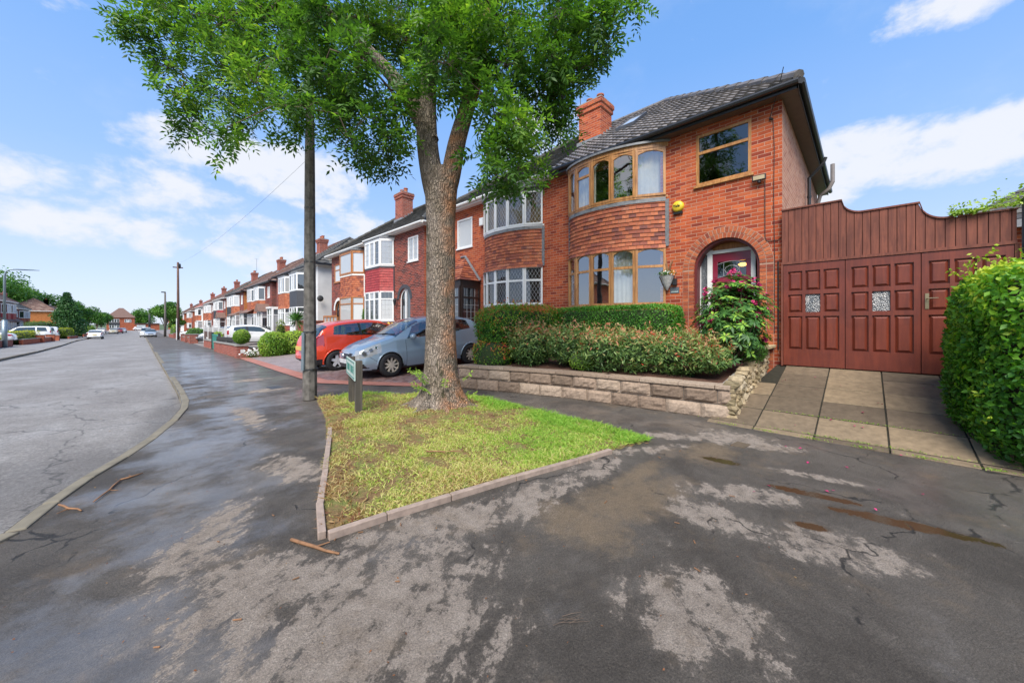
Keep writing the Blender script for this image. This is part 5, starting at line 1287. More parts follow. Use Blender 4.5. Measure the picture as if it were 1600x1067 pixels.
    mb.hexa([(-.03, -1.53, 2.38), (.03, -1.53, 2.38), (.03, -1.0, 2.38), (-.03, -1.0, 2.38), (-.03, -1.53, 2.40), (.03, -1.53, 2.40), (.03, -1.0, 2.40), (-.03, -1.0, 2.40)])
    mb.build('capping', 'maroon_board', o)
    # black fence and garage beyond
    o = thing('boarded_fence', 'black stained boarded fence at the right end of the maroon gates', 'fence', (8.45, -1.62, .5)); mb = MB()
    for k in range(9): mb.box(-.02, .02, -.03-.16*k-.15, -.03-.16*k, 0, 2.55+.01*(k % 3))
    mb.build('boards', 'fence_black', o); mb = MB(); mb.box(-.07, .05, -.04, .06, 0, 2.62); mb.build('post', 'fence_black', o)
    o = thing('garage', 'low building with grey tiled hipped roof rising beyond the right end of the gates', 'garage', (14, -3.45, .38))
    mb = MB(); rnd = random.Random(3); A = lambda x, y, z: (x, y, z)
    slope(mb, A(-2, 2.2, 3.05), A(-2, -7, 3.05), A(1.3, -1.1, 5.4), A(1.3, -7, 5.4), 16, 'plain', rnd, .25); slope(mb, A(-2, 2.2, 3.05), A(4.6, 2.2, 3.05), A(1.3, -1.1, 5.4), A(1.3, -1.1, 5.4), 16, 'plain', rnd, .25)
    slope(mb, A(4.6, 2.2, 3.05), A(4.6, -7, 3.05), A(1.3, -1.1, 5.4), A(1.3, -7, 5.4), 4, 'plain', rnd, 1.5)
    mb.build('roof', 'roof_grey', o)
    mb = MB(); mb.box(-1.7, 4.3, -6.8, 1.9, -.5, 3.1); mb.build('wall', 'brick_orange', o)
    mb = MB(); mb.box(-2.04, -1.99, -7, 2.24, 2.9, 3.05); mb.box(-2.0, 4.6, 2.19, 2.24, 2.9, 3.05); mb.build('fascia', 'lead', o)
m, t = new_mat('glass_gate'); P = t.pos(); v = t.n('ShaderNodeTexVoronoi', {'Vector': P, 'Scale': 60.0}, feature='F1').outputs['Distance']; nn = t.noise(9, 5, P, .7)
finish(t, color=t.mix(t.step(v, .2, .6), (.03, .035, .04), t.mix(t.step(nn, .45, .6), (.13, .14, .15), (.4, .38, .36))), rough=.15, normal=t.bump(v, 1, .01), spec=.8); M['glass_gate'] = m
gates()

def superq(c, r, e, n=28):
    V = []; F = []; f = lambda v: math.copysign(abs(v)**e, v)
    for i in range(n//2+1):
        ph = -math.pi/2+math.pi*i/(n//2)
        for j in range(n):
            th = 2*math.pi*j/n; V.append((c[0]+r[0]*f(math.cos(ph))*f(math.cos(th)), c[1]+r[1]*f(math.cos(ph))*f(math.sin(th)), c[2]+r[2]*f(math.sin(ph))))
    for i in range(n//2):
        for j in range(n): F.append((i*n+j, i*n+(j+1) % n, (i+1)*n+(j+1) % n, (i+1)*n+j))
    return V, F
def shell_points(n, c, r, e, depth, seed, bump=.08, f=3):
    g = np.random.default_rng(seed); d = nrm(g.normal(size=(n, 3))); q = np.sign(d)*np.abs(d)**1.0
    # superquadric radius along direction d (in the scaled frame)
    p_ = 2/e; rad = (np.abs(d)**p_).sum(1)**(-1/p_); P = d*rad[:, None]
    N = nrm(np.sign(d)*np.abs(P)**(p_-1)/np.array(r)); 
    k = 1-np.abs(g.normal(size=n))*depth; W = P*np.array(r)
    k = k+bump*lowf(W, f, seed)
    return W*k[:, None]+np.array(c), N, k
def shrub(name, label, cat, c, r, e=.5, n=6000, leaf=.045, asp=.5, mat='leaf_privet', seed=1, depth=.10, bump=.08, core='leaf_core', zmin=-9, tb=.45, topl=.3, spread=.6, group=None, f=3, corescale=.84, tj=.17, base=None, droop=.1, spikes=0):
    o = thing(name, label, cat, (c[0], c[1], base if base is not None else c[2]-r[2]), 0, group); L = np.array([c[0], c[1], base if base is not None else c[2]-r[2]])
    P, N, k = shell_points(n, c, r, e, depth, seed, bump, f); m = P[:, 2] > zmin; P, N, k = P[m], N[m], k[m]
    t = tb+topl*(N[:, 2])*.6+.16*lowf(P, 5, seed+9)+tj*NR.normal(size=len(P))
    leaves('foliage', P-L, N, leaf, asp, t, mat, o, spread=spread, droop=droop)
    if spikes:      # upright new shoots that break the outline
        g = np.random.default_rng(seed+77); top = np.where(N[:, 2] > .1)[0]; pick = g.choice(top, spikes); PP = []; AA = []; NN = []; TT = []
        for i in pick:
            d = nrm(N[i]*.7+np.array([0, 0, 1.0])+g.normal(size=3)*.35); l = leaf*g.uniform(1.2, 3.2)
            for q in range(8): PP.append(P[i]+d*l*q/7-L); AA.append(nrm(d*.7+g.normal(size=3)*.7)); NN.append(nrm(g.normal(size=3)+[-.3, 0, .8])); TT.append((.55 if q < 4 else .82)+g.normal()*.08)
        tag(leaves('new_shoots', np.array(PP), np.array(NN), leaf*.95, asp, np.array(TT), mat, o, spread=.2, along=np.array(AA)), kind='stuff')
    if core:
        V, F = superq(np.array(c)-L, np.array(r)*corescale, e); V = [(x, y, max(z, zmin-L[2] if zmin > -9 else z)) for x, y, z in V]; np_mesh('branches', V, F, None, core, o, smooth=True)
    return o
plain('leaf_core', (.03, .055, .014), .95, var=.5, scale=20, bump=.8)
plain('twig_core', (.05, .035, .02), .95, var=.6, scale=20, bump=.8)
# large privet hedge at the right
def right_hedge():
    c, r = (6.75, -1.72, 1.0), (1.25, 1.0, 1.12)
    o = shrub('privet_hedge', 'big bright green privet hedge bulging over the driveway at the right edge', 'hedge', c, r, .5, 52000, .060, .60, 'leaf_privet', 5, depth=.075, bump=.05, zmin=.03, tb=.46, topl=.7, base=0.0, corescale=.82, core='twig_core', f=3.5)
    L = np.array([c[0], c[1], 0.0]); mb = MB(); rnd = random.Random(8)
    for k in range(60):
        a = rnd.uniform(2.2, 4.6); z = rnd.uniform(.2, 1.7); p = Vector((math.cos(a)*1.18, math.sin(a)*.93, z)); q = p*1.0; pts = [Vector((p.x*.6, p.y*.6, z-.35)), p*.9, Vector((p.x*1.0, p.y*1.0, z+.15))]; pts[1].z = z-.08; pts[2].z = z+.16
        mb.tube(pts, [.013, .008, .004], 5)
    mb.build('stems', 'twig', o)
    g = np.random.default_rng(3); P = []; N = []
    for k in range(46):   # wayward shoots on top and side
        b = np.array([g.uniform(-.95, .7), g.uniform(.1, .95), g.uniform(1.85, 2.1)]) if k < 34 else np.array([g.uniform(-1.15, -.8), g.uniform(-.2, .9), g.uniform(.4, 1.8)])
        d = nrm(np.array([g.normal()*.5, g.normal()*.5+.35, .8 if k < 34 else .1])); l = g.uniform(.06, .2)
        for i in range(12): P.append(b+d*l*i/11+g.normal(size=3)*.008); N.append([g.normal(), g.normal(), .8])
    tag(leaves('shoots', np.array(P), np.array(N), .04, .5, .8+.2*NR.random(len(P)), 'leaf_privet', o, spread=.4), kind='stuff')
right_hedge()
def creeper():
    g = np.random.default_rng(12); n = 520; y = g.uniform(-1.75, -.92, n); P = np.stack([8.47+g.normal(size=n)*.05, y, 3.02+np.abs(g.normal(size=n))*.05*(.5+1.6*(y < -1.3))+.1*(g.random(n) < .12)], 1)
    o = thing('creeper', 'wisps of yellow green creeper trailing over the right end of the gate boards', 'creeper', (8.47, -1.3, 3.0)); L = np.array([8.47, -1.3, 3.0]); leaves('foliage', P-L, np.tile([-.6, 0, .7], (n, 1)), .055, .55, .6+.4*g.random(n), 'leaf_lime', o, spread=.7)
    mb = MB(); mb.tube([(0, .4, 0), (.02, .2, .06), (0, 0, .03), (.02, -.4, .08)], .006, 5); mb.build('stem', 'twig', o)
creeper()
# clipped box hedge, photinia hedge, mixed border
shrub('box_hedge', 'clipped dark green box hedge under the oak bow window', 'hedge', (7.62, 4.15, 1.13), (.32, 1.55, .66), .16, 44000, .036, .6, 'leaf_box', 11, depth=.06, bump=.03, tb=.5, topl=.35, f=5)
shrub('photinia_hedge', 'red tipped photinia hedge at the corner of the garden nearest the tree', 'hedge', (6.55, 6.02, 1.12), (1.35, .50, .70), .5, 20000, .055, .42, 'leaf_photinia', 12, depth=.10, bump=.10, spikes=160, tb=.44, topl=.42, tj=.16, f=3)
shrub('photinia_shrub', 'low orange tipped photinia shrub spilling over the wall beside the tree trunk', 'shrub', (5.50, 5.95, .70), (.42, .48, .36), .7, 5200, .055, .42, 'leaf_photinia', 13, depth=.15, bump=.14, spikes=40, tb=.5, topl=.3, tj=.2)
BG = 'low evergreen shrubs along the front bed'
lab = ['grey green pieris in the bed next to the red tipped hedge', 'tall grey green pieris second in from the red tipped hedge', 'sparse pieris with a scarlet flowering twig in the middle of the bed', 'pink tipped pieris just right of the scarlet twig', 'broad pieris with salmon new tips in the bed before the box hedge end', 'low pieris spreading over the wall end by the rubble stones']
for i, (x, y, rx, ry, rz, mt, tb) in enumerate([(5.95, 5.15, .52, .45, .42, 'leaf_pieris', .4), (6.25, 4.4, .5, .48, .40, 'leaf_pieris', .42), (6.2, 3.65, .48, .45, .38, 'leaf_pieris', .5), (6.45, 3.0, .5, .42, .36, 'leaf_pieris', .5), (6.55, 2.3, .52, .46, .35, 'leaf_pieris', .45), (6.55, 1.82, .45, .30, .27, 'leaf_pieris', .5)]):
    o = shrub('pieris_shrub', lab[i], 'shrub', (x, y, .62+rz*.75), (rx, ry, rz), .8, 3200, .078, .30, mt, 30+i, depth=.22, bump=.18, tb=tb, topl=.35, tj=.2, spread=.8, group=BG, corescale=.62, base=.5, spikes=95)
shrub('lime_shrub', 'small lime green shrub low in the bed behind the wall coping', 'shrub', (6.0, 3.95, .66), (.2, .26, .17), .8, 1500, .04, .4, 'leaf_lime', 51, depth=.2, bump=.15, tb=.6, base=.5)
shrub('creeping_plant', 'bright green creeping plant tumbling over the rubble wall top', 'plant', (7.5, 1.45, .93), (.55, .24, .22), .8, 3600, .04, .4, 'leaf_mid', 52, depth=.2, bump=.18, tb=.7, topl=.3, base=.7)
def rhodo():
    c = np.array([7.12, 1.62, 1.40]); o = thing('rhododendron', 'rhododendron bush with magenta buds in front of the arched doorway', 'shrub', (7.12, 1.62, .55)); L = np.array([7.12, 1.62, .55]); g = np.random.default_rng(6)
    P = []; N = []; T = []; A = []; fl = []; shoots = []
    for k in range(560):
        d = nrm(g.normal(size=3)); d[2] = d[2] if d[2] > -.7 else -d[2]; rr = .62+.42*g.random(); c0 = c+d*np.array([.56, .56, .80])*rr*(1+.10*math.sin(k*1.7)); ax = nrm(d+np.array([0, 0, 1.0])); n = 9; tt = g.normal()*.1; new = g.random() < .3
        for i in range(n):
            a = i*2.4; u = nrm(np.cross(ax, [.3, .5, .2])); v = np.cross(ax, u); out = nrm(u*math.cos(a)+v*math.sin(a)+ax*(.9 if new and i > 4 else .15)); P.append(c0+out*.01); A.append(out); N.append(nrm(ax+out*.2)); T.append((.88 if new and i > 3 else .42)+tt+g.normal()*.12)
        if g.random() < .15: fl.append(c0+ax*.04)
        shoots.append((c0, d))
    leaves('foliage', np.array(P)-L, np.array(N), .105, .36, np.array(T), 'leaf_rhodo', o, spread=.12, along=np.array(A))
    mb = MB()
    for c0, d in shoots[:150]: a = c-[0, 0, .6]; mid = (c0+a)/2+[0, 0, -.1]; mb.tube([tuple(a-L+g.normal(size=3)*.03), tuple(mid-L), tuple(c0-L)], [.02, .01, .004], 5)
    mb.build('stems', 'branch', o)
    P = []; N = []
    for f in fl:
        for i in range(16): d = nrm(g.normal(size=3)+[0, 0, .5]); P.append(f+d*.012-L); N.append(d)
    leaves('flowers', np.array(P), np.array(N),   .055, .7, np.ones(len(P))*.5, 'petal_pink', o, spread=.5)
rhodo()
def scatter_petals():
    g = np.random.default_rng(9); P = np.stack([g.uniform(3.4, 8, 46), g.uniform(-1.9, 1.3, 46), np.zeros(46)], 1)
    P[:, 2] = .012+np.where(P[:, 0] > 5.7, .6*(P[:, 0]-5.7)/2.85+.012, 0)
    tag(leaves('fallen_petals', P, np.tile([0, 0, 1.0], (46, 1)), .03, .7, np.ones(46)*.5, 'petal_pink', None, spread=.2), 'magenta petals scattered on the wet tarmac and slabs', 'petals', kind='stuff')
    # green leaflets and moss bits at slab joints
    P = []; 
    for k in range(1500):
        if k < 850:
            y = g.uniform(-1.6, 1.4); c = round(y*2.2)/2.2; P.append([5.66+g.normal()*.012, c+g.normal()*.07, .012])
        else: x = g.choice([5.79, 6.36]); P.append([x+g.normal()*.01, g.normal()*.5+.1, .012+.6*max(0, x-5.7)/2.85])
    P = np.array(P); tag(leaves('joint_weeds', P, np.tile([0, 0, 1.0], (len(P), 1)), .02, .3, g.random(len(P))*.6+.4, 'leaf_lime', None, spread=.9), 'moss and small weeds along the foot of the slab driveway', 'weeds', kind='stuff')
    # crumbs and leaf fragments over the footway
    n = 700; P = np.stack([g.uniform(-.5, 5.6, n), g.uniform(.2, 9, n), np.full(n, .008)], 1); 
    tag(leaves('footway_litter', P, np.tile([0, 0, 1.0], (n, 1)), .013, .5, g.random(n), 'leaf_litter', None, spread=.35), 'crumbs of bark and leaf scattered over the tarmac footway', 'litter', kind='stuff')
scatter_petals()
# hanging planter, plaque
def planter():
    o = thing('wall_planter', 'white wicker cone planter of pansies hung between bow window and arch', 'planter', (8.6, 3.27, 2.15))
    mb = MB(); mb.lathe([(.005, 0), (.06, .09), (.10, .18), (.155, .33), (.165, .34), (.15, .345)], (-.09, 0, 0), n=18); mb.build('cone', 'white_stone', o)
    g = np.random.default_rng(2); n = 330; P = np.stack([-.09+g.normal(size=n)*.06, g.normal(size=n)*.085, .37+np.abs(g.normal(size=n))*.035], 1); leaves('foliage', P, np.tile([-.3, 0, 1.0], (n, 1)), .05, .45, .3+.5*g.random(n), 'leaf_mid', o, spread=.8)
    for nm, mt, k in (('flowers', 'petal_white', 90), ('flowers', 'petal_orange', 40)):
        P = np.stack([-.12+g.normal(size=k)*.03, g.normal(size=k)*.07 if mt == 'petal_white' else -.12+g.normal(size=k)*.025, .40+g.normal(size=k)*.02], 1); leaves(nm, P, np.tile([-1, 0, .5], (k, 1)), .028, .9, np.ones(k)*.5, mt, o, spread=.4)
    mb = MB(); mb.tube([(-.02, 0, .4), (-.03, .05, .62), (-.02, .06, .78)], [.03, .035, .02], 6); mb.tube([(-.02, -.02, .4), (-.05, -.06, .60), (-.02, -.1, .7)], [.02, .02, .01], 6); mb.build('dried_foliage', 'twig', o)
    o = thing('house_plaque', 'small slate name plaque on the brick beneath the hanging planter', 'plaque', (8.6, 3.13, 2.16)); mb = MB(); mb.box(-.012, -.002, -.10, .10, -.07, .07); mb.build('slate', 'slate_plaque', o)
    mb = MB()
    for k in range(6): mb.box(-.016, -.0125, -.075+k*.026, -.06+k*.026, -.05, -.022-(k % 2)*.006)
    mb.build('lettering', 'sign_white', o)
    mb = MB(); mb.box(8.52, 8.598, 3.07, 3.16, 2.27, 2.42); tag(mb.build('wall_box', 'black_plastic', None, bevel=.01), 'small black box half hidden by the cone planter', 'wall box')
planter()

# ------------------------------------------------------------------ the ash tree
def ash_tree():
    o = thing('ash_tree', 'tall ash tree with forked mossy trunk growing from the grass verge', 'tree', (3.41, 4.91, 0)); L = np.array([3.41, 4.91, 0.0]); rnd = random.Random(21)
    # trunk: rings with noise and root flare
    def limb(pts, rad, n=28, seed=0, flare=False, amp=.05):
        pts = [np.array(p, float) for p in pts]; S = []; m = 7
        for i in range(len(pts)-1):
            p0, p1, p2, p3 = pts[max(i-1, 0)], pts[i], pts[i+1], pts[min(i+2, len(pts)-1)]
            for k in range(m):
                t = k/m; S.append((.5*((2*p1)+(p2-p0)*t+(2*p0-5*p1+4*p2-p3)*t*t+(-p0+3*p1-3*p2+p3)*t**3), rad[i]+(rad[i+1]-rad[i])*t))
        S.append((pts[-1], rad[-1])); V = []; F = []
        for i, (c, r) in enumerate(S):
            d = S[min(i+1, len(S)-1)][0]-S[max(i-1, 0)][0]; d = d/np.linalg.norm(d); ref = np.array([1, 0, 0.0]); u = nrm(ref-d*(ref@d)); w = np.cross(d, u)
            for k in range(n):
                a = 2*math.pi*k/n; rr = r*(1+amp*math.sin(3*a+c[2]*1.3+seed)+amp*.6*math.sin(7*a-c[2]*2.1)+amp*.5*math.sin(2*a+c[2]*4+seed)); 
                if flare and c[2] < .75:
                    g = max(0, .75-c[2]); rr += r*(g**2.0)*1.0+.50*max(0, (.33-c[2]))**1.3*max(0, math.sin(2.5*a+.8))*1.4
                V.append(c+u*math.cos(a)*rr+w*math.sin(a)*rr)
        for i in range(len(S)-1):
            for k in range(n): F.append((i*n+k, i*n+(k+1) % n, (i+1)*n+(k+1) % n, (i+1)*n+k))
        b = len(V)
        return np.array(V), np.array(F)
    VV = []; FF = []; off = 0
    def addl(*a, **k):
        nonlocal off
        V, F = limb(*a, **k); VV.append(V); FF.append(F+off); off += len(V)
    addl([(0, 0, -.08), (0, 0, .35), (.0, .01, 1.0), (-.01, .01, 2.0), (-.01, .02, 3.0), (0, .02, 3.6), (0, .02, 3.9)], [.32, .28, .245, .225, .228, .262, .2], flare=True, amp=.035)
    addl([(-.01, .04, 3.3), (-.09, .12, 3.8), (-.15, .18, 4.4), (-.14, .19, 5.2), (-.05, .12, 6.2), (.1, .1, 7.4)], [.18, .18, .165, .14, .11, .06], seed=2)
    addl([(.01, -.02, 3.3), (.10, -.10, 3.8), (.19, -.19, 4.4), (.34, -.34, 5.1), (.46, -.42, 5.7), (.6, -.5, 6.6), (.5, -.7, 7.6)], [.16, .155, .135, .12, .10, .08, .05], seed=5)
    addl([(-.10, .14, 4.35), (-.30, .30, 4.85), (-.55, .52, 5.35), (-.9, .8, 5.8), (-1.2, 1.2, 6.3), (-1.7, 1.7, 6.9)], [.14, .125, .105, .09, .07, .04], n=16, seed=8)
    T = np_mesh('trunk', np.concatenate(VV), np.concatenate(FF), None, 'bark', o, smooth=True)
    for k, (a, l) in enumerate([(3.5, .95), (4.3, .7), (5.2, 1.0), (2.5, .8), (.2, .6), (5.9, .7)]):      # surface roots
        mb = MB(); ca, sa = math.cos(a), math.sin(a); pts = [(ca*.28, sa*.28, .17), (ca*(.30+l*.22), sa*(.30+l*.22)+.02, .088), (ca*(.3+l*.5)+.05*sa, sa*(.3+l*.5), .055), (ca*(.3+l*.85)+.1*sa, sa*(.3+l*.85)-.04, .01)]
        mb.tube(pts, [.12, .06, .03, .012], 8); mb.build('root', 'bark', o, smooth=True)
    # crown clusters: position relative to the trunk base and radius
    C = CROWN
    nodes = [np.array(p, float) for p in [(-.10, .15, 4.9), (-.05, .12, 5.8), (.0, .1, 6.8), (.3, -.3, 5.0), (.46, -.42, 5.7), (.6, -.5, 6.6), (-.45, .42, 5.15), (-.9, .8, 5.8), (-1.2, 1.2, 6.3), (-1.7, 1.7, 6.9), (.15, -.15, 4.6)]]
    mb = MB(); allP = []; g = np.random.default_rng(31); N0 = [(n_, .05) for n_ in nodes]
    order = sorted(C, key=lambda q: min(np.linalg.norm(np.array(q[:3])-n_) for n_ in nodes)); twigs = []
    for x, y, z, r, dn in order:
        c = np.array([x, y, z]); j = min(range(len(N0)), key=lambda i: np.linalg.norm(N0[i][0]-c)+(.5 if N0[i][0][2] > c[2]+.6 else 0)); a, ra = N0[j]
        dd = c-a; mid = a+dd*.5+np.array([g.normal()*.1, g.normal()*.1, .12+.08*np.linalg.norm(dd)]); rr = max(.010, min(ra*.8, .012+.012*np.linalg.norm(dd)+.01)); mb.tube([tuple(a), tuple(mid), tuple(c)], [rr*1.3, rr, rr*.6], 6, cap=False); N0.append((c, max(.012, rr*.8))); N0.append((mid, rr))
        nt = max(5, int(19*dn*(r/.55)**2))
        for k in range(nt):
            d = nrm(g.normal(size=3)); q = c+d*r*np.array([1, 1, .8])*g.random()**.45; s = c+(q-c)*.15; m_ = (s+q)/2+[0, 0, .06]; mb.tube([tuple(s), tuple(m_), tuple(q)], [.008, .005, .003], 4, cap=False); twigs.append((m_, q, d, r))
    mb.build('branches', 'branch', o, smooth=True)
    # pinnate leaves: rachis with paired leaflets, hanging from twig ends
    P = []; A = []; Nn = []; Tt = []; Sz = []
    for m_, q, d, r in twigs:
        for k in range(8):
            b = m_+(q-m_)*(.15+.85*g.random())+g.normal(size=3)*.07; ax = nrm(d*.6+g.normal(size=3)*.7+np.array([0, 0, -.35])); up = nrm(np.array([0, 0, 1.0])+g.normal(size=3)*.35); side = nrm(np.cross(ax, up)); up = np.cross(side, ax); l = .17+.09*g.random(); tt = g.normal()*.10; npair = 4 if g.random() < .6 else 3
            for i in range(npair):
                f = (i+1.0)/(npair+.6); pp = b+ax*l*f+np.array([0, 0, -.05*f*f])
                for sgn in (-1, 1): P.append(pp); A.append(nrm(side*sgn*.9+ax*.55)); Nn.append(up); Tt.append(tt); Sz.append(.08)
            P.append(b+ax*l+np.array([0, 0, -.05])); A.append(ax); Nn.append(up); Tt.append(tt); Sz.append(.085)
    P = np.array(P); t = .42+np.array(Tt)+.20*lowf(P, 2.2, 4)+.08*NR.normal(size=len(P))+.10*(g.random(len(P)) < .06)*3
    leaves('crown', P, np.array(Nn), .095, .36, t, 'leaf_ash', o, spread=.22, along=np.array(A)); print('ash leaflets', len(P))
    # basal shoots
    P = []; A = []; Nn = []
    for s in range(13):
        a = g.uniform(2.2, 5.0) if s < 9 else g.uniform(5, 6.2); b = np.array([math.cos(a)*.34, math.sin(a)*.34, g.uniform(.12, .6) if s < 10 else .1]); d = nrm(np.array([math.cos(a)*.6, math.sin(a)*.6, .5])); l = g.uniform(.12, .3)
        for i in range(9):
            for sgn in (-1, 1): P.append(b+d*l*i/8); A.append(nrm(np.cross(d, [0, 0, 1.0])*sgn+d*.5)); Nn.append([0, -.3, 1.0])
    tag(leaves('basal_shoots', np.array(P), np.array(Nn, float), .06, .42, .75+.25*NR.random(len(P)), 'leaf_ash', o, spread=.3, along=np.array(A)), kind='stuff')
CROWN = []
def mk_crown():
    """clusters given as offset to the right of the trunk, height, distance nearer the corner, radius"""
    g = random.Random(17); r_ = (.697, -.717); f_ = (-.717, -.697)
    H = lambda o_, z, nd, r, dn=1: CROWN.append((r_[0]*o_+f_[0]*nd, r_[1]*o_+f_[1]*nd, z, r, dn))
    for t in CR: H(*t)
mk_crown_later = mk_crown
CR = [(-5.42, 6.57, -0.22, 0.37, 1), (-5.21, 6.36, -0.44, 0.47, 1), (-4.94, 5.89, -0.53, 0.38, 1), (-4.87, 6.99, -0.8, 0.65, 1), (-4.09, 6.02, -0.43, 0.56, 1), (-4.72, 5.03, -0.76, 0.4, 1), (-2.9, 4.06, 0.85, 0.3, 1), (-3.27, 4.84, 0.06, 0.43, 1), (-4.4, 5.58, -0.8, 0.42, 1), (-4.55, 5.25, -0.27, 0.28, 1), (-3.52, 6.58, -0.72, 0.7, 1), (-2.52, 4.83, 0.7, 0.41, 1), (-2.56, 5.05, 0.06, 0.43, 1), (-2.21, 5.37, 0.46, 0.53, 1), (-2.8, 6.55, -0.08, 0.58, 1), (-2.36, 4.58, -0.13, 0.36, 1), (-1.73, 4.36, 0.88, 0.35, 1), (-1.7, 5.05, 0.51, 0.52, 1), (-1.71, 5.9, 0.4, 0.58, 1), (-2.13, 5.14, -0.75, 0.47, 1), (-1.66, 5.27, -0.48, 0.49, 1), (-1.23, 4.09, 0.61, 0.33, 1), (-1.29, 4.4, -0.53, 0.38, 1), (-0.7, 4.07, 0.65, 0.33, 1), (-0.9, 4.09, -0.21, 0.24, 1), (-0.79, 4.34, 0.67, 0.37, 1), (-0.88, 4.96, 0.9, 0.46, 1), (-1.46, 6.77, -0.67, 0.64, 1), (-0.56, 4.85, 0.52, 0.38, 1), (-0.56, 4.55, 0.51, 0.27, 1), (-0.76, 6.7, -0.87, 0.65, 1), (-2.04, 5.5, -0.67, 0.52, 1), (-3.22, 6.01, 0.38, 0.53, 1), (-2.65, 7.14, -0.83, 0.59, 1), (-4.63, 6.6, -0.07, 0.42, 1), (0.07, 5.93, 0.36, 0.58, 1), (0.24, 5.04, 0.79, 0.47, 1), (0.02, 5.36, 0.12, 0.41, 1), (0.51, 5.64, 0.35, 0.54, 1), (0.53, 5.32, 0.1, 0.49, 1), (0.33, 6.29, 0.17, 0.6, 1), (0.96, 5.74, 0.7, 0.55, 1), (1.05, 5.14, 0.64, 0.48, 1), (0.87, 4.48, 0.82, 0.43, 1), (0.92, 4.16, 0.84, 0.34, 1), (0.81, 3.68, 0.91, 0.28, 1), (0.91, 3.5, 0.7, 0.27, 1), (1.04, 4, 0.43, 0.4, 1), (1.27, 4.13, 0.97, 0.42, 1), (1.58, 4.86, 0.36, 0.49, 1), (1.6, 5.22, 0.67, 0.51, 1), (1.69, 5.75, 0.69, 0.5, 1), (1.14, 3.54, 0.23, 0.2, 1), (1.84, 4.43, 0.24, 0.34, 1), (1.91, 4.72, 0.42, 0.38, 1), (2.19, 5.33, 0.24, 0.38, 1), (2.18, 6.02, -0.01, 0.5, 1), (2.24, 5.82, 0.71, 0.41, 1), (2.67, 5.93, -0.3, 0.31, 1), (2.54, 5.66, 0.74, 0.33, 1), (3.08, 6.63, -0.05, 0.27, 1), (1.51, 4.22, -0.16, 0.36, 1), (1.28, 3.57, 0.75, 0.25, 1), (1.98, 5.46, -0.1, 0.42, 1), (-1.38, 6.98, 1.32, 0.44, 0.55), (-4.26, 8.01, -1.02, 0.72, 0.55), (1.94, 6.8, 0.3, 0.61, 0.55), (-1.32, 8.86, -1, 0.69, 0.55), (0.98, 9.12, -1.65, 0.74, 0.55), (-0.73, 8.74, -1.58, 0.81, 0.55), (-0.52, 8.45, 0.88, 0.54, 0.55), (0.44, 5.64, 1.31, 0.47, 0.55), (2.25, 7.92, 0.69, 0.58, 0.55), (-0.44, 7.48, 0.08, 0.66, 0.55), (-4.52, 7.35, -0.16, 0.59, 0.55), (0.43, 8.14, -1.13, 0.84, 0.55), (-3.71, 7.52, -0.03, 0.63, 0.55), (2.49, 7.49, -0.03, 0.78, 0.55), (-1.02, 7.4, 0.51, 0.61, 0.55), (-2.75, 13.13, -1.79, 0.85, 0.55), (2.13, 7.97, 0.35, 0.63, 0.55), (0.86, 8.54, -1.12, 0.77, 0.55), (0.8, 9.3, -1.04, 0.83, 0.55), (-2.21, 8.22, -0.13, 0.64, 0.55), (0.73, 10.02, -1.65, 0.81, 0.55), (-0.12, 8.99, -0.34, 0.61, 0.55), (-3.8, 9.63, -1.23, 0.81, 0.55), (-0.21, 8.39, -0.66, 0.71, 0.55), (0.46, 8.93, -1.31, 0.79, 0.55), (1.66, 10.07, -1.69, 0.99, 0.55), (-1.48, 10.42, -1.29, 0.74, 0.55), (2.17, 10.19, -0.9, 0.82, 0.55), (0.49, 10.96, -0.45, 0.79, 0.55), (-0.14, 10.7, -1.09, 0.83, 0.55), (0.06, 6.94, 0.94, 0.48, 0.55), (-1.93, 9.23, -0.79, 0.7, 0.55), (-0.03, 9.66, 0.72, 0.59, 0.55), (-1.64, 8.2, 1.35, 0.47, 0.55), (-1.6, 10.07, -0.48, 0.75, 0.55), (-2.95, 7.11, 0.13, 0.56, 0.55), (-3.59, 11, -1.27, 0.72, 0.55), (-1.43, 8.98, 1.16, 0.56, 0.55), (-1.38, 11.95, -1.69, 0.89, 0.55), (1.17, 10.12, -0.65, 0.82, 0.55), (-1.93, 7.09, -1.36, 0.65, 0.8), (-1.09, 7.42, -1.16, 0.63, 0.8), (-3.06, 6.98, -1.57, 0.61, 0.8), (-0.17, 7.22, -1.54, 0.67, 0.8), (1.14, 7.5, -1.89, 0.7, 0.8), (-0.78, 6.82, -1.9, 0.58, 0.8), (-4.39, 6.86, -1.58, 0.56, 0.8), (1.91, 6.95, -1.35, 0.54, 0.8), (-2.67, 6.64, -1.83, 0.58, 0.8)]
mk_crown(); ash_tree()

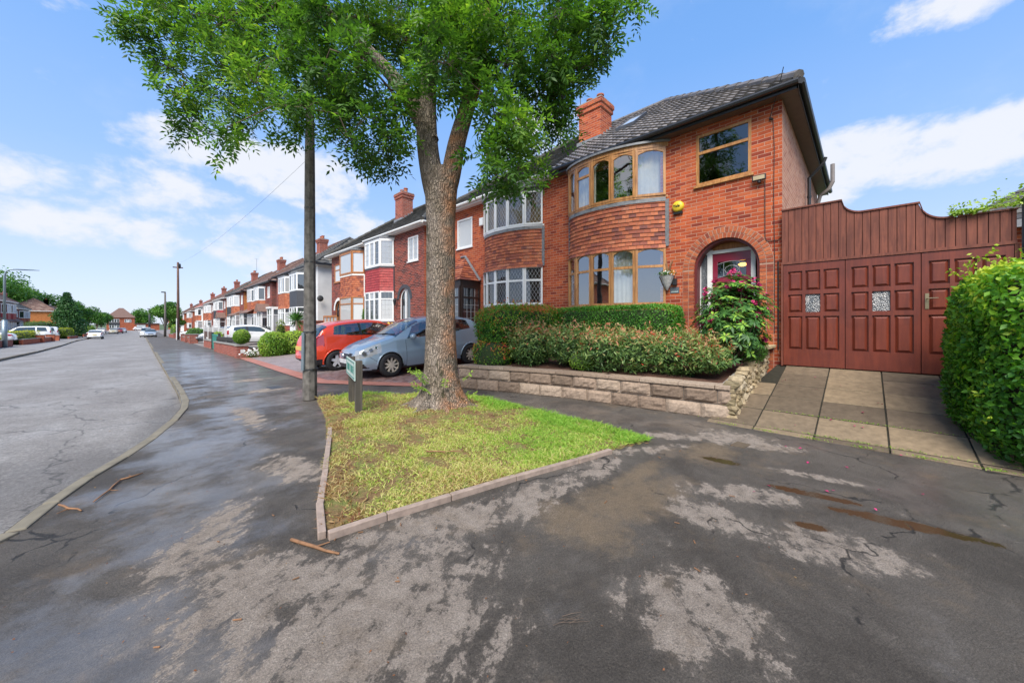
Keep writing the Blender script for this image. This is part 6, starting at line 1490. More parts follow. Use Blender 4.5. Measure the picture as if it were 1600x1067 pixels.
# ------------------------------------------------------------------ street furniture
def lamp_post():
    o = thing('lamp_post', 'tapered concrete lamp post rising into the ash tree with a grey metal cable guard', 'lamp post', (2.22, 7.43, -.02)); mb = MB()
    prof = [(.124, 0), (.12, .6), (.108, 1.2), (.098, 2.6), (.088, 4.2), (.07, 6.2)]; n = 8; rings = []
    for r, z in prof:
        b = len(mb.v); rings.append(b)
        for k in range(n): a = 2*math.pi*(k+.5)/n; mb.v.append((r*math.cos(a), r*math.sin(a), z))
    for a0, b0 in zip(rings, rings[1:]):
        for k in range(n): mb.f.append((a0+k, a0+(k+1) % n, b0+(k+1) % n, b0+k)); mb.t.append(0)
    mb.build('post', 'post_concrete', o, bevel=.006)
    mb = MB(); mb.tube([(0, 0, 6.15), (-.1, -.02, 6.5), (-.7, -.1, 6.7)], .04, 8); mb.box(-1.1, -.65, -.2, .0, 6.62, 6.76); mb.build('lantern_arm', 'galvanised', o)
    mb = MB(); a = R(222-24); c, s = math.cos(a), math.sin(a)
    for (t0, t1, z0, z1) in ((-.035, .035, .55, 1.25),):
        q = [(c*.128-s*t, s*.128+c*t) for t in (t0, t1)]+[(c*.150-s*t, s*.150+c*t) for t in (t1, t0)]; mb.hexa([(*p, z0) for p in q]+[(*(p[0]*.93, p[1]*.93), z1) for p in q])
    mb.build('cable_guard', 'galvanised', o)
    mb = MB()
    for z, r in ((1.25, .120), (.56, .139), (2.55, .103), (3.55, .096)): mb.tube([(0, 0, z), (0, 0, z+.02)], r, 8)
    mb.build('strap', 'steel_dark', o)
plain('post_concrete', (.155, .14, .12), .9, var=.55, scale=9, bump=.7)
lamp_post()
def street_sign():
    o = thing('street_name_sign', 'low green bordered street name plate on two timber posts at the verge end', 'street sign', (2.43, 5.95, .03))
    a = (-.10, -.42); b = (.12, .38)      # posts, plate faces the road
    d = Vector((b[0]-a[0], b[1]-a[1], 0)).normalized(); n = Vector((-d.y, d.x, 0))
    for (x, y), h in ((a, .80), (b, .80)):
        mb = MB(); w = .05; q = [Vector((x, y, 0))+d*s*w+n*t*w for s, t in ((-1, -1), (1, -1), (1, 1), (-1, 1))]
        mb.hexa([(p.x, p.y, -.1) for p in q]+[(p.x, p.y, h) for p in q]); mb.build('post', 'post_timber', o, bevel=.004)
    def plate(t0, t1, z0, z1, n0, n1, nm, mt, par):
        mb = MB(); c = Vector((a[0], a[1], 0))
        q = [c+d*t0+n*n0, c+d*t1+n*n0, c+d*t1+n*n1, c+d*t0+n*n1]; mb.hexa([(p.x, p.y, z0) for p in q]+[(p.x, p.y, z1) for p in q]); return mb.build(nm, mt, par)
    p = plate(-.06, 1.02, .50, .79, .052, .066, 'plate', 'sign_white', o)
    g = MB()
    def bar(t0, t1, z0, z1):
        c = Vector((a[0], a[1], 0)); q = [c+d*t0+n*.066, c+d*t1+n*.066, c+d*t1+n*.070, c+d*t0+n*.070]; g.hexa([(v.x, v.y, z0) for v in q]+[(v.x, v.y, z1) for v in q])
    bar(-.04, 1.0, .755, .772); bar(-.04, 1.0, .52, .537); bar(-.04, -.025, .537, .755); bar(.985, 1.0, .537, .755)
    g.build('border', 'sign_green', p)
    g = MB(); rnd = random.Random(6); t = .04
    while t < .88:      # worn, unreadable capitals
        w = rnd.choice((.045, .055, .06)); bar(t, t+.012, .59, .705); 
        if rnd.random() < .7: bar(t+w-.012, t+w, .59, .705)
        k = rnd.random()
        if k < .5: bar(t+.012, t+w-.012, .642, .656)
        if k > .35: bar(t+.012, t+w-.012, .692, .705)
        if k > .75: bar(t+.012, t+w-.012, .59, .603)
        t += w+.03
    g.build('lettering', 'sign_green', p)
street_sign()
def fallen_sticks():
    S = [((.68, 2.64), (.84, 2.27), .011, 'straight light brown stick lying off the corner of the verge edging'), ((-.43, 4.42), (-.30, 4.16), .008, 'brown stick lying against the kerb at the left'),
         ((-.12, 4.72), (-.25, 4.30), .007, 'thin crooked stick on the footway near the kerb'), ((-.12, 4.74), (.02, 4.80), .008, 'short bark stick beside the kerb stones'),
         ((2.1, 3.3), (2.35, 3.05), .008, 'bleached twig lying on the grass in front of the tree'), ((3.2, 4.0), (3.1, 3.5), .007, 'slender twig on the grass by the tree roots')]
    rnd = random.Random(3)
    for a, b, r, lb in S:
        z = .012 if 'grass' not in lb else .055; A = Vector((*a, z)); B = Vector((*b, z)); o = thing('fallen_stick', lb, 'stick', A, 0, 'sticks fallen from the tree'); mb = MB(); d = B-A
        pts = [d*t+Vector((rnd.uniform(-.012, .012), rnd.uniform(-.012, .012), 0))*(0 < t < 1) for t in (0, .25, .5, .75, 1)]; mb.tube([tuple(p) for p in pts], [r, r, r*.95, r*.8, r*.6], 7); mb.build('stem', 'twig', o, smooth=True)
        mb = MB(); p = pts[2]; q = Vector((-d.y, d.x, 0)).normalized()*.07*rnd.choice((-1, 1))+d*.1; mb.tube([tuple(p), tuple(p+q)], [r*.6, r*.3], 5); mb.build('side_shoot', 'twig', o)
    # tangle of twigs on the tarmac in front, and roots on the verge
    o = None; mb = MB(); c = (1.42, .98)
    for k in range(5):
        a = -.9+rnd.uniform(-.5, .5); l = rnd.uniform(.04, .075); x, y = c[0]+rnd.uniform(-.03, .03), c[1]+rnd.uniform(-.02, .02)
        mb.tube([(x-math.cos(a)*l, y-math.sin(a)*l, .006), (x, y+.008, .010), (x+math.cos(a+.3)*l, y+math.sin(a+.3)*l, .006)], [.0016, .0014, .0008], 5)
    tag(mb.build('twig_tangle', 'branch', None), 'little tangle of thin twigs on the tarmac in the foreground', 'twigs')
    mb = MB()
    for k in range(38):
        x, y = rnd.uniform(-.6, 4.5), rnd.uniform(.6, 6); 
        if inside(np.array([[x, y]]), VER)[0]: continue
        if y < 4.2 and x < -.4: continue
        a = rnd.uniform(0, 3.14); l = rnd.uniform(.015, .05); mb.tube([(x, y, .007), (x+math.cos(a)*l, y+math.sin(a)*l, .008)], [.004, .003], 5)
    tag(mb.build('twig_fragments', 'twig', None), 'scattered short twig fragments over the footway', 'twigs', kind='stuff')
fallen_sticks()

# ------------------------------------------------------------------ cars
def interp(pts, x):
    xs, ys = [p[0] for p in pts], [p[1] for p in pts]; return float(np.interp(x, xs, ys))
HATCH = dict(L=4.0, W=1.70, top=[(0, .52), (.02, .62), (.10, .73), (.28, .83), (.55, .92), (.84, .985), (.98, 1.04), (1.25, 1.20), (1.52, 1.35), (1.75, 1.44), (2.1, 1.49), (2.6, 1.50), (3.15, 1.46), (3.5, 1.38), (3.66, 1.28), (3.80, 1.08), (3.90, .92), (3.95, .78), (3.98, .62), (4.0, .5)],
             belt=[(0, .6), (1.0, .90), (2.0, .95), (3.0, 1.02), (3.6, 1.08), (4, 1.0)], plan=[(0, .66), (.06, .78), (.2, .88), (.5, .96), (1.0, 1.0), (3.0, 1.0), (3.6, .95), (3.85, .88), (3.95, .80), (4.0, .72)],
             bot=[(0, .30), (.1, .22), (.5, .18), (3.4, .18), (3.85, .26), (4, .36)], wheels=(.82, 3.32), wr=.30, ws=(.94, 1.74, 3.45, 3.84), doors=(1.25, 2.55), swin=[(1.28, 2.50), (2.58, 3.38)], kick=0)
VAN = dict(L=4.9, W=1.85, top=[(0, .6), (.05, .75), (.3, .95), (.9, 1.08), (1.1, 1.18), (1.8, 1.75), (2.1, 1.86), (3.5, 1.9), (4.6, 1.86), (4.75, 1.75), (4.84, 1.2), (4.9, .6)],
           belt=[(0, .7), (1.0, 1.02), (4.9, 1.12)], plan=[(0, .75), (.2, .9), (.8, 1), (4.4, 1), (4.8, .94), (4.9, .88)], bot=[(0, .3), (.4, .2), (4.5, .22), (4.9, .35)], wheels=(.9, 3.95), wr=.33, ws=(1.1, 1.95, 4.72, 4.86), doors=(1.3, 2.5), swin=[(1.45, 2.4), (2.5, 3.5), (3.58, 4.55)])
SALOON = dict(L=4.4, W=1.76, top=[(0, .5), (.05, .64), (.3, .76), (.9, .88), (1.3, .95), (2.0, 1.36), (2.4, 1.43), (2.9, 1.42), (3.4, 1.3), (3.8, 1.08), (4.2, 1.0), (4.35, .85), (4.4, .5)],
              belt=[(0, .6), (1.3, .88), (3.8, .96), (4.4, .9)], plan=[(0, .7), (.15, .86), (.6, .97), (3.8, .98), (4.25, .88), (4.4, .75)], bot=[(0, .3), (.4, .18), (4, .2), (4.4, .35)], wheels=(.85, 3.5), wr=.31, ws=(1.3, 2.05, 3.2, 3.8), doors=(1.45, 2.6), swin=[(1.6, 2.55), (2.65, 3.35)])
def car(label, spec, loc, rz, paintm, group=None, res=.03, rim='alloy', detail=2, tilt=0, plate_r='plate_yellow', glass='glass_car'):
    s = spec; o = thing('parked_car', label, 'car', loc, rz, group); o.rotation_euler = (0, tilt, rz)
    Ln, Wd = s['L'], s['W']/2; nx = int(Ln/res); X0 = np.linspace(0, 1, nx+1); xs = Ln*(X0-.018*np.sin(2*np.pi*X0)*1)     # denser near ends
    k1, k2, k3 = (12, 12, 12) if res > .04 else (22, 22, 16); V = []; NS = k1+k2+k3+1
    for x in xs:
        H, B, w, zb = interp(s['top'], x), interp(s['belt'], x), interp(s['plan'], x)*Wd, interp(s['bot'], x); B = min(B, H-.05); g = max(0, H-B-.07); row = []
        mid = zb+(B-zb)*.45
        for k in range(k1+1): f = k/k1; z = zb+(B-zb)*f; row.append((w*(.90+.10*math.sin(math.pi/2*min(1, f*2.2)))*(1-.045*max(0, f-.55)/.45)+.006*math.exp(-((z-.62)/.05)**2), z))
        yb = row[-1][0]; yr = yb-.34*g-.03; zr = H-.06-.03*min(1, g*3); zr = max(zr, B+.01)
        for k in range(1, k2+1): f = k/k2; row.append((yb+(yr-yb)*f**1.12+.012*math.sin(math.pi*f), B+(zr-B)*f))
        for k in range(1, k3+1): a = math.pi/2*k/k3; row.append((yr*(1-(k/k3))**.85 if False else yr*math.cos(a)**.9 if k < k3 else 0.0, zr+(H-zr)*math.sin(a)**.75))
        V.append(row)
    V = np.array(V); P = np.zeros((nx+1, NS, 3)); P[:, :, 0] = xs[:, None]; P[:, :, 1] = V[:, :, 0]; P[:, :, 2] = V[:, :, 1]
    # end caps: nose and tail close towards the centre line with a slight bulge
    nc = 8 if res > .04 else 14; caps = []
    for e, sg in ((0, -1), (nx, 1)):
        R0 = P[e]; rows = []
        for k in range(1, nc+1): f = k/nc; q = R0.copy(); q[:, 1] *= (1-f); q[:, 0] += sg*(.07*(1-(1-f)**2)); q[:, 2] = R0[:, 2]; rows.append(q)
        caps.append(np.array(rows))
    P = np.concatenate([caps[0][::-1], P, caps[1]]); n0 = nc; NX = P.shape[0]
    reg = {}
    def put(name, a): reg.setdefault(name, []).append(a)
    idx = lambda i, j: i*NS+j
    wr = s['wr']+.045
    for i in range(NX-1):
        for j in range(NS-1):
            c = (P[i, j]+P[i+1, j]+P[i, j+1]+P[i+1, j+1])/4; x, y, z = c; q = (idx(i, j), idx(i+1, j), idx(i+1, j+1), idx(i, j+1)); cap = i < n0 or i >= NX-1-nc
            if any((x-a)**2+(z-s['wr'])**2 < wr*wr for a in s['wheels']) and j < k1 and not cap: continue
            H, B = interp(s['top'], x), interp(s['belt'], x); B = min(B, H-.05); nm = 'body'
            ws0, ws1, rw0, rw1 = s['ws']
            if not cap:
                if k1+1 <= j < k1+k2-1 and H-B > .16:
                    for (a, b) in s['swin']:
                        lo, hi = B+.025, H-.095
                        aa = a+max(0, (z-B))*(.75 if a == s['swin'][0][0] else 0); bb = b-max(0, (z-B))*(.30 if b == s['swin'][-1][1] else 0)
                        if aa < x < bb and lo < z < hi: nm = 'side_window'
                    if nm == 'body' and H-B > .2 and B+.01 < z < H-.08 and s['swin'][0][1]-.03 < x < s['swin'][1][0]+.03: nm = 'pillar'
                if j >= k1+k2-1:
                    if ws0+.05 < x < ws1-.02 and y > -.1 and j >= k1+k2+1: nm = 'windscreen'
                    if rw0+.05 < x < rw1-.03 and j >= k1+k2+1: nm = 'rear_window'
            if detail >= 1:
                if .02 < x < .60 and .50+.22*x < z < .68+.33*x and z < H-.012 and y > Wd*.47: nm = 'headlight'
                if not cap and x > Ln-.36 and y > Wd*.55 and .78 < z < 1.10 and j < k1+k2-1 and s is not VAN: nm = 'tail_light'
                if s is VAN and x > Ln-.16 and y > Wd*.78 and .95 < z < 1.3: nm = 'tail_light'
                if x < .12 and .50 < z < .64 and y < Wd*.42: nm = 'grille'
                if x < .30 and .27 < z < .40 and y < Wd*.86: nm = 'lower_grille'
                if x > Ln-.30 and z < .40: nm = 'rear_valance'
                if z < .23 and not cap: nm = 'sill'
            put(nm, q)
    PP = P.reshape(-1, 3)*np.array([-1, 1, 1])+np.array([Ln/2, 0, 0])     # +x is the nose
    MT = {'body': paintm, 'side_window': glass, 'windscreen': glass, 'rear_window': glass, 'headlight': 'lens_clear', 'tail_light': 'lens_red', 'grille': 'trim_black', 'lower_grille': 'trim_black', 'rear_valance': 'trim_black', 'sill': 'trim_black', 'pillar': 'trim_black'}
    body = None
    def sub(F, sgn):
        F = np.array(F); u, inv = np.unique(F, return_inverse=True); v = PP[u].copy(); v[:, 1] *= sgn; f = inv.reshape(F.shape); return v, (f if sgn > 0 else f[:, ::-1])
    for nm in sorted(reg, key=lambda k: k != 'body'):
        sides = [sub(reg[nm], 1), sub(reg[nm], -1)]
        if nm in ('headlight', 'tail_light', 'side_window', 'pillar'):
            for v, f in sides: np_mesh(nm, v, f, np.full(len(f), {'headlight': .75, 'tail_light': .12}.get(nm, .3)), MT[nm], o if nm != 'x' else body, smooth=True)
        else:
            v = np.concatenate([sides[0][0], sides[1][0]]); f = np.concatenate([sides[0][1], sides[1][1]+len(sides[0][0])]); b = np_mesh(nm, v, f, np.full(len(f), .2), MT[nm], o, smooth=True)
            if nm == 'body': body = b; mrg = b.modifiers.new('weld', 'WELD'); mrg.merge_threshold = .002
    # floor and wheel housings
    mb = MB(); mb.box(-Ln/2+.25, Ln/2-.25, -Wd*.82, Wd*.82, .2, .26)
    for a in s['wheels']:
        for sg in (1, -1):
            x = Ln/2-a; N = 12
            for k in range(N):
                t0, t1 = math.pi*k/N, math.pi*(k+1)/N; q = lambda t, y: (x+wr*1.03*math.cos(t), sg*y, s['wr']+wr*1.03*math.sin(t)); mb.face([q(t0, Wd*.94), q(t1, Wd*.94), q(t1, Wd*.6), q(t0, Wd*.6)])
            mb.face([(x-wr, sg*Wd*.62, .22), (x+wr, sg*Wd*.62, .22), (x+wr, sg*Wd*.62, s['wr']+wr), (x-wr, sg*Wd*.62, s['wr']+wr)])
    mb.build('underbody', 'arch_dark', o)
    # interior: seats and dash seen through the glass
    if detail >= 2:
        mb = MB(); zf = .55
        mb.box(-Ln/2+.6, Ln/2-1.2, -Wd*.84, Wd*.84, .5, .56)
        for x in (.0, -.85):
            for y in (-.36, .36): mb.box(x-.25, x+.25, y-.24, y+.24, zf, zf+.16); mb.hexa([(x-.34, y-.22, zf), (x-.20, y-.22, zf), (x-.20, y+.22, zf), (x-.34, y+.22, zf), (x-.46, y-.2, 1.08), (x-.38, y-.2, 1.08), (x-.38, y+.2, 1.08), (x-.46, y+.2, 1.08)]); mb.box(x-.48, x-.38, y-.11, y+.11, 1.10, 1.25)
        mb.box(.55, .85, -Wd*.8, Wd*.8, .6, .93); mb.build('seats', 'trim_black', o)
        mb = MB()
        for k in range(16): a, b = 2*math.pi*k/16, 2*math.pi*(k+1)/16; mb.tube([(.48-.06*math.sin(a), -.36+.18*math.cos(a), .93+.17*math.sin(a)), (.48-.06*math.sin(b), -.36+.18*math.cos(b), .93+.17*math.sin(b))], .014, 5)
        mb.build('steering_wheel', 'trim_black', o)
        for y in (-.35, .1):
            mb = MB(); xw = Ln/2-.94; mb.tube([(xw+.01, y, 1.045), (xw-.10, y+.52, 1.075)], .011, 5); mb.build('wiper', 'trim_black', o)
    for sg in (1, -1):
        if detail >= 1:
            mb = MB(); xm = Ln/2-(s['swin'][0][0]+.12); mb.lathe([(0, -.09), (.05, -.085), (.085, -.03), (.09, .03), (.06, .08), (0, .085)], (xm, sg*(Wd+.10), interp(s['belt'], 1.5)+.06), axis='y', n=12); mb.v = [(xm+(v[0]-xm)*.9, v[1], interp(s['belt'], 1.5)+.06+(v[2]-interp(s['belt'], 1.5)-.06)*.85) for v in mb.v]; mb.tube([(xm, sg*Wd*.9, interp(s['belt'], 1.5)+.02), (xm, sg*(Wd+.06), interp(s['belt'], 1.5)+.04)], .025, 6); mb.build('door_mirror', paintm, o, smooth=True)
            # door shut lines and handle
            mb = MB()
            for xd in s['doors']:
                pts = []
                for z in np.linspace(.26, interp(s['belt'], xd)-.01, 9):
                    zb, B, w = interp(s['bot'], xd), interp(s['belt'], xd), interp(s['plan'], xd)*Wd; f = (z-zb)/(B-zb); y = w*(.90+.10*math.sin(math.pi/2*min(1, f*2.2)))*(1-.045*max(0, f-.55)/.45)+.006*math.exp(-((z-.62)/.05)**2); pts.append((Ln/2-xd, sg*(y+.0005), z))
                mb.tube(pts, .0045, 4)
            mb.build('door_gap', 'trim_black', o)
            mb = MB(); xh = Ln/2-s['doors'][1]+.2; zb = interp(s['belt'], 2.4)-.10; mb.box(xh-.09, xh+.09, sg*(Wd*.985)-.01, sg*(Wd*.985)+.022, zb-.014, zb+.014); mb.build('door_handle', paintm, o, bevel=.008)
    for a in s['wheels']:
        for sg in (1, -1):
            x, r = Ln/2-a, s['wr']; cy = sg*(Wd-.10); n = 32 if detail >= 2 else 16; wh = MB(); wh.lathe([(r*.62, .10*sg), (r*.70, .105*sg), (r*.92, .10*sg), (r, .075*sg), (r, -.07*sg), (r*.9, -.1*sg), (r*.6, -.1*sg)], (x, cy, r), axis='y', n=n)
            w = wh.build('wheel', 'rubber', o, smooth=True); rm = MB(); rm.lathe([(r*.72, .100*sg), (r*.665, .103*sg), (r*.64, .085*sg), (r*.62, .02*sg), (r*.6, -.05*sg)], (x, cy, r), axis='y', n=n)
            rm.lathe([(0, .085*sg), (r*.12, .085*sg), (r*.17, .07*sg), (r*.17, .03*sg)], (x, cy, r), axis='y', n=12)
            ns = 5 if rim == 'alloy' else 9
            for k in range(ns):
                t = 2*math.pi*k/ns+.3; u = Vector((math.cos(t), 0, math.sin(t))); v = Vector((-math.sin(t), 0, math.cos(t))); cc = Vector((x, cy, r)); wa, wb = (.16, .115) if rim == 'alloy' else (.07, .07); Y = Vector((0, 1, 0))*sg
                q = [cc+u*r*.12-v*r*wa, cc+u*r*.12+v*r*wa, cc+u*r*.66+v*r*wb, cc+u*r*.66-v*r*wb]; rm.hexa([tuple(p+Y*.045) for p in q]+[tuple(q[0]+Y*.085), tuple(q[1]+Y*.085), tuple(q[2]+Y*.08), tuple(q[3]+Y*.08)])
            rm.build('rim', 'alloy' if rim == 'alloy' else 'alloy_dull', w, smooth=False)
            bk = MB(); bk.lathe([(0, -.0*sg), (r*.61, -.0*sg)], (x, cy, r), axis='y', n=n); bk.build('brake_disc', 'arch_dark', w)
    for a in s['wheels']:      # rolled lip round each wheel arch
        for sg in (1, -1):
            pts = []
            for k in range(25):
                t_ = math.pi*(k/24); x = a+wr*math.cos(t_); z = max(.19, s['wr']+wr*math.sin(t_)); zb, B, w_ = interp(s['bot'], x), interp(s['belt'], x), interp(s['plan'], x)*Wd; f = (z-zb)/(B-zb); y = w_*(.90+.10*math.sin(math.pi/2*min(1, max(0, f)*2.2)))*(1-.045*max(0, f-.55)/.45); pts.append((Ln/2-x, sg*(y-.004), z))
            mb = MB(); mb.tube(pts, .022, 6); mb.build('wheel_arch', paintm, o, smooth=True)
    if detail >= 2:
        for xx, nm in ((.30, 'bumper_gap'), (Ln-.42, 'bumper_gap')):      # bumper seam from the arch up to the lamp
            for sg in (1, -1):
                pts = []
                for k in range(8):
                    x = xx+(.18 if xx < 1 else -.10)*(1-k/7); z = .42+.14*k/7; zb, B, w_ = interp(s['bot'], x), interp(s['belt'], x), interp(s['plan'], x)*Wd; f = (z-zb)/(B-zb); pts.append((Ln/2-x, sg*w_*(.90+.10*math.sin(math.pi/2*min(1, f*2.2))), z))
                mb = MB(); mb.tube(pts, .004, 4); mb.build(nm, 'trim_black', o)
        pts = []
        for k in range(21):      # bonnet shut line
            q = -1+2*k/20; x = .16+.30*abs(q)**2.2; w_ = interp(s['plan'], x)*Wd; pts.append((Ln/2-x, q*w_*.80, interp(s['top'], x)-.004-.035*abs(q)**3))
        mb = MB(); mb.tube(pts, .005, 4); mb.build('bonnet_gap', 'trim_black', o)
    if detail >= 2:      # lamp bowls inside the headlamp glass
        Q = PP.reshape(NX, NS, 3)
        for sg in (1, -1):
            for (tx, tz_, rr) in ((.20, .645, .062), (.36, .715, .045), (.47, .775, .03)):
                dd = (Q[:, :k1+k2, 0]-(Ln/2-tx))**2+(Q[:, :k1+k2, 2]-tz_)**2+(Q[:, :k1+k2, 1] < Wd*.5)*9; i, j = np.unravel_index(np.argmin(dd), dd.shape); p = Q[i, j]; nn = nrm(np.cross(Q[i+2, j]-Q[i-2, j], Q[i, j+1]-Q[i, j-1])); nn = nn if nn[1] > 0 else -nn
                u = nrm(np.cross(nn, [0, 0, 1.0])); v = np.cross(nn, u); c0 = p+nn*.004; f = lambda q: (q[0], sg*q[1], q[2]); mb = MB()
                for k in range(16):
                    a, b = 2*math.pi*k/16, 2*math.pi*(k+1)/16; mb.face([f(c0), f(c0+(u*math.cos(a)+v*math.sin(a))*rr*.82), f(c0+(u*math.cos(b)+v*math.sin(b))*rr*.82)])
                mb.build('lamp_bowl', 'steel_dark' if rr > .05 else 'chrome', o)
                mb = MB()
                for k in range(16):
                    a, b = 2*math.pi*k/16, 2*math.pi*(k+1)/16; mb.tube([f(c0+(u*math.cos(a)+v*math.sin(a))*rr), f(c0+(u*math.cos(b)+v*math.sin(b))*rr)], .006, 4)
                mb.build('lamp_ring', 'chrome', o)
    # plates
    mb = MB(); xr = -Ln/2-.075; mb.box(xr-.012, xr+.03, -.26, .26, .66 if s is not VAN else .5, .77 if s is not VAN else .61); pr = mb.build('rear_plate', plate_r, o)
    mb = MB(); xf = Ln/2+.075; mb.box(xf-.03, xf+.01, -.26, .26, .40, .51); mb.build('front_plate', 'plate_white', o)
    if detail >= 2:
        mb = MB(); mb.tube([(Ln/2+.055, -.34, .505), (Ln/2+.075, 0, .50), (Ln/2+.055, .34, .505)], .012, 6); mb.tube([(Ln/2+.04, -.33, .655), (Ln/2+.07, 0, .665), (Ln/2+.04, .33, .655)], .018, 6)
        for z in (.55, .60): mb.tube([(Ln/2+.05, -.32, z), (Ln/2+.07, 0, z), (Ln/2+.05, .32, z)], .005, 5)
        mb.build('grille_bars', 'chrome', o)
        mb = MB(); mb.lathe([(0, .0), (.05, .0), (.058, -.012), (.05, -.03)], (Ln/2+.09, 0, .585), axis='x', n=16)
        mb.v = [(Ln/2+.09+(v[0]-Ln/2-.09), v[1], v[2]) for v in mb.v]; mb.build('badge', 'chrome', o)
        for sg in (1, -1):
            mb = MB(); mb.lathe([(0, .01), (.04, .005), (.05, -.01), (.05, -.03)], (Ln/2-.06, sg*Wd*.66, .335), axis='x', n=14); mb.tint = .9; mb.t = [.9]*len(mb.t); mb.build('fog_lamp', 'lens_clear', o)
            # headlamp reflector bowls
    return o
def tz(x, y): return gz(y)+.012+max(0, x-xs_at(EDGE, y))*.055
car('light blue small hatchback parked nose out on the block paving beside the tree', HATCH, (5.72, 9.42, tz(5.72, 9.42)), R(180-3), 'paint_blue', 'cars on the block paved drive', .022, rim='multi', tilt=R(3.1))
car('orange red three door hatchback parked tail out on the block paved drive', HATCH, (5.42, 12.15, tz(5.42, 12.15)), R(2), 'paint_red', 'cars on the block paved drive', .024, tilt=R(-3.1), rim='alloy')

# ------------------------------------------------------------------ down the street
def tree(name, label, x, y, h, r, z0c, n, leaf, mat, seed, lobes=14, shape='round', trunk=.16, group=None, tb=.5):
    g0 = gz(y)-.05; o = thing(name, label, 'tree', (x, y, g0), 0, group); g = np.random.default_rng(seed); P = []; N = []; cz = (h+z0c)/2; rz = (h-z0c)/2; ends = []
    for k in range(lobes):
        d = nrm(g.normal(size=3)); f = g.random()**.4
        if shape == 'cone': zz = (k+.5)/lobes; c = np.array([math.cos(k*2.4)*r*(1-zz)*.75*f, math.sin(k*2.4)*r*(1-zz)*.75*f, z0c+zz*(h-z0c)*.93]); lr = r*(.40*(1-zz)+.10)
        else: c = np.array([d[0]*r*f*.72, d[1]*r*f*.72, cz+d[2]*rz*f*.72]); lr = r*g.uniform(.30, .46)
        ends.append(c); m = n//lobes; q = nrm(g.normal(size=(m, 3))); rr = (.55+.5*g.random(m))[:, None]; p = c+q*rr*lr*np.array([1, 1, .8])
        P.append(p); N.append(q+[0, 0, .4])
    P = np.concatenate(P); N = np.concatenate(N); t = tb+.22*lowf(P, 1.3, seed)+.12*NR.normal(size=len(P))
    leaves('crown', P, N, leaf, .62, t, mat, o, spread=.7, droop=.2)
    mb = MB(); top = z0c+(h-z0c)*.35; mb.tube([(0, 0, -.2), (.02, 0, z0c*.5), (0, .03, z0c), (0, 0, top)], [trunk*1.25, trunk, trunk*.8, trunk*.5], 8)
    for e in ends[:9]: mb.tube([(0, 0, z0c*.8), tuple(e*np.array([.5, .5, 1])*[1, 1, .8]+[0, 0, 0]), tuple(e)], [trunk*.5, trunk*.3, trunk*.1], 5)
    mb.build('trunk', 'bark', o, smooth=True); return o
tree('street_tree', 'round bright green tree on the footway behind the lamp column and telegraph pole', 3.7, 104, 7.6, 2.7, 2.2, 9000, .30, 'leaf_mid', 1, 20, tb=.72)
tree('evergreen_tree', 'dark green cone shaped tree in front of the orange gable house across the road', -9.2, 104, 8.7, 3.0, 1.2, 13000, .26, 'leaf_dark', 2, 44, 'cone', tb=.75)
tree('broadleaf_tree', 'light green spreading tree rising behind the houses across the road', -24, 142, 14.5, 8.5, 5, 12000, .5, 'leaf_mid', 3, 34, tb=.75)
tree('broadleaf_tree', 'second light green crown trailing right behind the orange gable house roof', -19.5, 152, 12.8, 5.5, 4, 7000, .5, 'leaf_mid', 4, 22, tb=.7)
for i, (x, y, h, r, lb, tb) in enumerate([(-9.5, 118, 7.8, 3.0, 'mid green tree directly right of the dark cone shaped tree', .6), (-9.0, 136, 7.0, 3.2, 'green tree third from the dark cone shaped tree, over the clipped hedge', .6), (-8.2, 152, 6.2, 3.0, 'smaller tree just left of the house closing the road', .5), (-8.6, 176, 6.9, 3.2, 'furthest dark tree touching the roof of the house closing the road', .35)]):
    tree('street_tree', lb, x, y, h, r, 2.0, 5000, .32, 'leaf_mid', 10+i, 16, tb=tb, group='trees lining the far side of the road')
tree('broadleaf_tree', 'pale green tree beyond the low roofs at the road end', 1.5, 232, 9.3, 6, 2, 3500, .6, 'leaf_mid', 15, 14, tb=.7)
tree('broadleaf_tree', 'low green tree beside the pink roofed house at the end of the right row', 6.5, 128, 5.2, 2.4, 1.2, 3500, .32, 'leaf_mid', 16, 14, tb=.6)
def hedge(label, x, y, rx, ry, h, mat, n=2500, leaf=.10, seed=1, e=.4, tb=.5, name='hedge', cat='hedge', group=None, z=0.0):
    g0 = gz(y)+z; return shrub(name, label, cat, (x, y, g0+h/2), (rx, ry, h/2+.02), e, n, leaf, .55, mat, seed, depth=.10, bump=.08, tb=tb, topl=.4, f=1.5, base=g0)
hedge('yellow green hedge at the left picture edge behind the pale street lamp', -8.9, 48, .8, 3.2, 1.25, 'leaf_yellow', seed=61)
hedge('long golden hedge before the white van across the road', -9.2, 64, 1.1, 6.8, 1.35, 'leaf_yellow', 5000, .13, 62)
hedge('hedge turning orange beside the back of the second white car', -8.8, 97, .8, 4.5, 1.8, 'leaf_yellow', 2500, .15, 63, tb=.35)
hedge('dark green hedge sloping up behind the white vans', -12, 101, 1.6, 2.5, 3.0, 'leaf_mid', 2500, .16, 64)
hedge('clipped bright hedge left of the white hatchback in the road', -8.9, 118, .9, 6, 1.9, 'leaf_lime', 2500, .16, 65)
hedge('rounded lime hedge right of the clipped bright hedge across the road', -8.5, 134, .9, 5, 2.2, 'leaf_lime', 2500, .18, 66, e=.8)
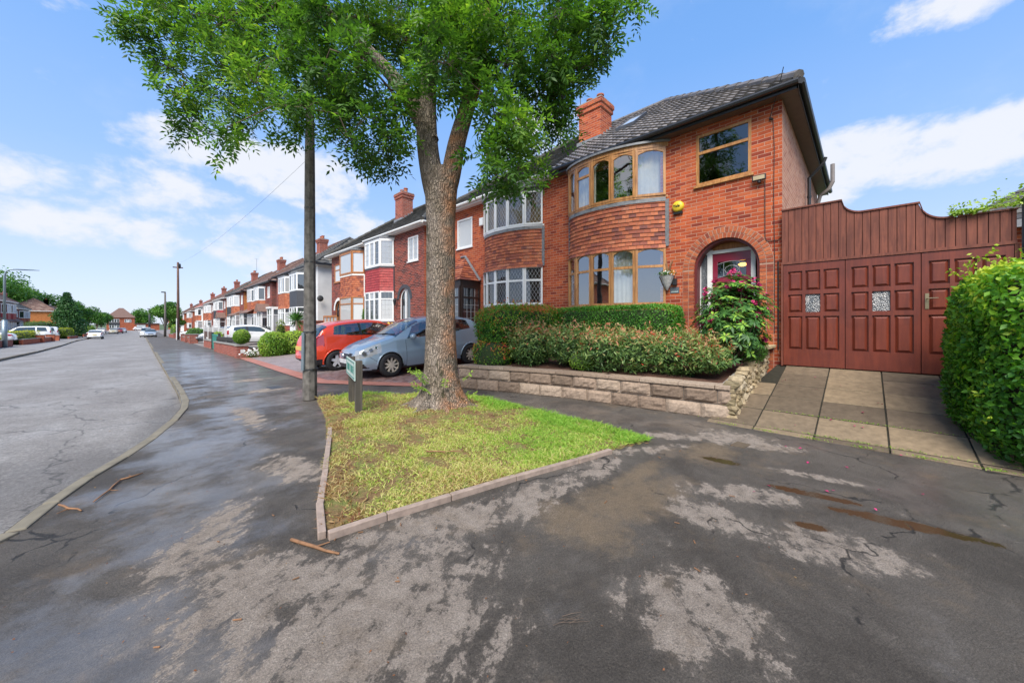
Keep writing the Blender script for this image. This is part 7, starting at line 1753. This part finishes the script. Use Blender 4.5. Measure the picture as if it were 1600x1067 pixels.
for i, (x, y, rx, ry, h, mt, lb) in enumerate([(4.35, 19.75, .55, .5, 1.15, 'leaf_lime', 'fresh green shrub next to the brick pier with the topiary ball'), (5.3, 19.9, .7, .55, 1.2, 'leaf_lime', 'spreading light green shrub in the middle of the row over the brick wall'), (6.35, 19.9, .65, .6, 1.15, 'leaf_lime', 'light green shrub spilling furthest down over the brick wall'), (7.2, 20.0, .65, .6, 1.5, 'leaf_yellow', 'yellow leaved shrub nearest the tail of the red hatchback')]):
    hedge(lb, x, y, rx, ry, h, mt, 3600, .085, 70+i, e=.85, name='garden_shrub', cat='shrub', group='shrubs over the neighbouring brick wall', tb=.6)
o = shrub('topiary_ball', 'round yellow green topiary ball on top of the brick pier', 'topiary', (3.28, 20.55, .78), (.33, .33, .33), 1, 3000, .05, .5, 'leaf_lime', 80, depth=.04, bump=.02, tb=.45)
hedge('small spiral topiary standing among the shrubs in front of the white hatchback', 5.05, 21.4, .22, .22, 1.7, 'leaf_yellow', 900, .07, 81, e=.9, name='spiral_topiary', cat='topiary', tb=.2)
hedge('dark green bush by the low brick wall before the telegraph pole', 4.3, 52.5, .8, 1.3, 1.5, 'leaf_mid', 2200, .12, 82, e=.8, name='garden_shrub', cat='shrub', tb=.7)
hedge('lime shrub in the long brick planter under the lattice fence', 3.95, 33.5, .3, 1.6, 1.15, 'leaf_lime', 1500, .09, 83, e=.9, name='garden_shrub', cat='shrub', tb=.7)
hedge('pale climbing shrub beside the concrete column far down the footway', 4.3, 88, .5, 2.5, 2.2, 'leaf_lime', 1200, .15, 84, e=.9, name='garden_shrub', cat='shrub')
hedge('round green bush in front of the orange timber bay window', 8.0, 21.6, .55, .55, 1.3, 'leaf_dark', 2200, .10, 85, e=1, name='garden_shrub', cat='shrub', tb=.9, z=.35)
hedge('narrow green climber between the orange timber bay and the white bay', 8.35, 18.95, .2, .22, 2.1, 'leaf_mid', 1400, .07, 86, e=.8, name='climbing_plant', cat='climber', tb=.7, z=.3)
def flowers(label, x, y, z, mats, r=.22, h=.3, n=60):
    o = thing('flowering_plant', label, 'plant', (x, y, z)); g = np.random.default_rng(int(x*100)); P = np.stack([g.normal(size=400)*r*.5, g.normal(size=400)*r*.5, g.random(400)*h], 1); leaves('foliage', P, np.tile([0, -.3, 1.0], (400, 1)), .07, .4, .3+.5*g.random(400), 'leaf_mid', o)
    for m_ in mats: P = np.stack([g.normal(size=n)*r*.55, g.normal(size=n)*r*.55-.05, h*.4+g.random(n)*h*.75], 1); leaves('flowers', P, np.tile([0, -.6, .8], (n, 1)), .07, .9, np.ones(n)*.5, m_, o, spread=.4)
flowers('white flowering plant at the foot of the brick pier', 3.62, 20.1, gz(20), ['petal_white'], .3, .35, 90)
flowers('yellow flowers under the white bay window behind the blue car', 8.1, 15.6, 1.0, ['petal_yellow', 'petal_orange'], .3, .35, 60)
def yucca(x, y, h, label):
    o = thing('yucca_plant', label, 'plant', (x, y, gz(y)+.15)); mb = MB(); mb.tube([(0, 0, 0), (.03, 0, h*.35), (0, .02, h*.68)], [.08, .07, .06], 8); mb.build('trunk', 'bark', o, smooth=True); g = np.random.default_rng(4); A = []; P = []
    for k in range(110): d = nrm(g.normal(size=3)+[0, 0, .35]); A.append(d); P.append([0, 0, h*.68])
    leaves('leaves', np.array(P), np.array(A)[:, [1, 2, 0]], .62, .085, .2+.5*g.random(110), 'leaf_mid', o, spread=.2, along=np.array(A))
yucca(6.0, 22.3, 2.4, 'spiky yucca showing either side of the concrete lamp post')

# walls, fences, gates
def wall_box(name, label, cat, x0, x1, y0, y1, h, mat='brick_wall', cop='mortar_grey', piers=(), base=None, group=None):
    g0 = (gz((y0+y1)/2) if base is None else base); o = thing(name, label, cat, ((x0+x1)/2, (y0+y1)/2, g0), 0, group); cx, cy = (x0+x1)/2, (y0+y1)/2
    zA, zB = gz(y0)-g0 if base is None else 0, gz(y1)-g0 if base is None else 0; mb = MB()
    def bx(a, b, c, d, z0, z1): mb.hexa([(a-cx, c-cy, z0+zA), (b-cx, c-cy, z0+zA), (b-cx, d-cy, z0+zB), (a-cx, d-cy, z0+zB), (a-cx, c-cy, z1+zA), (b-cx, c-cy, z1+zA), (b-cx, d-cy, z1+zB), (a-cx, d-cy, z1+zB)])
    bx(x0, x1, y0, y1, -.2, h); mb.build('wall', mat, o); mb = MB(); bx(x0-.04, x1+.04, y0-.03, y1+.03, h, h+.06); mb.build('coping', cop, o)
    for (px, py, s, ph) in piers:
        mb = MB(); z = gz(py)-g0; mb.box(px-s-cx, px+s-cx, py-s-cy, py+s-cy, z-.2, z+ph); p = mb.build('pier', mat, o); mb = MB(); mb.box(px-s-.04-cx, px+s+.04-cx, py-s-.04-cy, py+s+.04-cy, z+ph, z+ph+.06); mb.build('cap', cop, p)
    return o
w = wall_box('garden_wall', 'brown brick garden wall with corner pier carrying the topiary ball', 'wall', 3.16, 3.38, 20.9, 28.4, .55, piers=[(3.28, 20.55, .22, .56)])
mb = MB(); mb.box(3.20, 3.36, 20.322, 20.328, .02+gz(20.5)+.22, .18+gz(20.5)+.22); tag(mb.build('number_tile', 'plate_white', None), 'small white house number tile on the brick pier', 'number tile')
wall_box('garden_wall', 'brick side wall beneath the light green shrubs beside the block paving', 'wall', 3.52, 8.5, 20.45, 20.67, .42, base=-.18)
o = thing('metal_railing', 'low black scrollwork railing on top of the brick garden wall', 'railing', (3.27, 24.8, gz(24.8)+.62)); mb = MB()
for k in range(30):
    y = -3.4+k*.23; z = -y*.013; mb.tube([(0, y, z), (0, y, z+.28)], .012, 5); mb.tube([(0, y, z+.02), (0, y+.11, z+.26), (0, y+.22, z+.02)], .010, 5)
mb.tube([(0, -3.45, .045+.27), (0, 3.4, -.045+.27)], .018, 6); mb.tube([(0, -3.45, .045), (0, 3.4, -.045)], .015, 6); mb.build('bars', 'steel_dark', o)
o = thing('driveway_gate', 'teal green boarded gate between the brick wall and the brick planter', 'gate', (3.42, 29.9, gz(29.9))); mb = MB()
for k in range(14): mb.box(-.02, .02, -1.4+k*.2, -1.4+k*.2+.19, .05, .98)
mb.box(-.04, .04, -1.42, 1.42, .9, 1.0); mb.build('boards', 'gate_green', o); mb = MB()
for y in (-1.5, 1.5): mb.box(-.06, .06, y-.06, y+.06, 0, 1.12)
mb.build('posts', 'steel_dark', o)
wall_box('brick_planter', 'long low brick planter with lime shrub beyond the teal gate', 'planter', 3.45, 4.1, 31.6, 36.5, .52)
o = thing('lattice_fence', 'brown fence panels with white edged lattice tops in front of the parked cars', 'fence', (4.2, 38, gz(38)+.1)); mb = MB()
for k in range(4): mb.box(-.02, .02, -6+k*3+.1, -6+k*3+2.9, 0, 1.0)
mb.build('panels', 'fence_brown', o); mb = MB()
for k in range(5): mb.box(-.06, .06, -6.05+k*3, -5.93+k*3, -.1, 1.55)
mb.build('posts', 'white_paint', o); mb = MB()
for k in range(4):
    for j in range(12):
        y = -5.85+k*3+j*.235
        for s in (1, -1): a = y if s > 0 else y+.3; mb.tube([(0, a, 1.02), (0, a+s*.3, 1.38)], .013, 4)
mb.build('lattice', 'white_stone', o)
o = thing('lattice_fence', 'short dark fence with pale lattice top beyond the bonnet of the white hatchback', 'fence', (8.0, 36.6, gz(36)+.3)); mb = MB(); mb.box(-1.4, .5, -.02, .02, 0, 1.2); mb.build('panels', 'fence_black', o); mb = MB()
for j in range(10):
    for s in (1, -1): a = -1.35+j*.18+(0 if s > 0 else .18); mb.tube([(a, -.03, 1.05), (a+s*.18, -.03, 1.28)], .012, 4)
mb.build('lattice', 'white_stone', o)
wall_box('garden_wall', 'low red brick wall with square piers beside the dark green bush', 'wall', 3.5, 3.72, 46, 57, .5, piers=[(3.6, 45.8, .3, .85), (3.6, 51, .28, .8), (3.65, 57.2, .28, .8)])
wall_box('garden_wall', 'short red brick wall behind the foot of the concrete column', 'wall', 3.75, 3.95, 76, 92, .6, piers=[(3.85, 75.8, .25, .8)])
wall_box('garden_wall', 'red brick wall behind the foot of the pale street lamp across the road', 'wall', -8.05, -7.8, 43, 54, .55)
wall_box('garden_wall', 'red brick wall with stubby piers beneath the golden hedge across the road', 'wall', -8.05, -7.8, 58, 74, .5, mat='brick_orange', piers=[(-7.9, 67, .35, .85), (-7.9, 74.2, .35, .85), (-7.9, 78, .35, .7)])
wall_box('garden_wall', 'low brick wall below the orange tinted hedge across the road', 'wall', -8.1, -7.9, 92, 104, .4, mat='brick_orange')
wall_box('garden_wall', 'brick wall before the clipped bright hedges across the road', 'wall', -7.95, -7.75, 112, 142, .6, mat='brick_orange')
# poles and lamps
def pole(label, x, y, h, r0, r1, mat, cat, name, extra=None):
    o = thing(name, label, cat, (x, y, gz(y)-.1)); mb = MB(); mb.tube([(0, 0, 0), (.02, 0, h*.5), (0, 0, h)], [r0, (r0+r1)/2, r1], 10); mb.build('shaft', mat, o, smooth=True)
    if extra: extra(o, h)
    return o
def tp(o, h):
    mb = MB(); mb.box(-.5, .5, -.06, .06, h-.75, h-.62); mb.build('crossarm', 'pole_timber', o); mb = MB(); mb.lathe([(0, .1), (.16, .05), (.18, -.3), (.12, -.55), (0, -.55)], (.12, 0, h-.25), n=10); mb.build('junction_drum', 'black_plastic', o)
    mb = MB(); mb.tube([(-.13, -.13, .1), (-.13, -.13, 2.9)], .055, 6); mb.build('cable_cover', 'white_paint', o)
pole('tall brown timber telegraph pole leaning slightly beside the far footway', 3.49, 64.1, 10.2, .17, .11, 'pole_timber', 'telegraph pole', 'telegraph_pole', tp)
def lc(o, h):
    mb = MB(); mb.box(-.55, .1, -.12, .12, h-.05, h+.15); mb.build('lantern', 'steel_dark', o)
pole('grey concrete lamp column with small dark head in front of the round tree', 3.44, 96.6, 8.6, .2, .13, 'post_concrete', 'lamp post', 'lamp_column', lc)
pole('distant dark lamp column at the far end of the road', 2.3, 170, 7.6, .3, .22, 'steel_dark', 'lamp post', 'lamp_column', lc)
o = thing('street_lamp', 'pale blue grey steel street lamp with long horizontal arm across the road', 'street lamp', (-7.71, 50.5, gz(50.5)-.05)); mb = MB()
mb.tube([(0, 0, 0), (0, 0, 2.3)], .15, 12); mb.build('base', 'galvanised', o, smooth=True); mb = MB(); mb.tube([(0, 0, 2.3), (0, 0, 5.9), (.06, 0, 6.25), (.22, 0, 6.45), (.5, 0, 6.5), (1.25, 0, 6.52)], [.085, .07, .06, .055, .05, .045], 10); mb.build('column', 'galvanised', o, smooth=True)
mb = MB(); mb.hexa([(1.2, -.1, 6.48), (1.75, -.1, 6.52), (1.75, .1, 6.52), (1.2, .1, 6.48), (1.2, -.08, 6.58), (1.75, -.05, 6.56), (1.75, .05, 6.56), (1.2, .08, 6.58)]); mb.build('lantern', 'galvanised', o)
mb = MB(); A = Vector((3.49, 64.1, 9.2)); B = Vector((5.2, 8, 8.7)); pts = [A.lerp(B, k/16)-Vector((0, 0, .9*4*(k/16)*(1-k/16))) for k in range(17)]; mb.tube([tuple(p) for p in pts], .0045, 4); tag(mb.build('overhead_wire', 'cable', None), 'thin overhead telephone wire running from the telegraph pole into the ash tree', 'wire')
def aerial(label, x, y, z, h):
    o = thing('tv_aerial', label, 'aerial', (x, y, z)); mb = MB(); mb.tube([(0, 0, 0), (0, 0, h)], .014, 5); mb.build('mast', 'steel_dark', o); mb = MB(); mb.tube([(-.1, -.5, h-.1), (.1, .5, h+.05)], .012, 5)
    for k in range(6): y_ = -.45+k*.17; mb.tube([(-.22+y_*.2, y_+.02, h+y_*.15-.03), (.22+y_*.2, y_-.02, h+y_*.15-.03)], .007, 4)
    mb.build('array', 'steel_dark', o)
aerial('thin tv aerial fixed to the chimney beside the big pantiled roof', 10.7, 7.08, 8.0, 1.6)
aerial('small tv aerial above the third pair of houses down the street', 10.8, 57.6, 8.2, 1.7)
o = thing('satellite_dish', 'grey satellite dish on the flank of the white rendered house', 'satellite dish', (8.75, 27.0, 3.0)); mb = MB(); mb.lathe([(0, .0), (.12, .015), (.2, .05), (.21, .06)], (-.1, -.3, .1), axis='y', n=18); mb.build('dish', 'steel_dark', o, smooth=True); mb = MB(); mb.tube([(0, .05, -.1), (-.05, -.25, -.1), (-.1, -.33, .1), (-.1, -.6, .05)], .018, 5); mb.build('arm', 'steel_dark', o)

# parked cars along the street
GC = 'cars parked along the road'
K = dict(res=.06, detail=1, glass='glass_car_far')
HT = math.pi/2
car('white retro style hatchback on a drive behind the light green shrubs', HATCH, (6.1, 33.5, gz(33.5)+.16), 0, 'paint_white', GC, **K)
car('white car with pale roof just visible behind the lattice fence', SALOON, (6.4, 41.5, gz(41)+.12), math.pi, 'paint_white', GC, **K)
car('red car showing its roof over the lattice fence', HATCH, (6.6, 38.2, gz(38)+.12), 0, 'paint_pillar', GC, **K)
car('dark blue car glimpsed through the white edged lattice', HATCH, (5.8, 45.2, gz(45)+.1), math.pi, 'paint_grey', GC, **K)
car('silver estate behind the dark green bush on the right', SALOON, (6.3, 58.8, gz(58)+.1), math.pi, 'paint_silver', GC, **K)
car('white car nosing out of a drive by the telegraph pole', HATCH, (5.9, 72, gz(72)+.06), math.pi, 'paint_white', GC, **K)
car('green grey car parked deeper beside the telegraph pole', SALOON, (6.4, 79, gz(79)+.1), math.pi, 'paint_grey', GC, **K)
car('silver hatchback facing the camera half on the right kerb', HATCH, (1.45, 96.5, gz(96)-.03), -HT, 'paint_silver', GC, **K)
car('white van directly behind the silver hatchback on the right kerb', VAN, (.95, 103.5, gz(103)-.06), -HT, 'paint_white', GC, **K)
car('white hatchback seen from behind on the left side of the road', HATCH, (-5.05, 91, gz(91)-.08), HT, 'paint_white', GC, **K)
car('beige car seen from behind further along the left kerb', HATCH, (-4.9, 146, gz(146)-.08), HT, 'paint_beige', GC, **K)
car('maroon car in front of the beige car on the left', HATCH, (-4.1, 152, gz(152)-.08), HT, 'paint_maroon', GC, **K)
car('silver car last in the left kerb line', SALOON, (-3.6, 162, gz(162)-.08), HT, 'paint_silver', GC, **K)
car('white car parked on the verge left of the beige car', HATCH, (-7.3, 150, gz(150)), HT, 'paint_white', GC, **K)
car('white car parked sideways before the low roofs at the road end', HATCH, (.2, 205, gz(205)-.05), 0, 'paint_white', GC, **K)
car('dark car in the right kerb line beyond the white van', HATCH, (1.6, 126, gz(126)-.05), -HT, 'paint_grey', GC, **K)
car('long white van side on in a drive across the road', VAN, (-11.2, 84, gz(84)+.12), math.pi, 'paint_white', GC, **K)
car('second white people carrier with red tail light beyond the long van', VAN, (-11.4, 92.5, gz(92)+.12), math.pi, 'paint_white', GC, **K)
car('white car with wide red tail light cut by the left picture edge', SALOON, (-10.4, 58, gz(58)+.12), math.pi, 'paint_white', GC, plate_r='plate_yellow', res=.05, detail=1, glass='glass_car_far')

# houses across the road and at its end
LB = lambda ap, **k: cant(.3, 2.9, 'upvc', ap, **k)
pair(88.6, 4.45-BASE0, dict(label='white and red fronted semi nearest the left picture edge across the road', wallm='brick_dark', sidem='brick_dark', roofm='roof_brown', bay=LB('tile_red'), upwin=uw(), porch='lean'),
     dict(label='red fronted semi behind the vans across the road', wallm='brick_dark', roofm='roof_brown', bay=LB('tile_red'), upwin=uw(), porch='lean', chimney=False), X=-13.4, fx=-1)
pair(112.5, 3.95-BASE0, dict(label='small white bayed semi between the red fronts and the orange gable house', wallm='brick_dark', sidem='render_white', roofm='roof_grey', bay=LB('tile_clay'), upwin=uw()),
     dict(label='semi hidden beyond the small white bayed one across the road', wallm='brick_dark', roofm='roof_grey', bay=LB('tile_clay'), upwin=uw(), chimney=False), X=-15.2, fx=-1)
pair(141, 4.1-BASE0, dict(label='house with big blank orange brick gable and brown hipped roof across the road', wallm='brick_dark', sidem='brick_bright', roofm='roof_brown', bay=LB('tile_clay'), upwin=uw(), w=6),
     dict(label='far half of the brown roofed pair with the orange gable across the road', wallm='brick_dark', roofm='roof_brown', bay=LB('tile_clay'), upwin=uw(), chimney=True), X=-13.6, fx=-1)
pair(168, 4.0-BASE0, dict(label='red brick semi seen between the trees near the end of the left row', wallm='brick_orange', sidem='brick_orange', roofm='roof_brown', bay=LB('tile_clay'), upwin=uw()),
     dict(label='last semi of the left row behind the trees', wallm='render_white', roofm='roof_brown', bay=LB('tile_clay'), upwin=uw(), chimney=False), X=-12.5, fx=-1)
pair(22, be(22)-.2, dict(label='hipped brick semi across the junction, seen only reflected in the oak bow window', wallm='brick_dark', roofm='roof_brown', bay=cant(.3, 2.9, 'upvc', 'tile_red'), upwin=uw()), dict(label='white semi across the junction, further half of the reflected pair', wallm='render_white', roofm='roof_brown', bay=cant(.3, 2.9, 'upvc', 'tile_clay'), upwin=uw(), chimney=False), X=-13.4, fx=-1)
for yc, a, b in ((125, 'semi hidden behind the round street tree, first after the pink roof', 'semi behind the round street tree, second after the pink roof'), (150, 'white semi near the right end of the row', 'brick semi joined to the white one near the end of the row')):
    pair(yc, be(112), dict(label=a, wallm='brick_dark' if yc < 130 else 'render_white', sidem='brick_orange', roofm='roof_brown', bay=LB('tile_clay'), upwin=uw()), dict(label=b, wallm='brick_dark', roofm='roof_brown', bay=LB('tile_clay'), upwin=uw(), chimney=False), X=9.2)
def end_house(name, label, x, y, w, d, h, roofh, wm, rm, wins, garage=None):
    g = gz(y); o = thing(name, label, 'house', (x, y, g)); mb = MB(); mb.box(-w/2, w/2, 0, d, -.3, h); mb.build('wall', wm, o); mb = MB(); mb.tint = .4; e = .4; a = [(-w/2-e, -e, h), (w/2+e, -e, h), (w/2+e, d+e, h), (-w/2-e, d+e, h)]; p, q = (-.6, d/2, h+roofh), (.6, d/2, h+roofh)
    mb.face([a[0], a[1], q, p]); mb.face([a[2], a[3], p, q]); mb.face([a[1], a[2], q]); mb.face([a[3], a[0], p]); mb.face([(v[0], v[1], v[2]-.02) for v in reversed(a)]); mb.build('roof', rm, o)
    Fm, Gm = MB(), MB()
    for (x0, x1, z0, z1) in wins:
        k = max(1, round((x1-x0)/.7))
        for i in range(k): light(Fm, Gm, (x0+(x1-x0)*i/k, .03), (x0+(x1-x0)*(i+1)/k, .03), z0, z1, fw=.08, transom=z1-.45, gt=[.2, .3, .8])
    for m_ in (Fm, Gm): m_.map(lambda u, n_, z: (u, -n_, z))
    fr = Fm.build('windows', 'upvc', o); Gm.build('pane', 'glass_house', fr)
    for (x0, x1, z0, z1) in [wins[0]]:
        mb = MB(); mb.box(x0-.1, x1+.1, -.12, -.001, z0-1.1, z0-.08); mb.build('apron', 'charcoal', o)
    if garage:
        x0, x1 = garage; mb = MB(); mb.box(x0, x1, -1.5, 4, -.3, 2.5); mb.build('garage', wm, o); mb = MB(); mb.tint = .3; mb.box(x0-.1, x1+.3, -1.9, 4.2, 2.5, 2.75); mb.build('garage_roof', 'roof_grey', o); mb = MB(); mb.box(x0+.5, x0+3, -1.56, -1.49, 0, 2.1); mb.build('garage_door', 'white_paint', o)
end_house('detached_house', 'red brick house with steep pyramid roof closing the end of the road', -5.2, 212, 7.6, 8, 5.0, 3.9, 'brick_orange', 'roof_brown', [(-3.1, -.4, 3.1, 4.4), (1.0, 2.9, 3.1, 4.3), (-3.1, -.4, .9, 2.2)], (3.9, 11))
end_house('detached_house', 'low dark roofed house right of the pyramid roofed one at the road end', 13, 214, 8, 9, 4.6, 2.8, 'brick_orange', 'roof_brown', [(-3, -1, 3, 4.2), (1, 3, 3, 4.2)])
